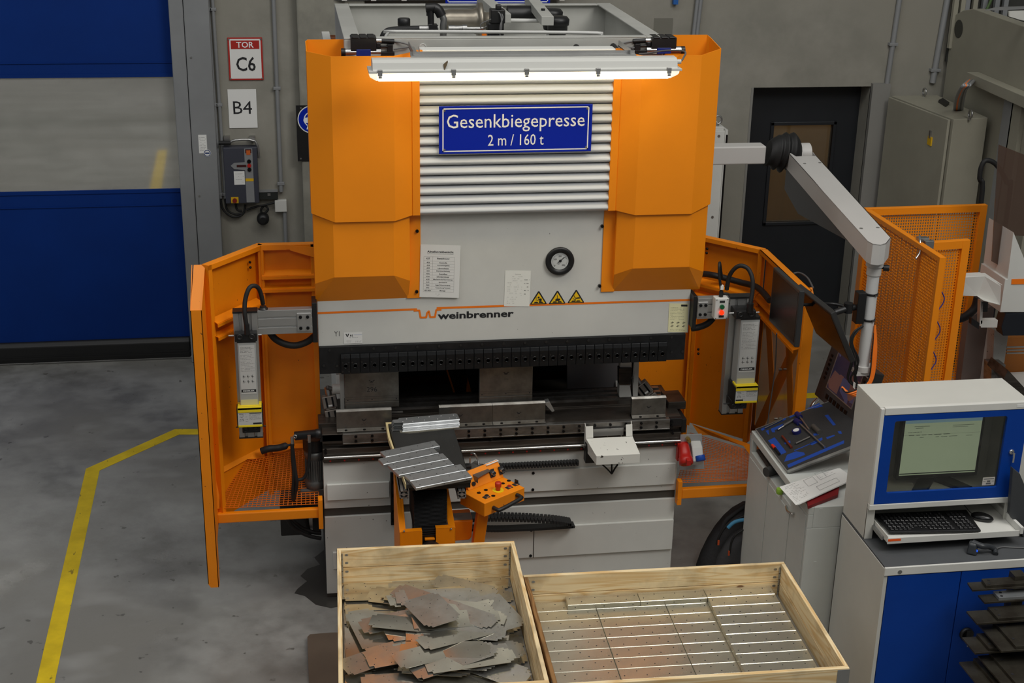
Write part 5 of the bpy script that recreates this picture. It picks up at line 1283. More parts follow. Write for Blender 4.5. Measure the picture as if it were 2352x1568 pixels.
# ================================================================== control pedestal
A, B, C, D = (at(x, y, Z=.98) for x, y in ((1070.7, 1122), (1162.5, 1087.5), (1205, 1119.4), (1112.8, 1156.4)))
ang = math.atan2((C - D).y, (C - D).x); w = (C - D).length; d = ((A - D).length + (B - C).length) / 2
M = Matrix.Translation((D.x, D.y, .90)) @ Matrix.Rotation(ang, 4, 'Z')
CP = thing('control_pedestal', 'orange control desk on a slanting post, with red emergency stop button', 'control panel', M=Matrix.Translation((D.x, D.y, 0)))
h = .08
def loc(px, py, Z=.98): return M.inverted() @ at(px, py, Z=Z)
mb = MB(); mb.box(0, w, 0, d, 0, h, M); mb.prism([(d - .03, h), (d + .015, h), (d + .05, h + .07), (d + .03, h + .085), (d + .005, h + .06)], 'x', w * .12, w, M)
body = mb.build('desk_box', ORANGE, CP, bevel=.003)
mb = MB()
for (x, y) in ((1099.8, 1131.8), (1116, 1125), (1155, 1110), (1168.6, 1103.8), (1133, 1138.4)):
    p = loc(x, y); mb.cyl(M @ Vector((p.x, p.y, h)), M @ Vector((p.x, p.y, h + .0015)), .0115, seg=20)
mb.build('empty_opening', SCREW, body)
def knob(x, y, m, r=.010, hh=.012, plate=True, nm_='button'):
    p = loc(x, y)
    if plate: mb = MB(); mb.box(p.x - .022, p.x + .016, p.y - .014, p.y + .014, h, h + .002, M); mb.build('legend_plate', INK, body)
    mb = MB(); mb.cyl(M @ Vector((p.x, p.y, h)), M @ Vector((p.x, p.y, h + hh * .7)), r * 1.35, seg=18); rg = mb.build('button_ring', CHROME, body)
    mb = MB(); mb.cyl(M @ Vector((p.x, p.y, h)), M @ Vector((p.x, p.y, h + hh)), r, seg=18); mb.build(nm_, m, CP)
knob(1118, 1141, BLACKP); knob(1170, 1119, REDP, nm_='red_button'); knob(1186, 1112, BLACKP)
p = loc(1186, 1112); mb = MB(); mb.box(p.x - .003, p.x + .003, p.y - .012, p.y + .012, h + .01, h + .028, M); mb.build('selector_lever', BLACKP, CP)
p = loc(1144, 1126); o = M @ Vector((p.x, p.y, h))
mb = MB(); mb.cyl(o, o + Vector((0, 0, .003)), .031, seg=28); mb.build('yellow_disc', YELLOW, CP)
mb = MB(); mb.lathe([(.013, 0), (.013, .018), (.017, .022), (.0185, .045), (.016, .05), (.005, .051)], o, (0, 0, 1), 22); mb.build('emergency_stop', mat('estop_red', (190, 50, 25), .4), CP)
# switches on the rising console
sl = Vector((0, .035, .07)).normalized(); R3 = M.to_3x3()
for (x, y) in ((1131, 1087), (1152, 1080)):
    q = at(x, y, Z=1.02); mb = MB(); nrm = (R3 @ Vector((0, -.9, .43))).normalized(); xd = R3 @ Vector((1, 0, 0)); ud = nrm.cross(xd)
    f = Face(q - xd * .016 - ud * .02, xd, ud, .032, .044); f.n = nrm; f.slab(mb, 0, 0, 1, 1, -.004, .002); mb.build('legend_plate', INK, body)
    mb = MB(); mb.cyl(q, q + nrm * .014, .013, seg=16); mb.build('button_ring', CHROME, body)
    mb = MB(); mb.cyl(q + nrm * .01, q + nrm * .024, .008, seg=12); mb.build('key_switch', BLACKP, CP)
for (x, y) in ((1085, 1111), (1097, 1103)):
    q = at(x, y, Z=1.0); nrm = (R3 @ Vector((0, -.9, .43))).normalized(); mb = MB(); mb.cyl(q, q + nrm * .016, .012, seg=16); mb.build('button', BLACKP, CP)
f = Face(at(1116, 1069, Z=1.055), R3 @ Vector((1, 0, 0)), R3 @ Vector((0, .45, -.2)), .07, .02)
mb = MB(); q0, q1 = at(1117, 1069, Z=1.06), at(1145, 1058, Z=1.06); dq = (q1 - q0); pq = Vector((-dq.y, dq.x, 0)).normalized() * .018; mb.plate([q0 - pq * .2, q1 - pq * .2, q1 + pq, q0 + pq], (0, 0, .002)); mb.build('faded_label', WHITEP, CP)
# handle
p0, p1 = M @ Vector((w * .22, 0, .035)), M @ Vector((w * .80, 0, .055)); nf = R3 @ Vector((0, -1, 0))
mb = MB(); mb.tube([p0, p0 + nf * .03, p0 + nf * .045 + (p1 - p0) * .1, p1 + nf * .045 - (p1 - p0) * .1, p1 + nf * .03, p1], .0115, 12, 5); mb.build('handle', BLACKP, CP)
# slanting post
q = [at(x, y, Y=Y) for x, y, Y in ((1100, 1181, 6.82), (1125, 1184, 6.82))]; r = [at(x, y, Y=Y) for x, y, Y in ((1060, 1420, 6.92), (1086, 1420, 6.92))]
mb = MB(); dpt = Vector((0, .06, .0)); mb.hexa([r[0], r[1], r[1] + dpt, r[0] + dpt, q[0] + Vector((0, 0, .05)), q[1] + Vector((0, 0, .05)), q[1] + dpt + Vector((0, 0, .05)), q[0] + dpt + Vector((0, 0, .05))]); mb.build('post', ORANGE, CP, bevel=.004)
zf = r[0].z; mb = MB(); mb.box(r[0].x - .12, r[1].x + .12, 6.80, 7.10, 0, .012); mb.box(r[0].x, r[1].x, 6.92, 6.98, .01, zf + .01); mb.build('foot_plate', ORANGE, CP, bevel=.003)
# steel bracket with spring clip
q = [at(x, y, Z=1.04) for x, y in ((1062, 1080), (1098, 1098), (1127, 1082), (1092, 1058))]
mb = MB(); mb.plate(q, (0, 0, .004)); mb.plate([q[0], q[1], q[1] - Vector((0, 0, .03)), q[0] - Vector((0, 0, .03))], (0, .003, 0)); br_ = mb.build('steel_bracket', mat('bracket_steel', (120, 118, 114), .4, .7), CP, bevel=.001)
mb = MB(); mb.tube([at(1082, 1041, Z=1.10), at(1090, 1042, Z=1.11), at(1096, 1052, Z=1.08), at(1100, 1068, Z=1.045)], .005, 8, 5); mb.box(*sorted((at(1074, 1055, Z=1.05).x, at(1077, 1055, Z=1.05).x)), q[3].y - .08, q[3].y - .07, 1.04, 1.10); mb.build('spring_clip', ZINC, CP)
mb = MB(); mb.box(at(1066, 1072, Z=1.05).x, at(1082, 1072, Z=1.05).x, q[0].y + .0, q[0].y + .04, 1.045, 1.065); mb.build('clamp_block', BLACKP, CP, bevel=.004)

# ================================================================== pallet crates
def wood(name, axis, c1=(240, 217, 172), c2=(222, 186, 130), dark=(140, 122, 92)):
    m = bpy.data.materials.new(name); m.use_nodes = True; nt = m.node_tree; N = nt.nodes; L = nt.links; b = N['Principled BSDF']; b.inputs['Roughness'].default_value = .65
    b.inputs['Specular IOR Level'].default_value = .3
    tc = N.new('ShaderNodeTexCoord'); mp = N.new('ShaderNodeMapping')
    mp.inputs['Scale'].default_value = {'x': (.45, 6, 6), 'y': (6, .45, 6)}[axis]
    L.new(tc.outputs['Object'], mp.inputs[0])
    nz = N.new('ShaderNodeTexNoise'); nz.inputs['Scale'].default_value = 2.3; nz.inputs['Detail'].default_value = 2; nz.inputs['Distortion'].default_value = .6; L.new(mp.outputs[0], nz.inputs[0])
    ml = N.new('ShaderNodeMath'); ml.operation = 'MULTIPLY'; ml.inputs[1].default_value = 16; L.new(nz.outputs['Fac'], ml.inputs[0])
    fr_ = N.new('ShaderNodeMath'); fr_.operation = 'PINGPONG'; fr_.inputs[1].default_value = 1; L.new(ml.outputs[0], fr_.inputs[0])
    cr = N.new('ShaderNodeValToRGB'); e = cr.color_ramp.elements; e[0].color = (*lin(c1), 1); e[1].color = (*lin(c2), 1); e[0].position = .35; e[1].position = .95; L.new(fr_.outputs[0], cr.inputs[0])
    # weathering and dirt
    n2 = N.new('ShaderNodeTexNoise'); n2.inputs['Scale'].default_value = 5; n2.inputs['Detail'].default_value = 6; L.new(tc.outputs['Object'], n2.inputs[0])
    mr = N.new('ShaderNodeMapRange'); mr.inputs[1].default_value = .52; mr.inputs[2].default_value = .78; mr.inputs[4].default_value = .75; L.new(n2.outputs['Fac'], mr.inputs[0])
    mx = N.new('ShaderNodeMix'); mx.data_type = 'RGBA'; L.new(mr.outputs[0], mx.inputs[0]); L.new(cr.outputs[0], mx.inputs[6]); mx.inputs[7].default_value = (*lin(dark), 1)
    # knots
    vo = N.new('ShaderNodeTexVoronoi'); vo.inputs['Scale'].default_value = 3.1
    m2 = N.new('ShaderNodeMapping'); m2.inputs['Scale'].default_value = {'x': (1, 1.6, 1.6), 'y': (1.6, 1, 1.6)}[axis]; L.new(tc.outputs['Object'], m2.inputs[0]); L.new(m2.outputs[0], vo.inputs[0])
    m3 = N.new('ShaderNodeMapRange'); m3.inputs[1].default_value = .045; m3.inputs[2].default_value = .075; m3.inputs[3].default_value = .85; m3.inputs[4].default_value = 0; L.new(vo.outputs['Distance'], m3.inputs[0])
    m4 = N.new('ShaderNodeMix'); m4.data_type = 'RGBA'; L.new(m3.outputs[0], m4.inputs[0]); L.new(mx.outputs[2], m4.inputs[6]); m4.inputs[7].default_value = (*lin((122, 72, 36)), 1)
    L.new(m4.outputs[2], b.inputs['Base Color'])
    bp = N.new('ShaderNodeBump'); bp.inputs['Strength'].default_value = .12; bp.inputs['Distance'].default_value = .003; L.new(fr_.outputs[0], bp.inputs['Height']); L.new(bp.outputs[0], b.inputs['Normal'])
    return m
WX, WYM = wood('pine_board_across', 'x'), wood('pine_board_along', 'y')
WOLD = wood('weathered_board', 'y', (150, 110, 66), (112, 78, 42), (80, 62, 40))
WTOP = mat('weathered_top', (150, 128, 92), .7)
def crate(name, label, x0, y0, w, l, rot, ztop, kind):
    """outer size w by l, (x0, y0) the front-left outer corner"""
    M = Matrix.Translation((x0, y0, 0)) @ Matrix.Rotation(rot, 4, 'Z')
    T = thing(name, label, 'wooden crate', M=M)
    th = .021; n = 4; ch = .198
    for k in range(n):
        z1 = ztop - k * (ch + .002); z0 = z1 - ch; top = k == 0
        mid = z1 - ch * .52
        for (a, b) in (((mid + .0015), z1), (z0, mid - .0015)):
            if k > 1 and a == z0: pass
            sets = [((0, w, l - th, l), WX), ((0, w, 0, th), WX), ((0, th, th, l - th), WYM), ((w - th, w, th, l - th), WYM if kind == 'L' or top is False else WYM)]
            for i, ((xa, xb, ya, yb), m) in enumerate(sets):
                if kind == 'R' and i == 2: m = WOLD
                mb = MB(); mb.box(xa + .0005, xb - .0005, ya, yb, a, b, M); mb.build('board', m, T, bevel=.0025)
        for (cx_, cy_) in ((0, 0), (w, 0), (0, l), (w, l)):
            sx = 1 if cx_ == 0 else -1; sy = 1 if cy_ == 0 else -1
            mb = MB(); o = .0015
            xa, xb = sorted((cx_ - sx * o, cx_ + sx * .055)); ya, yb = sorted((cy_ - sy * o, cy_)); mb.box(xa, xb, ya, yb, z0 + .012, z1 - .006, M)
            ya, yb = sorted((cy_ - sy * o, cy_ + sy * .055)); xa, xb = sorted((cx_ - sx * o, cx_)); mb.box(xa, xb, ya, yb, z0 + .012, z1 - .006, M)
            # inner barrel of the hinge
            if top:
                for q in range(5): mb.cyl(M @ Vector((cx_ + sx * (th + .004), cy_ + sy * (th + .004), z1 - .02 - q * .034)), M @ Vector((cx_ + sx * (th + .004), cy_ + sy * (th + .004), z1 - .05 - q * .034)), .0045, seg=8)
            mb.build('corner_hinge', ZINC, T, bevel=.0008)
    mb = MB()
    for xx_ in (.045, .05, w - .05, w - .045):
        for dz in (.03, .075, .125): mb.cyl(M @ Vector((xx_, l - th + .001, ztop - dz)), M @ Vector((xx_, l - th - .0012, ztop - dz)), .0065, seg=10)
    mb.build('screw', ZINC, T)
    zp = ztop - n * (ch + .002)
    for i in range(5):
        mb = MB(); d_ = l / 5; mb.box(0, w, i * d_ + .012, (i + 1) * d_ - .012, max(zp - .022, .10), zp, M); mb.build('deck_board', WX, T, bevel=.002)
    for xx_ in (0, w / 2 - .06, w - .12):
        for yy in (0, l / 2 - .06, l - .12):
            mb = MB(); mb.box(xx_, xx_ + .12, yy, yy + .12, .02, zp - .022, M); mb.build('block', WYM, T, bevel=.003)
        mb = MB(); mb.box(xx_, xx_ + .12, 0, l, 0, .02, M); mb.build('runner', WYM, T, bevel=.002)
    return T, M
ZC = .944
LW, LL = .905, 1.26
TL_, ML = crate('pallet_crate', 'open pine pallet crate holding a messy heap of thin notched metal sheets', .115, 5.145, LW, LL, math.radians(-1.9), ZC, 'L')
RW, RL = 1.325, .945
TR_, MR = crate('pallet_crate', 'open pine pallet crate with neat rows of bent galvanised trays', 1.032, 5.085, RW, RL, math.radians(-1.2), ZC, 'R')
mb = MB(); f = Face(MR @ Vector((1.0, -.0012, ZC - .19)), MR.to_3x3() @ Vector((1, 0, 0)), (0, 0, 1), .2, .1)
f2 = f; f2.text(mb, 'EUR', .75, .72, .22, .22, .01); f2.text(mb, 'HT', .72, .38, .2, .3, .02); f2.line(mb, .45, .9, .98, .9, .002); f2.line(mb, .45, .1, .98, .1, .002); f2.line(mb, .45, .1, .45, .9, .002); f2.line(mb, .98, .1, .98, .9, .002)
mb.build('burned_mark', mat('burned_mark', (80, 50, 25), .7), TR_)

# ---- trays in neat rows
RI = MR.inverted()
def lx(px, py, Z): return RI @ at(px, py, Z=Z)
cr_ = lambda x, y: (1150 + x / 2.834, 1250 + y / 2.834)
zlo = .798; zhi = .826
ytop = RL - .026; pitch = .0865
colx = [.024, .350, .698, 1.046]
ordw = ('first', 'second', 'third', 'fourth', 'fifth', 'sixth', 'seventh', 'eighth', 'ninth', 'tenth')
colw = ('at the old brown board', 'second from the brown board', 'beside the raised column')
z_off = Vector((0, 0, 0))
hl1 = ((.06, .35), (.24, .72), (.36, .3), (.55, .72), (.66, .3), (.86, .72), (.95, .3)); hl2 = ((.05, .7), (.2, .3), (.4, .7), (.52, .3), (.72, .7), (.82, .3), (.95, .7))
def tr(x0, x1, y0, y1, z, lab, grp, j): 
    c = [MR @ Vector(q) for q in ((x0, y0, z), (x1, y0, z), (x1, y1, z), (x0, y1, z))]
    return bent_tray(c, lab, grp, .026, holes=hl1 if j % 2 else hl2)
GR_ = 'galvanised trays in the second crate'
for r_i in range(10):
    y1 = ytop - r_i * pitch - .001; y0 = y1 - pitch + .0022
    if y0 < .024: continue
    for c_i in range(3):
        x0 = colx[c_i] + .001; x1 = colx[c_i + 1] - .0012
        tr(x0, x1, y0, y1, zlo, 'lower galvanised tray, %s row from the far board, %s' % (ordw[r_i], colw[c_i]), GR_, r_i)
    # support below the raised column
RX0 = lx(*cr_(1395, 440), .826).x; RX1 = RX0 + .345
for r_i in range(9):
    y1 = ytop - r_i * .0835 - .001; y0 = y1 - .0815
    if y0 < .1: continue
    tr(RX0, RX1, y0, y1, zhi, 'galvanised tray of raised end column, %s from the far board' % ordw[r_i], GR_, r_i + 1)
    tr(RX0 + .09, RX1 - .01, y0, y1, zhi - .028, 'galvanised tray under the raised end column, %s from the far board' % ordw[r_i], GR_, r_i)
y1 = ytop - .001
x_a = lx(1303, 1385, .826).x; x_b = lx(1471, 1380, .826).x
tr(x_a, x_b - .001, y1 - .0835, y1, zhi, 'single raised galvanised tray against the far board, its end free', GR_, 0)
tr(x_b + .001, RX0 - .002, y1 - .0835, y1, zhi, 'raised galvanised tray against the far board, next to the end column', GR_, 1)
# layers below, hidden by the top ones
mb = MB(); mb.box(.026, RW - .026, .026, RL - .026, .145, zlo - .0285, MR)
mb.build('sheet_stack', GALVD, None, kind='stuff', label='deeper layers of trays filling the second crate', cat='sheet metal')

# ---- heap of thin notched blanks
BL = mat('thin_zinc_blank', (226, 222, 208), .13, .93, rgb2=(205, 202, 190), scale=3.5, rvar=.06, detail=7)
BL2 = mat('thin_zinc_blank_matt', (208, 208, 202), .24, .9, rgb2=(184, 184, 178), scale=9, rvar=.05, detail=7)
rd = random.Random(11)
def blank_mesh(l, w, st, hs):
    a, b = l / 2, w / 2; p, q = .021, .018; r = .014
    c = [(-a, -b + q), (-a + p, -b + q), (-a + p, -b), (a - p * 1.6, -b), (a - p * 1.6, -b + r), (a - p * .7, -b + r), (a - p * .7, -b + 2 * r), (a, -b + 2 * r)]
    return c + [(x, -y) for x, y in c[::-1]]
_proto = {}
def blank(c, ang, tx, ty, label, group='thin blanks in the first crate', l=.42, w=.135, st=.011, m=BL, bend=0.0):
    M_ = Matrix.Translation(c) @ Matrix.Rotation(ang, 4, 'Z') @ Matrix.Rotation(tx, 4, 'X') @ Matrix.Rotation(ty, 4, 'Y')
    key = (round(l, 3), round(w, 3), m.name)
    if key not in _proto:
        mb = MB(); mb.plate([Vector((x, y, 0)) for x, y in blank_mesh(l, w, st, 0)], Vector((0, 0, .0012)))
        mb.cur = 1; f = Face(Vector((-l / 2, -w / 2, 0)), Vector((1, 0, 0)), Vector((0, 1, 0)), l, w)
        for a_, b_ in ((.1, .5), (.25, .15), (.25, .85), (.42, .5), (.58, .15), (.6, .85), (.76, .5), (.9, .2), (.9, .8), (.06, .2), (.5, .95), (.3, .6)): f.disc(mb, a_, b_, .0024, .0016, 6); 
        t = mb.build('sheet_blank', [m, mat('hole_shade', (40, 40, 40), .6)], None, label=label, cat='sheet metal blank', group=group)
        t.location = (0, 0, 0)
        for v_ in t.data.vertices: pass
        K_ = t.matrix_world.copy(); t.data.transform(Matrix.Translation(-sum((Vector(b_) for b_ in t.bound_box), Vector()) / 8)); t.matrix_world = M_; WMAT[t.name] = M_
        _proto[key] = t; return t
    return copy_tree(_proto[key], M_, label, group)
zb_ = .745
mb = MB(); mb.box(.024, LW - .024, .024, LL - .024, .145, zb_ - .004, ML); mb.build('sheet_stack', GALVD, None, kind='stuff', label='deeper layers of thin sheets filling the first crate', cat='sheet metal')
LAB0 = 'thin zinc blank with stepped corners, lying flat at the bottom of the heap'
k = 0
# flat layer
for j in range(9):
    for i in range(3):
        x = .16 + i * .30 + rd.uniform(-.02, .02); y = .10 + j * .135 + rd.uniform(-.01, .01)
        x = min(max(x, .24), LW - .24)
        blank(ML @ Vector((x, y, zb_ + .0016 * ((i + j * 2) % 3) + .0005 * k / 9)), math.radians(-1.9) + rd.uniform(-.03, .03), 0, 0, 'flat zinc blank under the heap, %s row from the far board, %s' % (ordw[8 - j], ('by the side', 'middle one', 'by the partition')[i]), m=BL if (i + j) % 3 else BL2); k += 1
# turned ones along the side
for j in range(3):
    blank(ML @ Vector((.10, .25 + j * .385, zb_ + .008 + j * .001)), PI / 2 + rd.uniform(-.05, .02), 0, 0, 'zinc blank turned lengthwise along the side board, %s from the near end' % ordw[j], m=BL)
# loose heap
zc = zb_ + .012
LABH = 'thin zinc blank with stepped corners, somewhere inside the tangled heap'
for i in range(46):
    t = i / 46
    u_ = rd.gauss(.50, .12); v_ = rd.gauss(.62, .24)
    u_ = min(max(u_, .31), .60); v_ = min(max(v_, .2), 1.03)
    r2 = ((u_ - .52) ** 2 * 5 + (v_ - .66) ** 2 * 2.2)
    z = zc + .050 * max(0, 1 - r2 * 2.4) * t + .0006 * i
    a_ = rd.choice((-.45, -.35, -.25, -.1, .1, .25)) + rd.uniform(-.15, .15)
    blank(ML @ Vector((u_, v_, z)), a_, rd.uniform(-.07, .07), rd.uniform(-.05, .05), LABH, m=BL if i % 3 else BL2)
# named ones on top of the heap, from the photo
def bpx(a, b, z0, z1, w, label, m=BL, roll=0.0, dz=0):
    """blank whose long axis runs between two photo points"""
    p, q = at(*a, Z=z0), at(*b, Z=z1); c = (p + q) / 2; d = q - p; ang_ = math.atan2(d.y, d.x); pit = -math.atan2(d.z, math.hypot(d.x, d.y))
    blank(c, ang_, roll, pit, label, l=round(d.length, 2), w=w, m=m)
c4 = lambda x, y: (700 + x / 2.94, 1200 + y / 2.94)
bpx(c4(360, 590), c4(500, 860), .775, .78, .14, 'bronze glinting blank lying lengthwise on the heap, near the side board', BL)
bpx(c4(590, 820), c4(1200, 745), .79, .80, .14, 'broad pale blank across the middle of the heap, its corners stepped', BL, -.05)
bpx(c4(770, 500), c4(950, 680), .835, .845, .19, 'dark grey blank slanting down over the top of the heap', BL2, .03)
bpx(c4(610, 450), c4(1280, 680), .815, .822, .12, 'longest grey blank running diagonally across the top of the heap', BL2, .10)
bpx(c4(1180, 500), c4(1380, 720), .80, .80, .2, 'wide grey blank leaning towards the board between the crates', BL2, .04)
bpx(c4(1020, 880), c4(1480, 850), .80, .79, .17, 'wide grey blank on the near side of the heap, one corner up', BL2, -.08)
bpx(c4(260, 985), c4(590, 870), .78, .79, .15, 'large dull blank at the near corner of the heap', BL2, -.03)
bpx(c4(640, 960), c4(1120, 990), .79, .785, .15, 'bluish blank in front of the broad pale one', BL, -.10)
bpx(c4(1130, 930), c4(1500, 1060), .785, .78, .15, 'dark blank sloping down beside the board between the crates', BL2, .10)
bpx(c4(560, 700), c4(760, 640), .80, .805, .10, 'small dark blank tucked under the topmost sheets', BL2, .12)
bpx(c4(880, 385), c4(1290, 480), .78, .78, .12, 'blank with lifted edge near the far board of the crate', BL2, .05)
bpx(c4(250, 480), c4(570, 470), .765, .765, .14, 'bronze glinting blank flat near the far end of the side board', BL, 0)
# ================================================================== terminal cabinet and desk
BLUED = mat('blue_door_paint', (0, 58, 146), .5, spec=.25, var=.04, scale=4, bump=.03, bscale=300)
CT = mat('cabinet_light', (212, 211, 204), .5, var=.03, scale=4, rgb2=None)
TX0, TX1 = 2.825, 3.615; TY0, TY1 = 6.08, 6.375; TZT = 1.735
TC = thing('terminal_cabinet', 'grey cabinet with a blue framed glass door and pull-out keyboard shelf, on the desk', 'cabinet', ((TX0 + TX1) / 2, (TY0 + TY1) / 2, 1.0))
mb = MB(); t = .018
mb.box(TX0, TX0 + t, TY0, TY1, 1.0, TZT - .006); mb.box(TX1 - t, TX1, TY0, TY1, 1.0, TZT - .006); mb.box(TX0 + t, TX1 - t, TY1 - .006, TY1, 1.0, TZT - .006); mb.box(TX0, TX1, TY0, TY1, TZT - .0058, TZT); mb.box(TX0 + t, TX1 - t, TY0 + .003, TY1, 1.165, 1.205)
mb.box(TX0, TX0 + .042, TY0 - .002, TY0 + .01, 1.0, 1.20); mb.box(TX1 - .042, TX1, TY0 - .002, TY0 + .01, 1.0, 1.20)
mb.build('body', CABG, TC, bevel=.002)
mb = MB(); mb.box(TX0 + .022, TX1 - .0, TY0 - .022, TY0 + .004, TZT - .038, TZT + .001); mb.build('top_lip', CT, TC, bevel=.003)
mb = MB(); mb.box(TX0 - .002, TX1 - .03, TY0 - .024, TY0 + .003, 1.175, 1.205); mb.build('bottom_lip', CT, TC, bevel=.003)
mb = MB(); mb.box(TX0 + .0, TX0 + .020, TY0 - .022, TY0, 1.205, TZT - .002); mb.build('hinge_post', CT, TC, bevel=.003)
dz0, dz1 = 1.207, TZT - .040; dx0, dx1 = TX0 + .020, TX1 - .004; yd = TY0 - .020
wx0, wx1, wz0, wz1 = xx(2047, 1040, yd), xx(2308, 1000, yd), zz(2170, 1127, yd) + .004, zz(2190, 961, yd)
def ring(mb, x0, x1, z0, z1, a0, a1, c0, c1, y0, y1, r=.012):
    """door leaf x0..x1 with a rounded opening a0..a1"""
    mb.box(x0, a0, y0, y1, z0, z1); mb.box(a1, x1, y0, y1, z0, z1); mb.box(a0, a1, y0, y1, z0, c0); mb.box(a0, a1, y0, y1, c1, z1)
    for (cx_, cz_, sx, sz) in ((a0, c0, 1, 1), (a1, c0, -1, 1), (a0, c1, 1, -1), (a1, c1, -1, -1)):
        pts = [(cx_, cz_)] + [(cx_ + sx * (r - r * math.sin(k * PI / 8)), cz_ + sz * (r - r * math.cos(k * PI / 8))) for k in range(5)]
        mb.prism(pts, 'y', y0, y1)
mb = MB(); ring(mb, dx0, dx1, dz0, dz1, wx0, wx1, wz0, wz1, yd, yd + .016); door = mb.build('door', BLUED, TC)
mb = MB(); mb.box(wx0 - .01, wx1 + .01, yd + .016, yd + .020, wz0 - .01, wz1 + .01); mb.build('glass', mat('cabinet_glass', (225, 225, 215), .02, trans=1.0, spec=.5), door)
lk = at(2323, 1037, Y=yd); mb = MB(); mb.lathe([(.014, 0), (.014, .006), (.011, .009), (.004, .009)], lk, (0, -1, 0), 20); mb.build('lock', CHROME, door)
mb = MB(); mb.box(lk.x + .002, lk.x + .012, yd - .018, yd - .016, lk.z - .02, lk.z + .0); mb.box(lk.x + .006, lk.x + .015, yd - .014, yd - .012, lk.z - .055, lk.z - .02); build_each(mb, 'key', CHROME, door)
f = Face((wx1 - .075, yd + .0155, wz0 + .008), (1, 0, 0), (0, 0, 1), .066, .044); mb = MB(); f.slab(mb, 0, 0, 1, 1, 0, .001); s = mb.build('property_sticker', mat('sticker_silver', (195, 190, 180), .45), door)
mb = MB(); f.line(mb, .08, .8, .92, .8, .004, .0016); f.rect(mb, .36, .38, .64, .6, .0016); f.rect(mb, .3, .1, .7, .3, .0015); f.line(mb, .05, .5, .25, .5, .002, .0016); f.line(mb, .75, .5, .95, .5, .002, .0016); mb.build('print', CABLE, s)
mb = MB(); a = at(1962, 883, X=TX0 - .001); mb.box(TX0 - .0015, TX0, a.y - .012, a.y + .012, a.z - .02, a.z + .012); mb.build('label', WHITEP, TC)
mb = MB(); mb.box(TX1 - .075, TX1 - .01, TY0 - .0232, TY0 - .022, TZT - .026, TZT - .010); mb.build('label', WHITEP, TC)
# keyboard shelf
kz = 1.065; ky0, kx0, kx1 = 5.925, 2.872, 3.585
mb = MB(); mb.box(kx0, kx1, ky0, TY0 + .2, kz, kz + .004); mb.box(kx0 + .005, kx1, ky0 - .004, ky0, kz - .012, kz + .022); mb.box(kx0, kx0 + .004, ky0 - .012, TY0 + .2, kz, kz + .038); mb.box(kx1 - .002, kx1 + .014, ky0 - .012, TY0 + .2, kz + .004, kz + .042); mb.build('keyboard_shelf', CT, TC, bevel=.002)
mb = MB(); mb.box(kx0 + .008, kx0 + .075, ky0 - .0052, ky0 - .004, kz + .004, kz + .016); mb.build('orange_sticker', mat('orange_sticker', (240, 90, 20), .5), TC)
mb = MB(); mb.box(kx0 - .012, kx0 - .002, ky0 + .03, TY0 + .2, kz - .005, kz + .015); mb.build('slide_rail', ZINC, TC)

# --- monitor inside
def frame_from(c0, c1, c3):
    """local frame (x right, y up, z out of the face) from bottom-left, bottom-right, top-left"""
    x = (c1 - c0).normalized(); y = (c3 - c0); y = (y - x * y.dot(x)).normalized(); n = x.cross(y)
    M = Matrix((x, y, n)).transposed().to_4x4(); M.translation = c0; return M
MN = thing('computer_monitor', 'switched-on flat computer monitor behind the glass of the blue framed door', 'monitor', (3.28, 6.28, 1.207))
yM = 6.25; sx0, sx1 = xx(2072, 1030, yM), xx(2246, 1030, yM); sz0, sz1 = zz(2155, 1087, yM), zz(2160, 960, yM)
mb = MB(); mb.box(sx0 - .016, sx1 + .016, yM, yM + .035, sz0 - .024, sz1 + .015); bz_ = mb.build('casing', BLACKP, MN, bevel=.004)
mb = MB(); mb.box(sx0, sx1, yM - .0015, yM, sz0, sz1); scr = mb.build('screen', mat('lit_screen', (138, 150, 128), .25, emit=.75), MN)
f = Face((sx0, yM - .0017, sz0), (1, 0, 0), (0, 0, 1), sx1 - sx0, sz1 - sz0)
mb = MB(); f.scribble(mb, .06, .70, .95, .74, 1, .0022, 31, .95); f.scribble(mb, .1, .665, .9, .69, 1, .002, 33, .8); f.scribble(mb, .05, .76, .3, .79, 1, .0022, 32, 1)
f.line(mb, .12, .875, .32, .875, .002); f.line(mb, .14, .845, .24, .845, .002); f.line(mb, .62, .87, .9, .87, .002); f.line(mb, .62, .84, .82, .84, .0015); f.line(mb, .0, .03, 1, .03, .006); f.line(mb, .0, .725, 1, .725, .0008)
mb.build('screen_text', mat('screen_text', (70, 80, 80), .4), scr)
mb = MB(); f.rect(mb, 0, .93, 1, 1, .0008); f.rect(mb, .03, .955, .4, .99, .0012); mb.build('title_bar', mat('screen_bar', (120, 150, 165), .4, emit=.5), scr)
mb = MB(); put_text(mb, 'DELL', (sx0 + (sx1 - sx0) * .48, yM, sz0 - .012), (1, 0, 0), (0, 0, 1), .026, .007, lift=.001); mb.build('maker_mark', CABLE, MN)
c = (sx0 + sx1) / 2
mb = MB(); mb.box(c - .03, c + .03, yM + .03, yM + .06, 1.22, sz0 + .05); mb.build('neck', BLACKP, MN, bevel=.004)
mb = MB(); mb.hexa([Vector(p) for p in ((c - .17, yM - .08, 1.207), (c - .10, yM - .11, 1.207), (c + .02, yM + .05, 1.207), (c - .05, yM + .07, 1.207), (c - .165, yM - .075, 1.218), (c - .105, yM - .105, 1.218), (c + .02, yM + .05, 1.235), (c - .05, yM + .07, 1.235))])
mb.hexa([Vector(p) for p in ((c + .10, yM - .11, 1.207), (c + .17, yM - .08, 1.207), (c + .05, yM + .07, 1.207), (c - .02, yM + .05, 1.207), (c + .105, yM - .105, 1.218), (c + .165, yM - .075, 1.218), (c + .05, yM + .07, 1.235), (c - .02, yM + .05, 1.235))])
mb.build('stand_foot', BLACKP, MN)
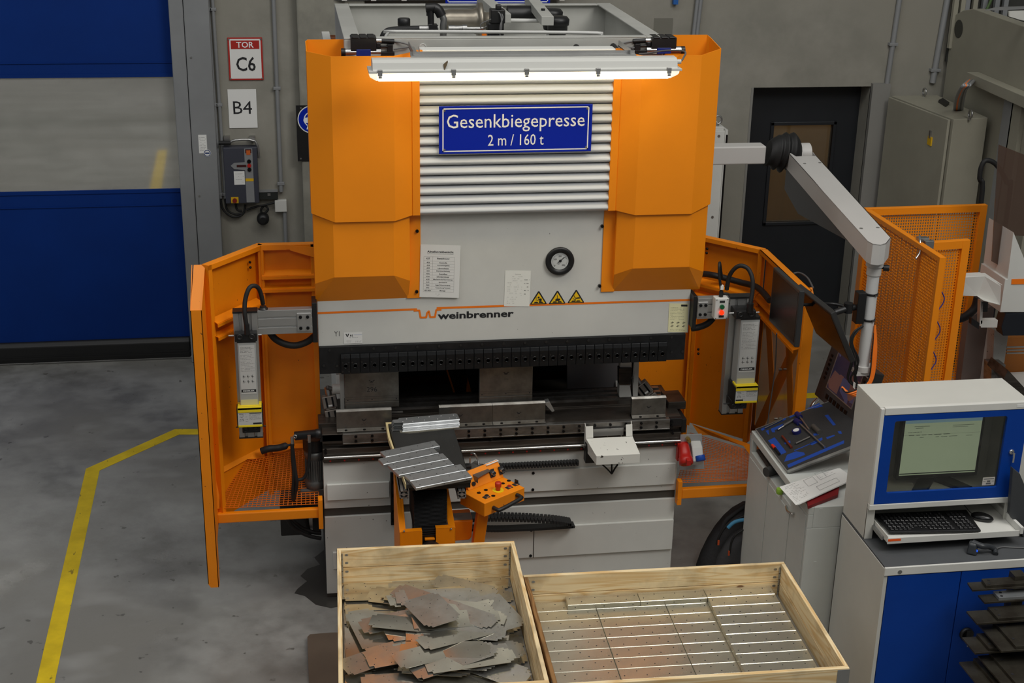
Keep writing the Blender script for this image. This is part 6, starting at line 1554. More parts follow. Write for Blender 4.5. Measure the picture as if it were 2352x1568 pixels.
# --- keyboard and mouse
KB = thing('keyboard', 'black keyboard on the pull-out shelf below the glass door', 'keyboard', (3.13, 6.02, kz + .004))
kc = [at(x, y, Z=kz + .012) for x, y in ((2042, 1226), (2253, 1222), (2219, 1174), (2006, 1183))]
kM = Matrix.Translation((0, 0, 0))
mb = MB(); mb.plate([kc[0], kc[1], kc[2], kc[3]], (0, 0, .012)); mb.build('base', BLACKP, KB, bevel=.004)
mb = MB(); u = kc[1] - kc[0]; v = kc[3] - kc[0]
for r_ in range(6):
    nk = 20
    for k in range(nk):
        if k in (15,) or (k == 16 and r_ in (1, 2) and False): continue
        if r_ == 0 and 4 < k < 9: continue
        a = (k + .6) / (nk + 1.2); b = .08 + r_ * .148
        o = kc[0] + u * a + v * b + Vector((0, 0, .012)); du = u * (.036); dv = v * .11
        mb.plate([o, o + du, o + du + dv, o + dv], (0, 0, .006))
mb.build('keys', mat('key_caps', (32, 32, 33), .35), KB, bevel=.0012, seg=1)
mb = MB()
rd2 = random.Random(5)
for r_ in range(6):
    for k in range(20):
        if k == 15 or rd2.random() < .35: continue
        a = (k + .85) / 21.2; b = .13 + r_ * .148; o = kc[0] + u * a + v * b + Vector((0, 0, .0186)); du = u.normalized() * .004; dv = v.normalized() * .005
        mb.add([o, o + du, o + du + dv, o + dv], [(0, 1, 2, 3)])
mb.build('key_print', mat('key_print', (150, 150, 150), .5), KB)
MS = thing('computer_mouse', 'black computer mouse beside the keyboard on the shelf', 'mouse', at(2256, 1186, Z=kz + .004))
mc = at(2256, 1187, Z=kz + .02); mb = MB()
mb.ball((0, 0, 0), 1, 20, (.034, .058, .022)); mb.v = [Vector((q.x * (1 + .15 * q.y / .058), q.y, max(q.z, -.012))) for q in mb.v]; mb.xf(Matrix.Translation(mc) @ Matrix.Rotation(.9, 4, 'Z')); mb.build('shell', mat('mouse_black', (16, 16, 17), .25), MS)
mb = MB(); mb.tube([mc + Vector((-.035, .03, 0)), at(2225, 1172, Z=kz + .02), at(2215, 1160, Z=kz + .05)], .002, 6, 4); mb.build('cable', BLACKP, MS)

# --- desk
DX0, DX1, DY0, DY1 = 2.818, 3.82, 5.79, 6.375
DS = thing('tool_desk', 'grey desk cabinet with dark top and wide blue doors, below the terminal cabinet', 'cabinet', ((DX0 + DX1) / 2, (DY0 + DY1) / 2, 0))
mb = MB(); mb.box(DX0, DX0 + .02, DY0, DY1, 0, .99); mb.box(DX1 - .02, DX1, DY0, DY1, 0, .99); mb.box(DX0, DX1, DY1 - .01, DY1, 0, .99); mb.box(DX0 + .02, DX1 - .02, DY0 + .02, DY1, .05, .07); mb.build('body', CABG, DS, bevel=.002)
mb = MB(); mb.box(DX0 + .003, DX1, DY0 + .003, DY1, .988, .999); mb.build('worktop', mat('desk_rubber', (74, 76, 78), .6, var=.05, scale=8), DS)
mb = MB(); mb.box(DX0 - .002, DX1 + .01, DY0 - .008, DY0 + .004, .955, 1.0); tl = mb.build('top_trim', CT, DS, bevel=.003)
mb = MB(); a = at(2067, 1313, Y=DY0 - .008); mb.cyl(a, a + Vector((0, -.002, 0)), .011, seg=18); mb.build('plug', ZINC, tl)
dm = xx(2207, 1320, DY0)
mb = MB(); mb.box(DX0 + .022, dm - .002, DY0 - .004, DY0 + .014, .04, .950); mb.build('door', BLUED, DS, bevel=.002)
mb = MB(); mb.box(dm + .002, DX1 - .02, DY0 - .004, DY0 + .014, .04, .950); d_ = mb.build('door', BLUED, DS, bevel=.002)
a = at(2219, 1455, Y=DY0 - .006); mb = MB(); mb.lathe([(.036, 0), (.036, .014), (.028, .02), (.024, .012), (.002, .012)], (a.x, DY0 - .004, a.z), (0, -1, 0), 28); mb.box(a.x - .009, a.x + .009, DY0 - .03, DY0 - .01, a.z - .03, a.z + .03); mb.build('turn_handle', BLACKP, d_)
mb = MB(); mb.box(a.x, a.x + .004, DY0 - .034, DY0 - .03, a.z - .06, a.z - .01); mb.build('key', ZINC, d_)
# --- barcode scanner
SCN = thing('barcode_scanner', 'dark hand-held barcode scanner lying on the desk top', 'barcode scanner', at(2245, 1275, Z=1.0))
p0 = at(2240, 1262, Z=1.035); p1 = at(2268, 1258, Z=1.03); p2 = at(2283, 1268, Z=1.008)
SG = mat('scanner_grey', (44, 47, 50), .4)
mb = MB(); hx = at(2230, 1268, Z=1.0)
mb.hexa([hx + Vector(q) for q in ((-.035, -.015, .0), (.010, -.045, .0), (.035, -.01, .002), (-.005, .03, .002), (-.02, -.005, .055), (.012, -.022, .055), (.03, .005, .058), (.0, .03, .058))]); mb.build('head', SG, SCN, bevel=.010, seg=3)
mb = MB(); mb.tube([hx + Vector((.01, .012, .048)), at(2256, 1254, Z=1.045), at(2272, 1255, Z=1.035), at(2284, 1262, Z=1.018), at(2287, 1272, Z=1.008)], lambda t: .016 - .003 * t, 12, 5); mb.build('grip', SG, SCN)
mb = MB(); mb.tube([at(2285, 1262, Z=1.015), at(2300, 1256, Z=1.005), at(2330, 1257, Z=1.004), at(2370, 1258, Z=1.004)], .0035, 8, 4); mb.build('cable', CABLE, SCN)
mb = MB(); mb.box(hx.x + .012, hx.x + .016, hx.y - .035, hx.y - .02, .999 + .02, .999 + .03); mb.build('status_light', mat('blue_light', (40, 90, 220), .4, emit=1.0), SCN)
# leaning black plate beside the cabinet
mb = MB(); mb.plate([at(2327, 1075, Y=6.0), at(2343, 1088, Y=6.0), Vector((3.78, 6.0, 1.0)), Vector((3.655, 6.0, 1.0)), at(2319, 1180, Y=6.0)], (0, .03, 0)); mb.build('grey_folder', mat('folder_grey', (60, 62, 64), .5), None, bevel=.003, label='dark grey folder standing upright against the side of the terminal cabinet', cat='folder')
q_ = at(2347, 950, Y=6.5); mb = MB(); mb.box(q_.x, q_.x + .45, 6.5, 6.54, 0, q_.z); mb.build('metal_panel', CABG, None, bevel=.004, label='pale grey upright panel beyond the terminal cabinet, mostly out of view', cat='panel')

# ================================================================== tool cabinet with slanted top opening
K0, K1, J0, J1 = 2.64, 3.30, 6.39, 7.38; KT = 1.03
TB = thing('tool_cabinet', 'grey steel tool cabinet with open slot below its top, beside the right guard'.replace('right ', 'windowed '), 'cabinet', ((K0 + K1) / 2, (J0 + J1) / 2, 0))
G2 = mat('cabinet_pale', (198, 201, 196), .5, var=.04, scale=3)
mb = MB(); zd_ = .905
mb.box(K0, K1, J0, J1, 0, zd_); b_ = mb.build('body', G2, TB, bevel=.003)
mb = MB(); mb.box(K0, K1, J0, J1, KT - .045, KT - .0) if False else None
mb.box(K0, K0 + .03, J0, J1, KT - .045, KT); mb.box(K0 + .03, K1, J0 + .03, J1 - .03, KT - .008, KT - .002); mb.box(K0 + .03, K1, J1 - .03, J1, KT - .05, KT); mb.box(K0 + .03, K1, J0, J0 + .03, zd_, KT)
mb.box(K0, K0 + .03, J1 - .035, J1, zd_, KT - .045); mb.box(K0, K0 + .03, J0, J0 + .22, zd_, KT - .045); mb.build('top_frame', G2, TB, bevel=.003)
mb = MB()
for (ya, yb) in ((J0 + .26, J0 + .62), (J0 + .63, J1 - .02)): mb.box(K0 - .004, K0, ya, yb, .04, .87)
mb.box(K0 - .004, K0, J0 + .02, J0 + .25, .55, .97)
for o in build_each(mb, 'door', G2, TB, bevel=.0015): pass
mb = MB(); a = at(1814, 1160, X=K0 - .02); mb.tube([at(1806, 1162, X=K0 - .004), at(1808, 1172, X=K0 - .02), at(1818, 1180, X=K0 - .02), at(1824, 1178, X=K0 - .004)], .006, 8, 4); mb.build('handle', CHROME, TB)
mb = MB()
for (x, y) in ((1886, 1170), (1872, 1292)):
    a = at(x, y, Y=J0); mb.box(a.x - .008, a.x + .008, J0 - .0015, J0, a.z - .008, a.z + .008)
mb.build('bolt', G2, TB)
# hammer and small things in the slot
HM = thing('rubber_mallet', 'mallet with a grey round head lying in the slot of the tool cabinet', 'mallet', at(1765, 1080, Z=zd_))
a = at(1766, 1082, Z=zd_ + .03); mb = MB(); mb.cyl(a + Vector((-.02, -.01, 0)), a + Vector((.07, .03, 0)), .028, seg=20); mb.build('head', mat('mallet_rubber', (58, 58, 56), .7), HM, bevel=.004)
mb = MB(); mb.cyl(a + Vector((.02, .02, 0)), at(1742, 1035, Z=zd_ + .03), .012, seg=10); mb.build('handle', mat('dark_handle', (44, 40, 36), .6), HM)
mb = MB(); a = at(1791, 1126, Z=zd_ + .02); mb.lathe([(.018, 0), (.020, .01), (.020, .022), (.018, .03)], a - Vector((0, 0, .018)), (0, 0, 1), 20); mb.build('tape_roll', mat('lime_tape', (140, 180, 60), .5), None, label='lime green tape roll in the slot of the tool cabinet, below the drawings', cat='tape')

# --- foam tool tray
q0, q1, q3 = Vector((2.658, 6.796, 1.05)), Vector((2.98, 6.796, 1.166)), Vector((2.662, 7.354, 1.05))
TM = frame_from(q0, q1, q3); tw = (q1 - q0).length; thh = (q3 - q0).length
TT = thing('tool_tray', 'grey tray with black and blue foam holding small hand tools', 'tool tray', M=Matrix.Translation(q0))
FO = mat('black_foam', (40, 40, 41), .8, bump=.1, bscale=200); FB = mat('blue_foam', (14, 62, 150), .8)
mb = MB(); mb.box(-.004, tw + .20, -.004, thh + .004, -.022, -.012, TM); mb.box(-.004, tw + .2, -.004, 0, -.022, .002, TM); mb.box(-.004, 0, -.004, thh, -.022, .002, TM); mb.box(-.004, tw + .2, thh, thh + .004, -.022, .002, TM); mb.build('tray', ALU, TT)
mb = MB(); mb.box(0, tw + .20, 0, thh, -.012, 0, TM); mb.build('foam', FO, TT)
TI = TM.inverted()
def tloc(px, py):
    d = _ray(px, py); o = TI @ CAM; dd = TI.to_3x3() @ d; t = -o.z / dd.z; return o + dd * t
cq = lambda x, y: tloc(1700 + x / 4.357, 840 + y / 4.357)
def patch(mb, pts, z=.0006):
    mb.add([TM @ Vector((*(cq(x, y).xy), z)) for x, y in pts], [tuple(range(len(pts)))])
mb = MB()
for pts in ([(278, 748), (345, 715), (465, 865), (405, 890), (395, 870)], [(440, 960), (470, 890), (560, 855), (640, 868), (650, 890), (560, 925)], [(470, 990), (1040, 745), (1040, 775), (485, 1020)],
            [(205, 632), (455, 520), (460, 535), (220, 650)], [(305, 630), (460, 568), (465, 585), (345, 645), (350, 665), (320, 665)], [(490, 510), (605, 460), (608, 475), (500, 520)], [(665, 430), (790, 372), (830, 405), (770, 420), (700, 430)],
            [(845, 495), (880, 488), (958, 590), (930, 598)], [(690, 780), (820, 715), (825, 740), (720, 795)], [(730, 680), (780, 670), (790, 690), (740, 700)], [(975, 655), (1010, 652), (1020, 680), (990, 680)], [(255, 650), (285, 640), (290, 690), (275, 680)], [(860, 715), (940, 690), (950, 700), (870, 735)], [(440, 770), (500, 745), (505, 770), (450, 785)], [(540, 845), (800, 735), (800, 742), (545, 852)]):
    patch(mb, pts)
mb.build('blue_recess', FB, TT)
def rod(a, b, r, m, name='hand_tool', lab='', z=.008, shape=None):
    p, q = cq(*a), cq(*b); P_, Q_ = TM @ Vector((p.x, p.y, z)), TM @ Vector((q.x, q.y, z)); mb = MB(); mb.cyl(P_, Q_, r, seg=10)
    return mb, P_, Q_
STL = mat('tool_chrome', (165, 165, 165), .3, .9); RED_ = mat('tool_red', (210, 50, 25), .4); BRN = mat('tool_brown', (95, 35, 20), .5)
def tool(name, lab, bits, cat='hand tool'):
    T = thing(name, lab, cat, TM @ Vector((*(cq(*bits[0][0]).xy), 0)))
    for a, b, r, m, pn in bits:
        mb, _, _ = rod(a, b, r, m); mb.build(pn, m, T)
tool('marker_pen', 'orange and black marker pen lying on a blue recess of the foam tray', [((325, 805), (352, 835), .009, RED_, 'cap'), ((352, 835), (398, 895), .0075, BLACKP, 'barrel')])
tool('screwdriver', 'brown handled tool in the foam tray between the blue recesses', [((425, 715), (518, 828), .007, BRN, 'handle')])
tool('caliper', 'long steel caliper with blue head lying across the foam tray', [((600, 590), (850, 825), .006, STL, 'beam'), ((560, 560), (600, 590), .018, mat('tool_navy', (25, 30, 90), .4), 'head')])
tool('dividers', 'steel dividers with a navy hinge in the foam tray above the caliper', [((600, 520), (695, 650), .006, STL, 'leg'), ((570, 490), (605, 525), .016, MATS['tool_navy'], 'hinge')])
tool('flat_file', 'steel file with dark handle lying at the upper row of the foam tray', [((440, 608), (535, 552), .009, mat('tool_grey', (90, 88, 84), .5, .5), 'blade'), ((380, 650), (440, 612), .006, STL, 'tang')])
tool('wrench', 'small steel wrench lying in the lower middle of the foam tray', [((560, 788), (700, 722), .006, MATS['tool_grey'], 'shaft')])
tool('steel_square', 'flat steel square in the foam tray beside the tubular handle', [((735, 615), (800, 680), .016, MATS['tool_grey'], 'blade')])
tool('scriber', 'thin steel scriber at the far edge of the foam tray', [((250, 635), (430, 545), .004, MATS['tool_grey'], 'shaft')])
DGp = cq(568, 668); T = thing('dial_gauge', 'dark blue dial gauge with a white face in the foam tray', 'gauge', TM @ Vector((DGp.x, DGp.y, 0)))
o = TM @ Vector((DGp.x, DGp.y, 0)); nT = TM.to_3x3() @ Vector((0, 0, 1)); mb = MB(); mb.cyl(o, o + nT * .018, .026, seg=24); mb.build('case', MATS['tool_navy'], T); mb = MB(); mb.cyl(o + nT * .018, o + nT * .0195, .018, seg=24); mb.build('face', WHITEP, T)
# --- drawings and binder on the cabinet
ps = [(1790, 1118), (1829, 1160), (1925, 1118), (1930, 1072), (1852, 1097)]
z_ = KT + .030
mb = MB(); mb.plate([at(x, y, Z=z_ - .012) for x, y in ((1856, 1162), (1925, 1135), (1930, 1100), (1850, 1130))], (0, 0, -.018)); mb.build('binder', mat('dark_red_binder', (120, 16, 22), .5), None, bevel=.001, label='dark red binder under the drawings on the tool cabinet', cat='binder')
pp = [at(x, y, Z=z_) for x, y in ((1790, 1118), (1828, 1160), (1960, 1100), (1925, 1075), (1855, 1097))]
T = thing('drawing_sheets', 'stack of white workshop drawings on the tool cabinet', 'papers', pp[1])
mb = MB(); mb.plate(pp, (0, 0, .001)); mb.build('top_sheet', WHITEP, T)
mb = MB(); mb.plate([p + Vector((.012, .004, -.004)) for p in pp], (0, 0, .003)); mb.build('lower_sheets', WHITEP, T)
f = Face(pp[1] + Vector((0, 0, .0012)), pp[2] - pp[1], pp[0] - pp[1], (pp[2] - pp[1]).length, (pp[0] - pp[1]).length); f.n = Vector((0, 0, 1))
mb = MB(); f.scribble(mb, .04, .08, .30, .9, 13, .0012, 41, .7)
for (a, b, c, d) in ((.36, .5, .52, .5), (.36, .82, .52, .82), (.36, .5, .36, .82), (.52, .5, .52, .82), (.45, .15, .8, .15), (.45, .35, .8, .35), (.45, .15, .45, .35), (.8, .15, .8, .35), (.58, .55, .85, .55), (.58, .9, .85, .9), (.58, .55, .58, .9), (.7, .55, .7, .9)): f.line(mb, a, b, c, d, .0012)
f.scribble(mb, .6, .6, .9, .85, 3, .0012, 42, .6); mb.build('print', CABLE, T)

# ================================================================== swing arm, screens and control panel
AR = mat('arm_grey', (190, 188, 184), .45, var=.02, scale=3)
SA = thing('swing_arm', 'light grey jointed swing arm with a black bellows joint and hanging pole', 'support arm', (2.2, 9.1, 1.5))
ya = 9.10
h1 = at(1600, 322, Y=ya - .06); h2 = at(1762, 321, Y=ya - .06); za0 = zz(1700, 378, ya - .06); za1 = zz(1700, 337, ya - .06) 
mb = MB(); mb.box(2.04, h2.x, ya - .06, ya + .06, za0, za1); mb.build('beam', AR, SA, bevel=.008)
# bellows
mb = MB(); jc = [at(x, y, Y=ya) for x, y in ((1762, 352), (1775, 347), (1783, 350), (1790, 345), (1798, 350), (1806, 346), (1815, 348), (1826, 352), (1834, 362))]
rr = [.075, .085, .105, .09, .12, .095, .115, .09, .05]
pts = catmull(jc, 4)
vs = []; seg = 18; n = len(pts)
for k, p in enumerate(pts):
    t = k / (n - 1) * (len(rr) - 1); i = min(int(t), len(rr) - 2); r = rr[i] + (rr[i + 1] - rr[i]) * (t - i)
    for s in range(seg): a = 2 * PI * s / seg; vs.append(p + Vector((0.02 * math.sin(a), math.cos(a) * r, math.sin(a) * r * 1.15)))
mb.add(vs, [(k * seg + s, k * seg + (s + 1) % seg, (k + 1) * seg + (s + 1) % seg, (k + 1) * seg + s) for k in range(n - 1) for s in range(seg)] , True); mb.add(vs, [tuple(range(seg)), tuple(range((n - 1) * seg, n * seg))]); mb.build('bellows', RUBBER, SA)
# slanted outer arm, a channel open at its root
zA = 2.31
r0, r1, e0, e1 = at(1806, 345, Z=zA), at(1868, 350, Z=zA), at(1989, 549, Z=zA), at(2046, 545, Z=zA)
e0 = at(1993, 553, Z=zA); tipm = at(2022, 562, Z=zA)
rc0, rc1 = at(1828, 359, Z=zA), at(1874, 358, Z=zA)
hh = .115
mb = MB(); top = [rc0, rc1, e1, at(2035, 559, Z=zA), tipm, at(2005, 560, Z=zA), e0]; mb.plate(top, (0, 0, -.005))
sd = [r0, e0]; mb.plate([r0, e0, e0 - Vector((0, 0, hh)), r0 - Vector((0, 0, hh))], Vector((.004, .004, 0)))
mb.plate([r1, e1, e1 - Vector((0, 0, hh)), r1 - Vector((0, 0, hh))], Vector((-.004, -.0, 0)))
fr4 = [e1, at(2035, 559, Z=zA), tipm, at(2005, 560, Z=zA), e0]
for a, b in zip(fr4, fr4[1:]): mb.plate([a, b, b - Vector((0, 0, hh)), a - Vector((0, 0, hh))], Vector((0, .004, 0)))
mb.plate([r0, rc0, e0], (0, 0, -.004)); mb.plate([r1, rc1, e1], (0, 0, -.004))
mb.build('outer_arm', AR, SA)
mb = MB(); ins = [p - Vector((0, 0, hh - .01)) for p in (rc0, rc1, e1, e0)]; mb.plate(ins, (0, 0, -.004))
a = at(1835, 352, Z=zA - .03); mb.cyl(a + Vector((-.06, 0, -.0)), a + Vector((.07, 0, -.0)), .07, seg=24); mb.build('joint', AR, SA)
mb = MB()
for (x, y) in ((1848, 376), (1883, 374), (1978, 525), (2016, 523)): a = at(x, y, Z=zA); mb.cyl(a, a + Vector((0, 0, .003)), .010, seg=14)
mb.build('screw', ZINC, SA)
mb = MB()
u0, u1 = at(1806, 385, Z=zA - .12), at(1960, 560, Z=zA - .12)
mb.plate([u0, u0 + Vector((0, 0, -.15)), u0.lerp(u1, .25) + Vector((0, 0, -.2)), u1], (.06, 0, 0)); mb.build('under_cover', mat('anthracite_cover', (40, 42, 45), .5), SA)
pt = at(2011, 590, Z=zA - hh); pb = at(1987, 845, Y=pt.y)
mb = MB(); mb.cyl(pt + Vector((0, 0, .0)), pt - Vector((0, 0, .10)), .040, seg=26); mb.cyl(pt - Vector((0, 0, .02)), pt - Vector((0, 0, .05)), .048, seg=26); mb.build('collar', AR, SA)
mb = MB(); pole_b = Vector((pt.x, pt.y, pb.z)); mb.cyl(pt, pole_b, .033, seg=28); pole = mb.build('pole', mat('pole_white', (200, 200, 198), .35), SA)
mb = MB(); a = pt + Vector((.048, -.01, -.06)); mb.cyl(a, a + Vector((.03, -.01, 0)), .018, seg=10); mb.cyl(a + Vector((-.03, 0, 0)), a, .008, seg=8); mb.build('clamp_knob', BLACKP, SA)
for y in (757, 800, 742):
    if y == 742: continue
for zf_ in (.33, .56):
    z = pt.z + (pole_b.z - pt.z) * zf_; mb = MB(); mb.lathe([(.034, 0), (.037, 0), (.037, .012), (.034, .012)], (pt.x, pt.y, z), (0, 0, 1), 24); mb.cyl((pt.x + .005, pt.y - .037, z + .006), (pt.x + .02, pt.y - .038, z + .006), .005, seg=8); mb.build('hose_clamp', BLACKP, pole)
zc1 = pt.z + (pole_b.z - pt.z) * .44
mb = MB(); mb.box(pt.x - .085, pt.x - .037, pt.y - .03, pt.y + .03, zc1 - .09, zc1 + .09); mb.build('bracket_plate', BLACKP, pole, bevel=.003)
mb = MB(); mb.cyl((pt.x - .09, pt.y, zc1), (pt.x - .13, pt.y - .01, zc1), .018); mb.cyl((pt.x - .13, pt.y - .01, zc1 - .025), (pt.x - .13, pt.y - .01, zc1 + .03), .026, seg=18); mb.cyl((pt.x - .13, pt.y - .01, zc1), (pt.x - .21, pt.y - .02, zc1 - .02), .018); mb.build('joint_arm', BLACKP, pole)
# cables
rc = random.Random(9)
for k in range(4):
    mb = MB(); o = k * .008
    mb.tube([Vector((pt.x + .03, pt.y - .03, zc1 - .10)), Vector((pt.x + .045 - o, pt.y - .05, zc1 - .25)), Vector((pt.x + .03 - o, pt.y - .07, zc1 - .42)), Vector((pt.x - .06 - 2 * o, pt.y - .08, zc1 - .50 + o)), Vector((pt.x - .13, pt.y - .04, zc1 - .46))], .0065 if k < 3 else .004, 8, 6)
    mb.build('cable', mat('orange_cable', (240, 120, 30), .45) if k < 3 else RUBBER, SA)
for k in range(6):
    mb = MB(); mb.tube([Vector((pt.x - .04, pt.y - .03, zc1 - .1)), Vector((pt.x - .10 - .02 * rc.random(), pt.y - .05, zc1 - .14 - .05 * rc.random())), Vector((pt.x - .05 - .05 * rc.random(), pt.y - .05, zc1 - .3)), Vector((pt.x - .10 + .06 * rc.random(), pt.y - .03, zc1 - .42)), Vector((pt.x - .02, pt.y - .04, zc1 - .48))], .005, 8, 6); mb.build('cable', RUBBER, SA)
# screens: corners top-left, top-right, bottom-left in space
def screen(name, label, TLp, TRp, BLp, t=.03, side=1):
    c0 = Vector(BLp); c1 = c0 + (Vector(TRp) - Vector(TLp)); c3 = Vector(TLp); M_ = frame_from(c0, c1, c3); w_, h_ = (c1 - c0).length, (c3 - c0).length
    T = thing(name, label, 'monitor', c0)
    mb = MB(); mb.box(0, w_, 0, h_, -t, 0, M_); mb.box(w_ * .2, w_ * .8, h_ * .2, h_ * .8, -t - .025, -t, M_); mb.build('casing', mat('monitor_grey', (38, 38, 38), .4), T, bevel=.005)
    mb = MB(); mb.box(.016, w_ - .016, .02, h_ - .016, 0, .0012, M_); mb.build('screen', mat('black_screen', (8, 8, 9), .3, spec=.25), T)
    return T, M_, w_, h_
SCA = screen('computer_monitor', 'dark switched-off monitor nearer the orange guard, seen at a slant', (2.621, 7.215, 2.105), (2.605, 6.745, 2.125), (2.616, 7.185, 1.795))
SCB = screen('computer_monitor', 'dark tilted monitor in front of the pole with the orange cables', (2.78, 7.247, 1.975), (2.797, 6.755, 1.985), (2.925, 7.243, 1.684))
mb = MB(); mb.tube([(2.66, 6.98, 1.96), (2.80, 7.05, 1.93), (2.95, 7.12, zc1), (pt.x - .12, pt.y, zc1)], .009, 10, 4); mb.build('monitor_arm', BLACKP, SA)
# control panel of the press
c3 = Vector((3.163, 7.544, 1.52)); ctr = Vector((3.211, 7.013, 1.52)); c0 = Vector((3.074, 7.536, 1.175)) 
T, M_, w_, h_ = screen('operator_panel', 'grey operator panel with lit screen and keys, hanging from the pole', c3, ctr, c0, .06)
T['category'] = 'control panel'
for ch in T.children:
    if ch.name.startswith('screen'): bpy.data.objects.remove(ch)
FPn = mat('panel_face', (58, 60, 62), .4)
mb = MB(); mb.box(.004, w_ - .004, .004, h_ - .004, 0, .003, M_); mb.build('front_plate', FPn, T)
scm = bpy.data.materials.new('press_screen'); scm.use_nodes = True; nt = scm.node_tree; b = nt.nodes['Principled BSDF']
tc = nt.nodes.new('ShaderNodeTexCoord'); vo = nt.nodes.new('ShaderNodeTexVoronoi'); vo.distance = 'CHEBYCHEV'; vo.inputs['Scale'].default_value = 9; nt.links.new(tc.outputs['Object'], vo.inputs[0]); cr = nt.nodes.new('ShaderNodeValToRGB'); e = cr.color_ramp.elements
sp = nt.nodes.new('ShaderNodeSeparateColor'); nt.links.new(vo.outputs['Color'], sp.inputs[0]); nt.links.new(sp.outputs[0], cr.inputs[0])
e[0].color = (*lin((40, 36, 52)), 1); e[1].color = (*lin((150, 110, 70)), 1); x_ = e.new(.5); x_.color = (*lin((90, 62, 58)), 1); x_ = e.new(.75); x_.color = (*lin((60, 60, 84)), 1); cr.color_ramp.interpolation = 'CONSTANT'
nt.links.new(cr.outputs[0], b.inputs['Base Color']); nt.links.new(cr.outputs[0], b.inputs['Emission Color']); b.inputs['Emission Strength'].default_value = .35; b.inputs['Roughness'].default_value = .2
mb = MB(); mb.box(w_ * .20, w_ * .80, h_ * .26, h_ * .94, .003, .0045, M_); mb.build('screen', scm, T)
mb = MB()
for a, b_, c, d in ((.185, .2, .25, .955), (.80, .815, .25, .955), (.185, .815, .245, .262), (.185, .815, .94, .957)): mb.box(w_ * a, w_ * b_, h_ * c, h_ * d, .003, .006, M_)
mb.build('screen_rim', ALU, T)
mb = MB()
for k in range(6): mb.box(w_ * (.24 + .09 * k), w_ * (.30 + .09 * k), h_ * .09, h_ * .17, .003, .006, M_)
for k in range(6): mb.box(w_ * .07, w_ * .11, h_ * (.35 + .08 * k), h_ * (.39 + .08 * k), .003, .006, M_)
for r_ in range(3):
    for k in range(3): mb.box(w_ * (.85 + .04 * k), w_ * (.875 + .04 * k), h_ * (.60 + .07 * r_), h_ * (.64 + .07 * r_), .003, .006, M_)
mb.build('keys', SCREW, T)
mb = MB(); mb.box(w_ * .92, w_ * .94, h_ * .68, h_ * .70, .003, .008, M_); mb.build('red_light', mat('panel_red', (255, 40, 20), .4, emit=1.5), T)
mb = MB(); f = Face(M_ @ Vector((w_ * .83, h_ * .83, .0035)), M_.to_3x3() @ Vector((1, 0, 0)), M_.to_3x3() @ Vector((0, 1, 0)), .06, .02); f.line(mb, 0, .5, .8, .5, .008); mb.build('maker_mark', WHITEL, T)
hM = M_.to_3x3() @ Vector((0, 0, 1)); hb = [M_ @ Vector((w_ * a, -.005, .0)) for a in (.10, .62)]
mb = MB(); mb.tube([hb[0], hb[0] + hM * .03 - Vector((0, 0, .04)), hb[0].lerp(hb[1], .12) + hM * .045 - Vector((0, 0, .07)), hb[0].lerp(hb[1], .88) + hM * .045 - Vector((0, 0, .07)), hb[1] + hM * .03 - Vector((0, 0, .04)), hb[1]], .013, 12, 5); mb.build('handle', CHROME, T)
# adapter between pole and panel
mb = MB(); a = M_ @ Vector((w_ * .78, h_, -.03)); mb.cyl(pole_b + Vector((0, 0, .02)), pole_b - Vector((0, 0, .012)), .05, seg=20); mb.box(pole_b.x - .05, pole_b.x + .05, pole_b.y - .04, pole_b.y + .04, pole_b.z - .03, pole_b.z - .008)
mb.tube([pole_b - Vector((0, 0, .02)), a.lerp(pole_b, .5) - Vector((0, 0, .02)), a - Vector((0, 0, .01))], .03, 12, 3); mb.build('panel_adapter', AR, SA)

# ================================================================== backpack behind the tool cabinet
BPM = mat('backpack_fabric', (46, 46, 48), .8, var=.15, scale=6, bump=.3, bscale=60)
bp0 = at(1700, 1290, Z=.0)
T = thing('backpack', 'dark grey backpack with blue lining and orange zips beside the tool cabinet', 'backpack', (2.60, 7.54, 0))
# upright rounded pack: ellipse sections
def blob(mb, c, rx, ry, h, prof, tilt=0, seg=22):
    vs = []; n = len(prof)
    for t, s in prof:
        for k in range(seg):
            a = 2 * PI * k / seg; ca, sa = math.cos(a), math.sin(a)
            e = .7; X = math.copysign(abs(ca) ** e, ca) * rx * s; Y = math.copysign(abs(sa) ** e, sa) * ry * s
            vs.append(Vector((c[0] + X + tilt * t, c[1] + Y, t * h)))
    mb.add(vs, [(k * seg + i, k * seg + (i + 1) % seg, (k + 1) * seg + (i + 1) % seg, (k + 1) * seg + i) for k in range(n - 1) for i in range(seg)], True)
    mb.add(vs, [tuple(range(seg)), tuple(range((n - 1) * seg, n * seg))])
BX, BY = 2.60, 7.54
mb = MB(); blob(mb, (BX, BY, 0), .185, .11, .47, [(0, .95), (.05, 1), (.25, .98), (.45, .9), (.62, .78), (.78, .6), (.9, .4), (1, .12)], .10); mb.build('bag', BPM, T)
mb = MB(); blob(mb, (BX + .03, BY - .10, 0), .145, .07, .34, [(0, .95), (.08, 1), (.45, .95), (.7, .8), (.88, .55), (1, .2)], .05); mb.build('front_pocket', mat('pocket_fabric', (62, 62, 64), .8, bump=.3, bscale=50), T)
B2 = lambda x, y, Y=7.40: at(x, y, Y=Y)
mb = MB(); mb.tube([B2(*q) for q in ((1672, 1212), (1682, 1202), (1694, 1196), (1712, 1193))], .012, 8, 5); mb.build('blue_lining', mat('bag_blue', (70, 140, 180), .7), T)
mb = MB(); mb.tube([B2(*q, 7.43) for q in ((1646, 1250), (1652, 1232), (1664, 1212), (1682, 1196), (1712, 1184))], .008, 8, 5); mb.build('zip', RUBBER, T)
mb = MB(); mb.tube([B2(*q, 7.36) for q in ((1676, 1270), (1680, 1245), (1690, 1228), (1708, 1216))], .007, 8, 5); mb.build('zip', RUBBER, T)
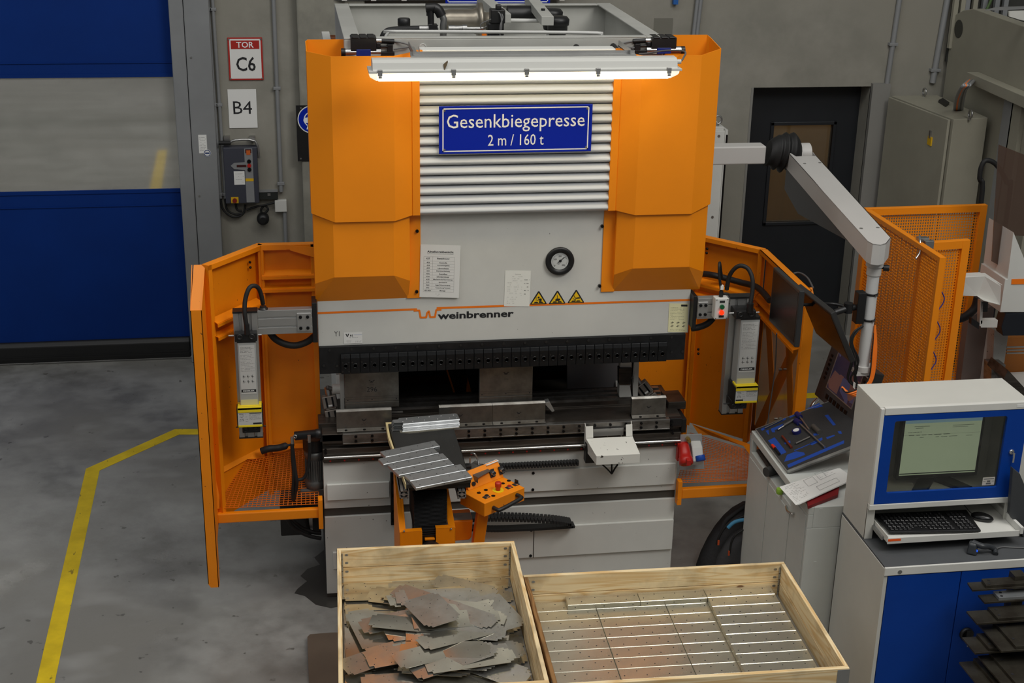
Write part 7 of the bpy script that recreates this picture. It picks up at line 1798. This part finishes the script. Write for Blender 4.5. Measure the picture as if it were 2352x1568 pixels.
mb = MB(); mb.tube([B2(*q, 7.5) for q in ((1712, 1160), (1690, 1176), (1668, 1195), (1655, 1222), (1645, 1255), (1630, 1290))], .014, 8, 5); mb.build('strap', BPM, T)
for (x, y) in ((1674, 1268), (1650, 1244)):
    q = B2(x, y, 7.36); mb = MB(); mb.box(q.x - .005, q.x + .005, q.y - .006, q.y, q.z - .02, q.z + .012); mb.build('zip_pull', mat('zip_orange', (200, 80, 30), .5), T)
# ================================================================== things on the back wall, beside the roll door
def pipe(pxs, Y, r, label, clips=(), group='conduits on the back wall'):
    T = thing('conduit_pipe', label, 'conduit', (at(*pxs[0], Y=Y).x, Y, 0), group=group)
    a, b = at(*pxs[0], Y=Y), at(*pxs[-1], Y=Y)
    d = (a - b).normalized(); a = a + d * (1.2 if pxs[0][1] <= 0 else 0)
    mb = MB(); mb.cyl(b, a, r, seg=12); mb.build('pipe', GC, T)
    mb = MB()
    for y in clips:
        t = (y - pxs[0][1]) / (pxs[-1][1] - pxs[0][1]); p = at(*pxs[0], Y=Y).lerp(b, t); mb.box(p.x - r * 1.7, p.x + r * 1.7, Y - r * 1.1, Y + r, p.z - .012, p.z + .012)
    if clips: mb.build('clip', GC, T, bevel=.002)
    return T
YP = WY - .02
for dx, lb in ((0, 'grey conduit next to the door column, first of the close pair'), (11, 'grey conduit of the close pair, on the side of the signs')):
    pipe([(477 + dx, 0), (507 + dx * 1.0, 455)], YP, .014, lb, (20, 235, 445))
pipe([(628, 0), (646, 440)], YP, .017, 'single grey conduit beside the signs, going down to the small junction box', (197, 420))
T = pipe([(654, 485), (660, 640)], YP, .017, 'lower conduit leaving the small junction box downwards', ())
pipe([(1602, 0), (1590, 105)], WY - .03, .016, 'thin conduit of the pair behind the windowed guard hood', ())
pipe([(1610, 0), (1598, 105)], WY - .03, .016, 'second thin conduit of the pair above the orange hood', ())
pipe([(2066, 0), (2034, 215)], YP, .022, 'stout conduit between the black door and the big machine', (100,))
pipe([(2176, 0), (2142, 190)], YP, .026, 'stout conduit just beside the big grey machine frame', (160,))
pipe([(2020, 240), (1988, 480)], YP, .012, 'thin dark conduit beside the black door frame', (272, 440))
mb = MB(); p = at(1552, 0, Y=WY - .04); mb.box(p.x - .02, p.x + .02, WY - .05, WY - .01, zz(1552, 10, WY - .04), 4.2); mb.build('blue_pipe', mat('blue_pipe', (30, 90, 160), .5), None, label='blue pipe at the top edge behind the press', cat='pipe')
def wface(bl, br, tl, Y): return sign_face(bl, br, tl, Y)
# TOR C6
f = wface((528, 184), (607, 182), (521, 86), WY - .008); f.x = Vector((1, 0, 0)); f.u = Vector((0, 0, 1)); f.n = Vector((0, -1, 0)); f.o.x = (at(528, 184, Y=WY).x + at(521, 86, Y=WY).x) / 2
SR = mat('sign_red', (168, 36, 28), .45)
mb = MB(); f.slab(mb, 0, 0, 1, 1, 0, .004); S = mb.build('sign_board', SR, None, bevel=.001, label='red and white wall sign reading TOR C6', cat='sign')
mb = MB(); f.rect(mb, .05, .035, .95, .965, .0045); mb.build('white_field', WHITEP, S)
mb = MB(); f.rect(mb, .09, .73, .91, .93, .005); mb.build('red_band', SR, S)
mb = MB(); f.text(mb, 'TOR', .5, .83, .5, .14, .014, l=.0056); mb.build('lettering', WHITEL, S)
mb = MB(); f.text(mb, 'C6', .5, .38, .56, .34, .014, l=.0056); mb.build('lettering', INK, S)
mb = MB()
for u_ in (.04, .96):
    for v_ in (.04, .96): mb.cyl(f.p(u_, v_, .004), f.p(u_, v_, .009), .007, seg=8)
mb.build('screw', ZINC, S)
f = wface((527, 294), (592, 294), (524, 205), WY - .004); f.x = Vector((1, 0, 0)); f.u = Vector((0, 0, 1)); f.n = Vector((0, -1, 0))
mb = MB(); f.slab(mb, 0, 0, 1, 1, 0, .002); S = mb.build('sign_board', WHITEP, None, label='plain white sign reading B4 above the door control box', cat='sign')
mb = MB(); f.text(mb, 'B4', .5, .53, .66, .33, .0, l=.003); mb.build('lettering', INK, S)
# door control box
CB = mat('box_anthracite', (56, 58, 68), .5)
a, b = at(519, 468, Y=WY - .10), at(590, 338, Y=WY - .10)
T = thing('door_control_box', 'anthracite door control box with buttons and a yellow switch, on the wall', 'control box', ((a.x + b.x) / 2, WY, a.z))
mb = MB(); mb.box(a.x, b.x, WY - .10, WY - .005, a.z, b.z); mb.build('casing', CB, T, bevel=.006)
f = Face((a.x, WY - .1005, a.z), (1, 0, 0), (0, 0, 1), b.x - a.x, b.z - a.z)
mb = MB(); f.slab(mb, .62, .02, .86, .98, 0, .003); mb.build('grey_strip', GC, T)
mb = MB(); c = f.p(.40, .66, 0); mb.plate([f.p(*q) for q in ((.2, .68), (.3, .73), (.62, .74), (.62, .60), (.3, .62))], (0, -.004, 0)); mb.build('display_bezel', GC, T)
mb = MB(); f.slab(mb, .38, .655, .66, .695, .004, .006); f.rect(mb, .65, .9, .83, .97, .004); mb.build('display', mat('dark_red_display', (60, 20, 18), .3), T)
mb = MB(); f.rect(mb, .68, .87, .80, .95, .005); mb.build('maker_mark', mat('mark_orange', (190, 90, 30), .5), T)
for v_, m in ((.755, SCREW), (.68, REDP), (.61, SCREW)): mb = MB(); mb.cyl(f.p(.75, v_, .003), f.p(.75, v_, .012), .016, seg=16); mb.build('button', m, T)
mb = MB(); f.slab(mb, .28, .34, .60, .58, 0, .001); s = mb.build('notice', WHITEP, T); mb = MB(); f.scribble(mb, .3, .36, .58, .56, 4, .002, 3, .5); [None for _ in ()]; mb.build('print', CABLE, s)
mb = MB(); f.slab(mb, .62, .40, .86, .45, .003, .0045); mb.build('warning_label', mat('label_yellow', (215, 170, 20), .5), T)
mb = MB(); f.slab(mb, .16, .01, .38, .12, 0, .004); y_ = mb.build('switch_plate', mat('label_yellow', (215, 170, 20), .5), T); mb = MB(); mb.cyl(f.p(.27, .065, .004), f.p(.27, .065, .03), .018, seg=16); mb.build('main_switch', mat('switch_red', (120, 25, 20), .4), y_)
mb = MB(); p0, p1 = at(502, 328, Y=WY - .08), at(588, 322, Y=WY - .06); mb.tube([p0, at(528, 327, Y=WY - .08), at(540, 322, Y=WY - .08), at(586, 324, Y=WY - .07), at(595, 363, Y=WY - .07)], .010, 8, 3); mb.build('crank_rod', ZINC, T)
mb = MB(); mb.cyl(p0, at(530, 328, Y=WY - .08), .017); mb.build('crank_grip', RUBBER, T)
mb = MB()
for x in (521, 580): p = at(x, 318, Y=WY - .03); mb.box(p.x - .022, p.x + .022, WY - .05, WY, p.z - .02, p.z + .02)
build_each(mb, 'hook', ZINC, T)
for P in ([(507, 458), (512, 480), (530, 496), (548, 497), (560, 488), (563, 470)], [(517, 458), (522, 482), (540, 492), (556, 490)], [(541, 468), (545, 482), (556, 484)], [(566, 482), (590, 474), (612, 470), (640, 462)]):
    mb = MB(); mb.tube([at(x, y, Y=WY - .04) for x, y in P], .009, 8, 4); mb.build('cable', RUBBER, T)
# junction box
a, b = at(632, 487, Y=WY - .05), at(658, 460, Y=WY - .05); mb = MB(); mb.box(a.x, b.x, WY - .05, WY, a.z, b.z); mb.build('junction_box', GREYS, None, bevel=.004, label='small pale grey junction box on the wall under the conduit', cat='junction box')
a, b = at(594, 458, Y=WY - .04), at(638, 437, Y=WY - .04)
T = thing('relay_box', 'small dark transparent relay box beside the door control box', 'junction box', ((a.x + b.x) / 2, WY, a.z)); mb = MB(); mb.box(a.x, b.x, WY - .05, WY, a.z, b.z - .01); mb.build('casing', mat('smoky_box', (40, 44, 42), .3), T, bevel=.003)
mb = MB(); mb.box(a.x, b.x, WY - .055, WY, b.z - .01, b.z); mb.build('lid', GC, T)
mb = MB(); q = at(618, 447, Y=WY - .052); mb.box(q.x - .012, q.x + .012, WY - .054, WY - .05, q.z - .01, q.z + .012); mb.build('component', ZINC, T)
q = at(604, 504, Y=WY - .08); T = thing('warning_horn', 'round black horn hanging below the relay box on the wall', 'horn', (q.x, WY, q.z - .05))
mb = MB(); mb.lathe([(.045, 0), (.05, .02), (.05, .06), (.044, .085), (.025, .095)], (q.x, WY - .01, q.z), (0, -1, 0), 26); mb.build('body', BLACKP, T)
mb = MB(); mb.tube([q + Vector((-.01, .05, .04)), at(600, 480, Y=WY - .03), at(608, 473, Y=WY - .03), at(616, 480, Y=WY - .03), q + Vector((.02, .05, .04))], .009, 8, 4); mb.build('cable', RUBBER, T)
# ear protection sign half hidden by the press
Yb_ = WY - .105; a, b = at(684, 370, Y=Yb_), at(760, 241, Y=Yb_)
T = thing('sign_board', 'black wall sign with round blue ear protection symbol, half behind the press', 'sign', ((a.x + b.x) / 2, Yb_, a.z))
mb = MB(); mb.box(a.x, a.x + .40, Yb_ - .004, Yb_, a.z, b.z); mb.build('board', BLACKP, T)
c = at(716, 274, Y=Yb_); f = Face((c.x, Yb_ - .0045, c.z), (1, 0, 0), (0, 0, 1), 1, 1); R_ = .113
mb = MB(); f.disc(mb, 0, 0, R_, .0006, 40); mb.build('white_rim', WHITEP, T); mb = MB(); f.disc(mb, 0, 0, R_ - .008, .0010, 40); mb.build('blue_disc', SB, T)
mb = MB(); f.disc(mb, .0, -.005, .042, .0016, 24); f.poly(mb, [(-.03, -.03), (.03, -.03), (.045, -.08), (-.045, -.08)], .0016)
f.disc(mb, -.045, -.005, .022, .0018, 16); f.disc(mb, .045, -.005, .022, .0018, 16); f.disc(mb, 0, 0, .064, .0016, 32, .056); mb.build('head_symbol', WHITEL, T)
mb = MB()
for y_ in (248, 364): q = at(691, y_, Y=Yb_ - .004); mb.cyl(q, q - Vector((0, .004, 0)), .007, seg=8)
mb.build('screw', ZINC, T)
# row of grey ducts and a second blue sign glimpsed over the tank
f = Face((at(1023, 12, Y=WY - .2).x, WY - .2, zz(1100, 10, WY - .2)), (1, 0, 0), (0, 0, 1), at(1263, 10, Y=WY - .2).x - at(1023, 10, Y=WY - .2).x, .28)
mb = MB(); f.slab(mb, 0, 0, 1, 1, 0, .006); S = mb.build('sign_board', SB, None, label='second blue sign on the wall above the tank, only its lower edge in view', cat='sign'); mb = MB(); f.rect(mb, .02, .06, .98, .085, .0065); f.rect(mb, .02, .06, .028, .95, .0065); f.rect(mb, .972, .06, .98, .95, .0065); mb.build('white_border', WHITEL, S)
q = at(770, 0, Y=WY - .12); q2 = at(1298, 0, Y=WY - .12); zl = zz(1000, 12, WY - .12) + .16
T = thing('cable_duct', 'grey framed duct on the wall above and behind the tank', 'cable duct', (q.x, WY, zl)); 
mb = MB(); mb.box(q.x, q2.x, WY - .12, WY - .10, zl - .12, 3.9); mb.build('back_sheet', GC, T)
for x in (791, 858, 928, 1290): mb = MB(); p = at(x, 5, Y=WY - .14); mb.box(p.x - .02, p.x + .02, WY - .16, WY - .12, zl - .12, 3.9); mb.build('upright', CT, T)
# ================================================================== cabinet and door seen beyond the press
Ye = 11.1; a, b = at(1630, 535, Y=Ye), at(1672, 292, Y=Ye)
T = thing('switch_cabinet', 'pale grey switch cabinet with a lifting eye, between the press and the black door', 'cabinet', (a.x - .2, Ye + .2, 0))
mb = MB(); mb.box(1.9, b.x - .02, Ye, Ye + .4, 0, b.z - .03); mb.box(1.9, b.x - .03, Ye + .01, Ye + .39, b.z - .03, b.z); mb.build('body', GREYS, T, bevel=.003)
mb = MB(); p = at(1660, 292, Y=Ye); mb.box(p.x + .03, p.x + .045, Ye - .012, Ye, .05, b.z - .06); mb.build('seam', SCREW, T); mb = MB(); mb.box(b.x - .022, b.x, Ye - .01, Ye + .4, .0, b.z - .02); mb.build('edge_strip', GREYS, T)
mb = MB()
for y in (312, 498): q = at(1651 - (y - 312) * .08, y, Y=Ye); mb.cyl(q, q - Vector((0, .006, 0)), .011, seg=12)
mb.build('screw', ZINC, T)
def eyebolt(c, r, par, ax=Vector((0, 1, 0))):
    mb = MB(); u_ = Vector((0, 0, 1)); v_ = ax.cross(u_).normalized(); pts = [c + u_ * (r * math.cos(t)) + v_ * (r * math.sin(t)) for t in [2 * PI * k / 18 for k in range(19)]]
    mb.tube(pts, r * .26, 8); mb.cyl(c - u_ * (r * 1.6), c - u_ * r, r * .35); mb.build('lifting_eye', ZINC, par)
eyebolt(at(1649, 275, Y=Ye + .05), .032, T)
# grey faded sheet on the wall
mb = MB(); a, b = at(1500, 98, Y=WY - .004), at(1546, 42, Y=WY - .004); mb.box(a.x, b.x, WY - .004, WY, a.z - .2, b.z); mb.build('wall_patch', mat('patch_grey', (112, 110, 100), .8), None, label='grey rectangular cover plate on the wall above the hood', cat='cover plate')

# ================================================================== big machine and its cabinet near the black door
GM = mat('machine_beige', (146, 143, 128), .6, var=.05, scale=3)
top = [at(2036, 214, Z=2.2), at(2191, 274, Z=2.2), at(2269, 270, Z=2.2), at(2134, 210, Z=2.2)]
T = thing('electrical_cabinet', 'beige grey electrical cabinet with lifting eyes and a bundle of cables on top', 'cabinet', (5.3, 11, 0))
tl, fl_, fr_2, tr_2 = top; dn = Vector((0, 0, -2.2)); tl.y = min(tl.y, 11.44); tr_2.y = min(tr_2.y, 11.44)
mb = MB(); mb.hexa([fl_ + dn, fr_2 + dn, tr_2 + dn, tl + dn, fl_, fr_2, tr_2, tl]); mb.build('body', GM, T, bevel=.004)
d_ = (tl - fl_).normalized(); nrm = Vector((-1, 0, 0))
def pl_(x, y):
    d = _ray(x, y); n = (A1 - A0).cross(Vector((0, 0, 1))); return CAM + d * ((A0 - CAM).dot(n) / d.dot(n))
mb = MB(); A0 = fl_ + d_ * .03 + Vector((-.03, 0, -.01)); A1 = tl - d_ * .01 + Vector((-.03, 0, -.01)); mb.plate([A0, A1, A1 + dn * .9, A0 + dn * .9], (.022, 0, 0)); dr = mb.build('door', GM, T, bevel=.004)
q = pl_(2136, 322); mb = MB(); mb.box(q.x - .006, q.x + .004, q.y - .035, q.y + .035, q.z - .04, q.z + .03); mb.build('yellow_label', mat('label_yellow', (215, 170, 20), .5), dr)
mb = MB(); q = pl_(2138, 308); mb.box(q.x - .012, q.x + .01, q.y - .012, q.y + .012, q.z - .03, q.z + .03); mb.build('lock', ZINC, dr)
ev_ = at(2112, 206, Z=2.24); ev_.y = min(ev_.y, 11.38); eyebolt(ev_, .03, T, Vector((1, 0, 0))); eyebolt(at(2229, 262, Z=2.24), .03, T, Vector((1, 0, 0)))
for k, m in enumerate((GC, MATS['orange_cable'], GC, CABLE, GC)):
    mb = MB(); mb.tube([at(2193 + k * 4, 252, Z=2.2), at(2196 + k * 4, 228, Z=2.35), at(2206 + k * 3, 205, Z=2.5), at(2216 + k * 3, 194, Z=2.56), at(2226 + k * 3, 184, X=5.60)], .014, 8, 5); mb.build('cable', m, T)
mb = MB(); mb.plate([at(x, y, Z=2.201) for x, y in ((2155, 235), (2165, 230), (2180, 240), (2172, 246))], (0, 0, .02)); mb.build('opening', BLACKP, T)
# machine frame
YF = 10.25
T = thing('machine_frame', 'huge beige machine side frame with a round lifting hole, beyond the beige cabinet', 'machine', (5.9, YF, 0))
def arcp(pts): return pts
pp_ = [(2137, 188), (2150, 148), (2174, 68), (2182, 48), (2194, 34), (2212, 24), (2236, 20), (2420, 84), (2420, 500), (2150, 500), (2137, 215)]
XF = 5.56
pw = [at(x, y, X=XF) for x, y in pp_]
for v_ in pw: v_.y = min(v_.y, 11.47)
pw = pw[:8] + [Vector((XF, pw[7].y, 0)), Vector((XF, 11.47, 0)), pw[-1]]
mb = MB(); mb.box(XF + .11, XF + .9, pw[7].y + .2, 11.3, 0, 2.5); mb.build('machine_body', GM, T, bevel=.01)
mb = MB(); mb.plate(pw, (.10, 0, 0)); mb.build('side_plate', GM, T, bevel=.006)
mb = MB(); q = at(2190, 62, X=XF); q.y = min(q.y, 11.33); mb.cyl(q - Vector((.001, 0, 0)), q - Vector((.004, 0, 0)), .075, seg=24); mb.build('lifting_hole', mat('hole_dark', (58, 57, 50), .7), T)
bb = [at(x, y, X=XF - .10) for x, y in ((2221, 165), (2420, 250), (2420, 280), (2222, 190))]
mb = MB(); mb.plate(bb, (.10, 0, 0)); mb.build('beam', GM, T, bevel=.004)
for k, x in enumerate((2318, 2338)):
    a = at(x, 232, X=XF - .03); mb = MB(); mb.box(XF - .04, XF - .002, a.y - .09, a.y + .06, 1.2, a.z); mb.build('upright', GC if k == 0 else GM, T)
mb = MB(); mb.plate([at(x, y, Y=YF - .1) for x, y in ((2262, 24), (2290, 17), (2420, 12), (2420, 18), (2290, 24))], (0, .02, 0)); mb.build('edge_profile', ALU, T)
mb = MB(); mb.plate([at(x, y, Y=YF + .5) for x, y in ((2318, 26), (2420, 22), (2420, 60), (2345, 46), (2318, 38))], (0, .02, 0)); mb.build('light_panel', CT, T)
for x in (2196, 2212, 2222, 2240, 2262, 2290, 2310):
    mb = MB(); a = at(x, 0, Y=WY - .1); mb.box(a.x - .02, a.x + .02, WY - .12, WY - .08, 2.6, 4.0); mb.build('wall_profile', GC if x % 4 else GM, T)
mb = MB(); a, b = at(2182, 60, Y=WY - .05), at(2400, 8, Y=WY - .05); mb.box(a.x, b.x + .4, WY - .06, WY - .03, a.z - .3, 4.1); mb.build('dark_recess', mat('recess_dark', (52, 52, 48), .7), T)
mb = MB(); mb.tube([at(2262, 30, Y=11.35), at(2272, 10, Y=11.35), at(2280, -10, Y=11.35)], .012, 8, 3); mb.build('green_cable', mat('green_cable', (70, 95, 50), .5), T)

# ================================================================== perforated guard cage
def perf(mb, c00, c10, c11, c01, nu, nv, f=.45):
    """perforated sheet: square holes between crossing bars"""
    c00, c10, c11, c01 = map(Vector, (c00, c10, c11, c01)); n = (c10 - c00).cross(c01 - c00).normalized() * .002
    B = lambda s, t: c00.lerp(c10, s).lerp(c01.lerp(c11, s), t)
    for i in range(nu + 1):
        s = i / nu; w = f / nu / 2; a, b = max(0, s - w), min(1, s + w); mb.add([B(a, 0) + n, B(b, 0) + n, B(b, 1) + n, B(a, 1) + n], [(0, 1, 2, 3)])
    for j in range(nv + 1):
        t = j / nv; w = f / nv / 2; a, b = max(0, t - w), min(1, t + w); mb.add([B(0, a), B(1, a), B(1, b), B(0, b)], [(0, 1, 2, 3)])
ZG = 1.95
def cage_panel(label, pa, pb, z0, z1, nu, nv, name='fence_panel', rail=.05):
    a = Vector((pa[0], pa[1], 0)); b = Vector((pb[0], pb[1], 0)); d = (b - a).normalized(); n = Vector((-d.y, d.x, 0)) * .02
    T = thing(name, label, 'machine fence', (a + b) / 2, group='panels of the perforated cage')
    Z = lambda p, z: Vector((p.x, p.y, z)); L_ = (b - a).length
    def bar(s0, s1, za, zb, nm):
        p, q = a + d * s0, a + d * s1; mb = MB(); mb.hexa([Z(p - n, za), Z(q - n, za), Z(q + n, za), Z(p + n, za), Z(p - n, zb), Z(q - n, zb), Z(q + n, zb), Z(p + n, zb)]); mb.build(nm, ORANGE2, T, bevel=.002)
    bar(0, rail, z0, z1, 'upright'); bar(L_ - rail, L_, z0, z1, 'upright'); bar(rail, L_ - rail, z1 - rail, z1, 'top_rail'); bar(rail, L_ - rail, z0, z0 + rail, 'bottom_rail')
    mb = MB(); p, q = a + d * rail, b - d * rail; perf(mb, Z(p, z0 + rail), Z(q, z0 + rail), Z(q, z1 - rail), Z(p, z1 - rail), nu, nv); mb.build('perforated_sheet', ORANGE2, T)
    return T
g1, g2, g3 = at(1987, 478, Z=ZG), at(2266, 469, Z=ZG), at(2166, 591, Z=ZG)
cage_panel('wide orange perforated fence panel below the beige cabinet', g1, g2, .05, ZG, 44, 90)
C2 = cage_panel('orange perforated fence panel running back from the latch, next to the swing arm', (g1.x + .01, g1.y - .04), g3, .05, ZG, 50, 90, rail=.03)
g4, g5 = at(2140, 556, Z=ZG - .02), at(2226, 549, Z=ZG - .02)
cage_panel('narrow bright orange perforated gate with a light frame, beside the latch', (g3.x + .03, g4.y + .0), g5,   .05, ZG - .02, 12, 95, rail=.055)
q = at(2118, 552, Z=ZG); T = thing('latch', 'silver toggle latch on the top rail of the perforated cage', 'latch', q)
mb = MB(); mb.box(q.x - .03, q.x + .04, q.y - .02, q.y + .03, q.z - .005, q.z + .02); mb.box(q.x + .0, q.x + .06, q.y - .05, q.y - .02, q.z - .05, q.z + .01); mb.build('base', ZINC, T, bevel=.003)
mb = MB(); mb.tube([q + Vector((-.02, 0, .03)), q + Vector((-.03, -.04, .0)), q + Vector((-.035, -.07, -.05)), q + Vector((-.07, -.09, -.09))], .008, 8, 4); mb.build('lever', CHROME, T)
mb = MB(); pts = []
for k in range(26): t = k / 25; pts.append(Vector((g1.x + .25 + .022 * math.sin(t * 30), g3.y + .35, ZG - .35 - 1.0 * t)))
mb.tube(pts, .004, 6, 3); mb.build('coiled_cable', mat('violet_cable', (60, 60, 140), .5), None, label='coiled blue violet cable hanging behind the perforated cage', cat='cable')

# ================================================================== second press at the frame edge
YQ = 8.35
T = thing('press_brake', 'second press with orange striped white ram, cut off at the picture edge by the cage', 'press brake', (4.6, YQ, 0))
T['label'] = 'second white press with an orange stripe, mostly cut off beside the perforated cage'
P = lambda x, y, Y=YQ: at(x, y, Y=Y)
a = P(2300, 540); b = P(2312, 640); c = P(2297, 716)
mb = MB(); mb.plate([P(2297, 717), P(2309, 641), P(2314, 641), P(2328, 533), P(2352, 592), P(2405, 717)], (0, .35, 0)); mb.build('ram', GREYS, T, bevel=.003)
mb = MB(); mb.plate([P(2324, 641, YQ - .004), P(2420, 639, YQ - .004), P(2420, 651, YQ - .004), P(2323, 653, YQ - .004)], (0, .002, 0)); mb.build('stripe', OS, T)
mb = MB(); mb.plate([P(2310, 720), P(2420, 718), P(2420, 770), P(2304, 771), P(2300, 752)], (0, .1, 0)); mb.build('clamp_bar', mat('blue_black', (20, 24, 32), .45), T, bevel=.003)
mb = MB(); mb.plate([P(2205, 636, 8.3), P(2262, 633, 8.3), P(2300, 656, 8.2), P(2298, 702, 8.2), P(2258, 690, 8.2), P(2246, 680, 8.3), P(2205, 680, 8.3)], (0, .08, 0)); mb.build('white_bracket', GREYS, T, bevel=.006)
mb = MB(); mb.plate([P(2205, 630, 8.38), P(2262, 628, 8.38), P(2302, 655, 8.2), P(2262, 637, 8.3), P(2205, 640, 8.3)], (0, 0, .004)); mb.build('bracket_top', GREYS, T)
mb = MB(); mb.tube([P(2246, 682, 8.5), P(2238, 708, 8.5), P(2215, 728, 8.5), P(2190, 734, 8.5)], .028, 10, 4); mb.build('hose', RUBBER, T)
mb = MB(); mb.plate([P(2253, 736), P(2292, 735), P(2290, 752), P(2253, 752)], (0, .05, 0)); mb.plate([P(2252, 690), P(2258, 690), P(2256, 750), P(2250, 748)], (0, .04, 0)); mb.build('holder', GREYS, T)
mb = MB(); mb.plate([P(2232, 730), P(2250, 742), P(2248, 756), P(2231, 745)], (0, .04, 0)); mb.plate([P(2254, 692), P(2270, 694), P(2268, 716), P(2254, 716)], (0, .03, 0)); build_each(mb, 'end_cap', BLACKP, T)
mb = MB(); e1_, e2_ = P(2275, 900, 8.8), P(2206, 900, 8.8); mb.plate([P(2225, 730, 8.8), P(2284, 700, 8.8), Vector((e1_.x, 8.8, 0)), Vector((e2_.x, 8.8, 0))], (0, .08, 0)); mb.build('side_frame', mat('frame_brown_grey', (112, 100, 94), .6), T)
mb = MB(); mb.plate([P(2277, 745, 8.75), P(2284, 745, 8.75), P(2266, 900, 8.75), P(2255, 900, 8.75)], (0, .1, 0)); mb.build('frame_edge', GREYS, T)
mb = MB(); mb.plate([P(2284, 758, 8.6), P(2316, 770, 8.6), P(2306, 840, 8.6), P(2280, 838, 8.6)], (0, .1, 0)); mb.build('guide_column', speckle(mat('scuffed_grey', (165, 164, 158), .5), (50, 48, 44), 40, .66), T, bevel=.003)
mb = MB(); mb.plate([P(2278, 838, 8.5), P(2310, 837, 8.5), P(2306, 880, 8.5), P(2276, 890, 8.5)], (0, .12, 0)); mb.build('lower_block', STEEL, T, bevel=.004)
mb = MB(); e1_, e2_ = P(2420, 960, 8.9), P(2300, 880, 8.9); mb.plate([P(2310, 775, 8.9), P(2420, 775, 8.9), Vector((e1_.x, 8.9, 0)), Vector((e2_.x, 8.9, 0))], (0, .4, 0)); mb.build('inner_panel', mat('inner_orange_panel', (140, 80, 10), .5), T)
for y in (797, 804, 811): mb = MB(); mb.cyl(P(2312, y, 8.7), P(2420, y - 2, 8.7), .006, seg=8); mb.build('rod', ZINC, T)
mb = MB(); mb.plate([P(2316, 850, 8.3), P(2380, 920, 8.3), P(2380, 960, 8.3), P(2306, 868, 8.3)], (0, .25, 0)); mb.build('bed', STEELD, T)
q_ = P(2375, 925, 8.3); mb = MB(); mb.box(P(2312, 880, 8.35).x, q_.x + .8, 8.32, 8.9, 0, q_.z - .02); mb.build('base', GREYS, T, bevel=.005)
SMK = mat('smoked_glass', (84, 66, 56), .06, alpha=.72, spec=.6)
Yg = 8.5; mb = MB(); mb.plate([P(2294, 332, Yg), P(2420, 382, Yg), P(2420, 545, Yg), P(2312, 540, Yg), P(2296, 610, Yg), P(2278, 600, Yg)], (0, .008, 0)); mb.build('smoked_pane', SMK, None, label='brown smoked transparent pane standing above the second press', cat='pane')
mb = MB(); mb.tube([Vector((P(2252, 480, 9.4).x, 9.4, .03)), P(2252, 480, 9.4), P(2250, 410, 9.4), P(2256, 378, 9.4), P(2268, 368, 9.4), P(2290, 380, 9.4), P(2312, 420, 9.4), P(2316, 470, 9.4), Vector((P(2316, 470, 9.4).x, 9.4, .03))], .018, 10, 5); mb.build('black_hose', RUBBER, None, label='black hose looping in front of the beige machine frame', cat='hose')

# ================================================================== angle tools on a rack in front of the desk
RK = mat('raw_steel', (92, 88, 78), .42, .75, rgb2=(60, 54, 46), scale=8, rvar=.1)
names = ('topmost', 'second from the top, pale faced', 'third from the top, long and wide', 'fourth from the top', 'fifth from the top, crossing the lock handle', 'sixth from the top', 'lowest')
ck = lambda x, y: (2180 + x / 5.85, 1300 + y / 5.85)
bars = [((245, 218), (315, 318), (425, 200), 40), ((388, 385), (478, 485), (565, 355), 35), ((232, 603), (375, 768), (510, 582), 60), ((395, 780), (705, 1140), (560, 745), 40), ((175, 955), (350, 1165), (345, 925), 30), ((385, 1200), (760, 1640), (520, 1180), 40), ((135, 1285), (420, 1640), (300, 1250), 40)]
RACK = thing('tool_rack', 'dark steel rack post carrying the angled steel bars in front of the blue doors', 'rack', (3.35, 5.3, 0))
rk = ck(1150, 900)
for i, (tl_, bl_, in_, th_) in enumerate(bars):
    z = 1.02 - i * .052 if i < 4 else 1.02 - i * .05
    z -= .06
    A_, B_, C_ = at(*ck(*tl_), Z=z), at(*ck(*bl_), Z=z), at(*ck(*in_), Z=z)
    T = thing('bending_bar', 'raw steel bar before the blue doors, %s' % names[i], 'steel bar', (A_ + B_) / 2, group='steel bars in front of the blue doors')
    d = Vector((1, .0, 0)); L_ = .62
    mb = MB(); mb.plate([B_, B_ + d * L_, A_ + d * L_, A_], (0, 0, -.010)); mb.build('base_flange', RK, T, bevel=.001)
    off = (C_ - A_).length; k0 = off; mb = MB(); m_ = GALVD if i == 1 else RK
    mb.plate([B_ + d * k0 + Vector((0, .006, 0)), B_ + d * L_ + Vector((0, .006, 0)), A_ + d * L_, A_ + d * k0], (0, 0, .016)); mb.build('upper_flange', m_, T, bevel=.001)
    mb = MB(); e = B_.lerp(A_, .3) + d * (k0 + .02) + Vector((0, 0, .016)); mb.cyl(e, e + Vector((0, 0, .0015)), .007, seg=12); e = B_.lerp(A_, .75) + d * (k0 + .03) + Vector((0, 0, .016)); mb.cyl(e, e + Vector((0, 0, .0015)), .007, seg=12); mb.build('hole', INK, T)
xr = at(2345, 1500, Z=.8)
mb = MB(); mb.box(xr.x + .12, xr.x + .18, xr.y + .35, xr.y + .41, 0, 1.0); mb.build('post', RK, RACK); mb = MB(); mb.box(xr.x - .05, xr.x + .4, xr.y - .1, xr.y + .42, 0, .03); mb.build('foot', RK, RACK)
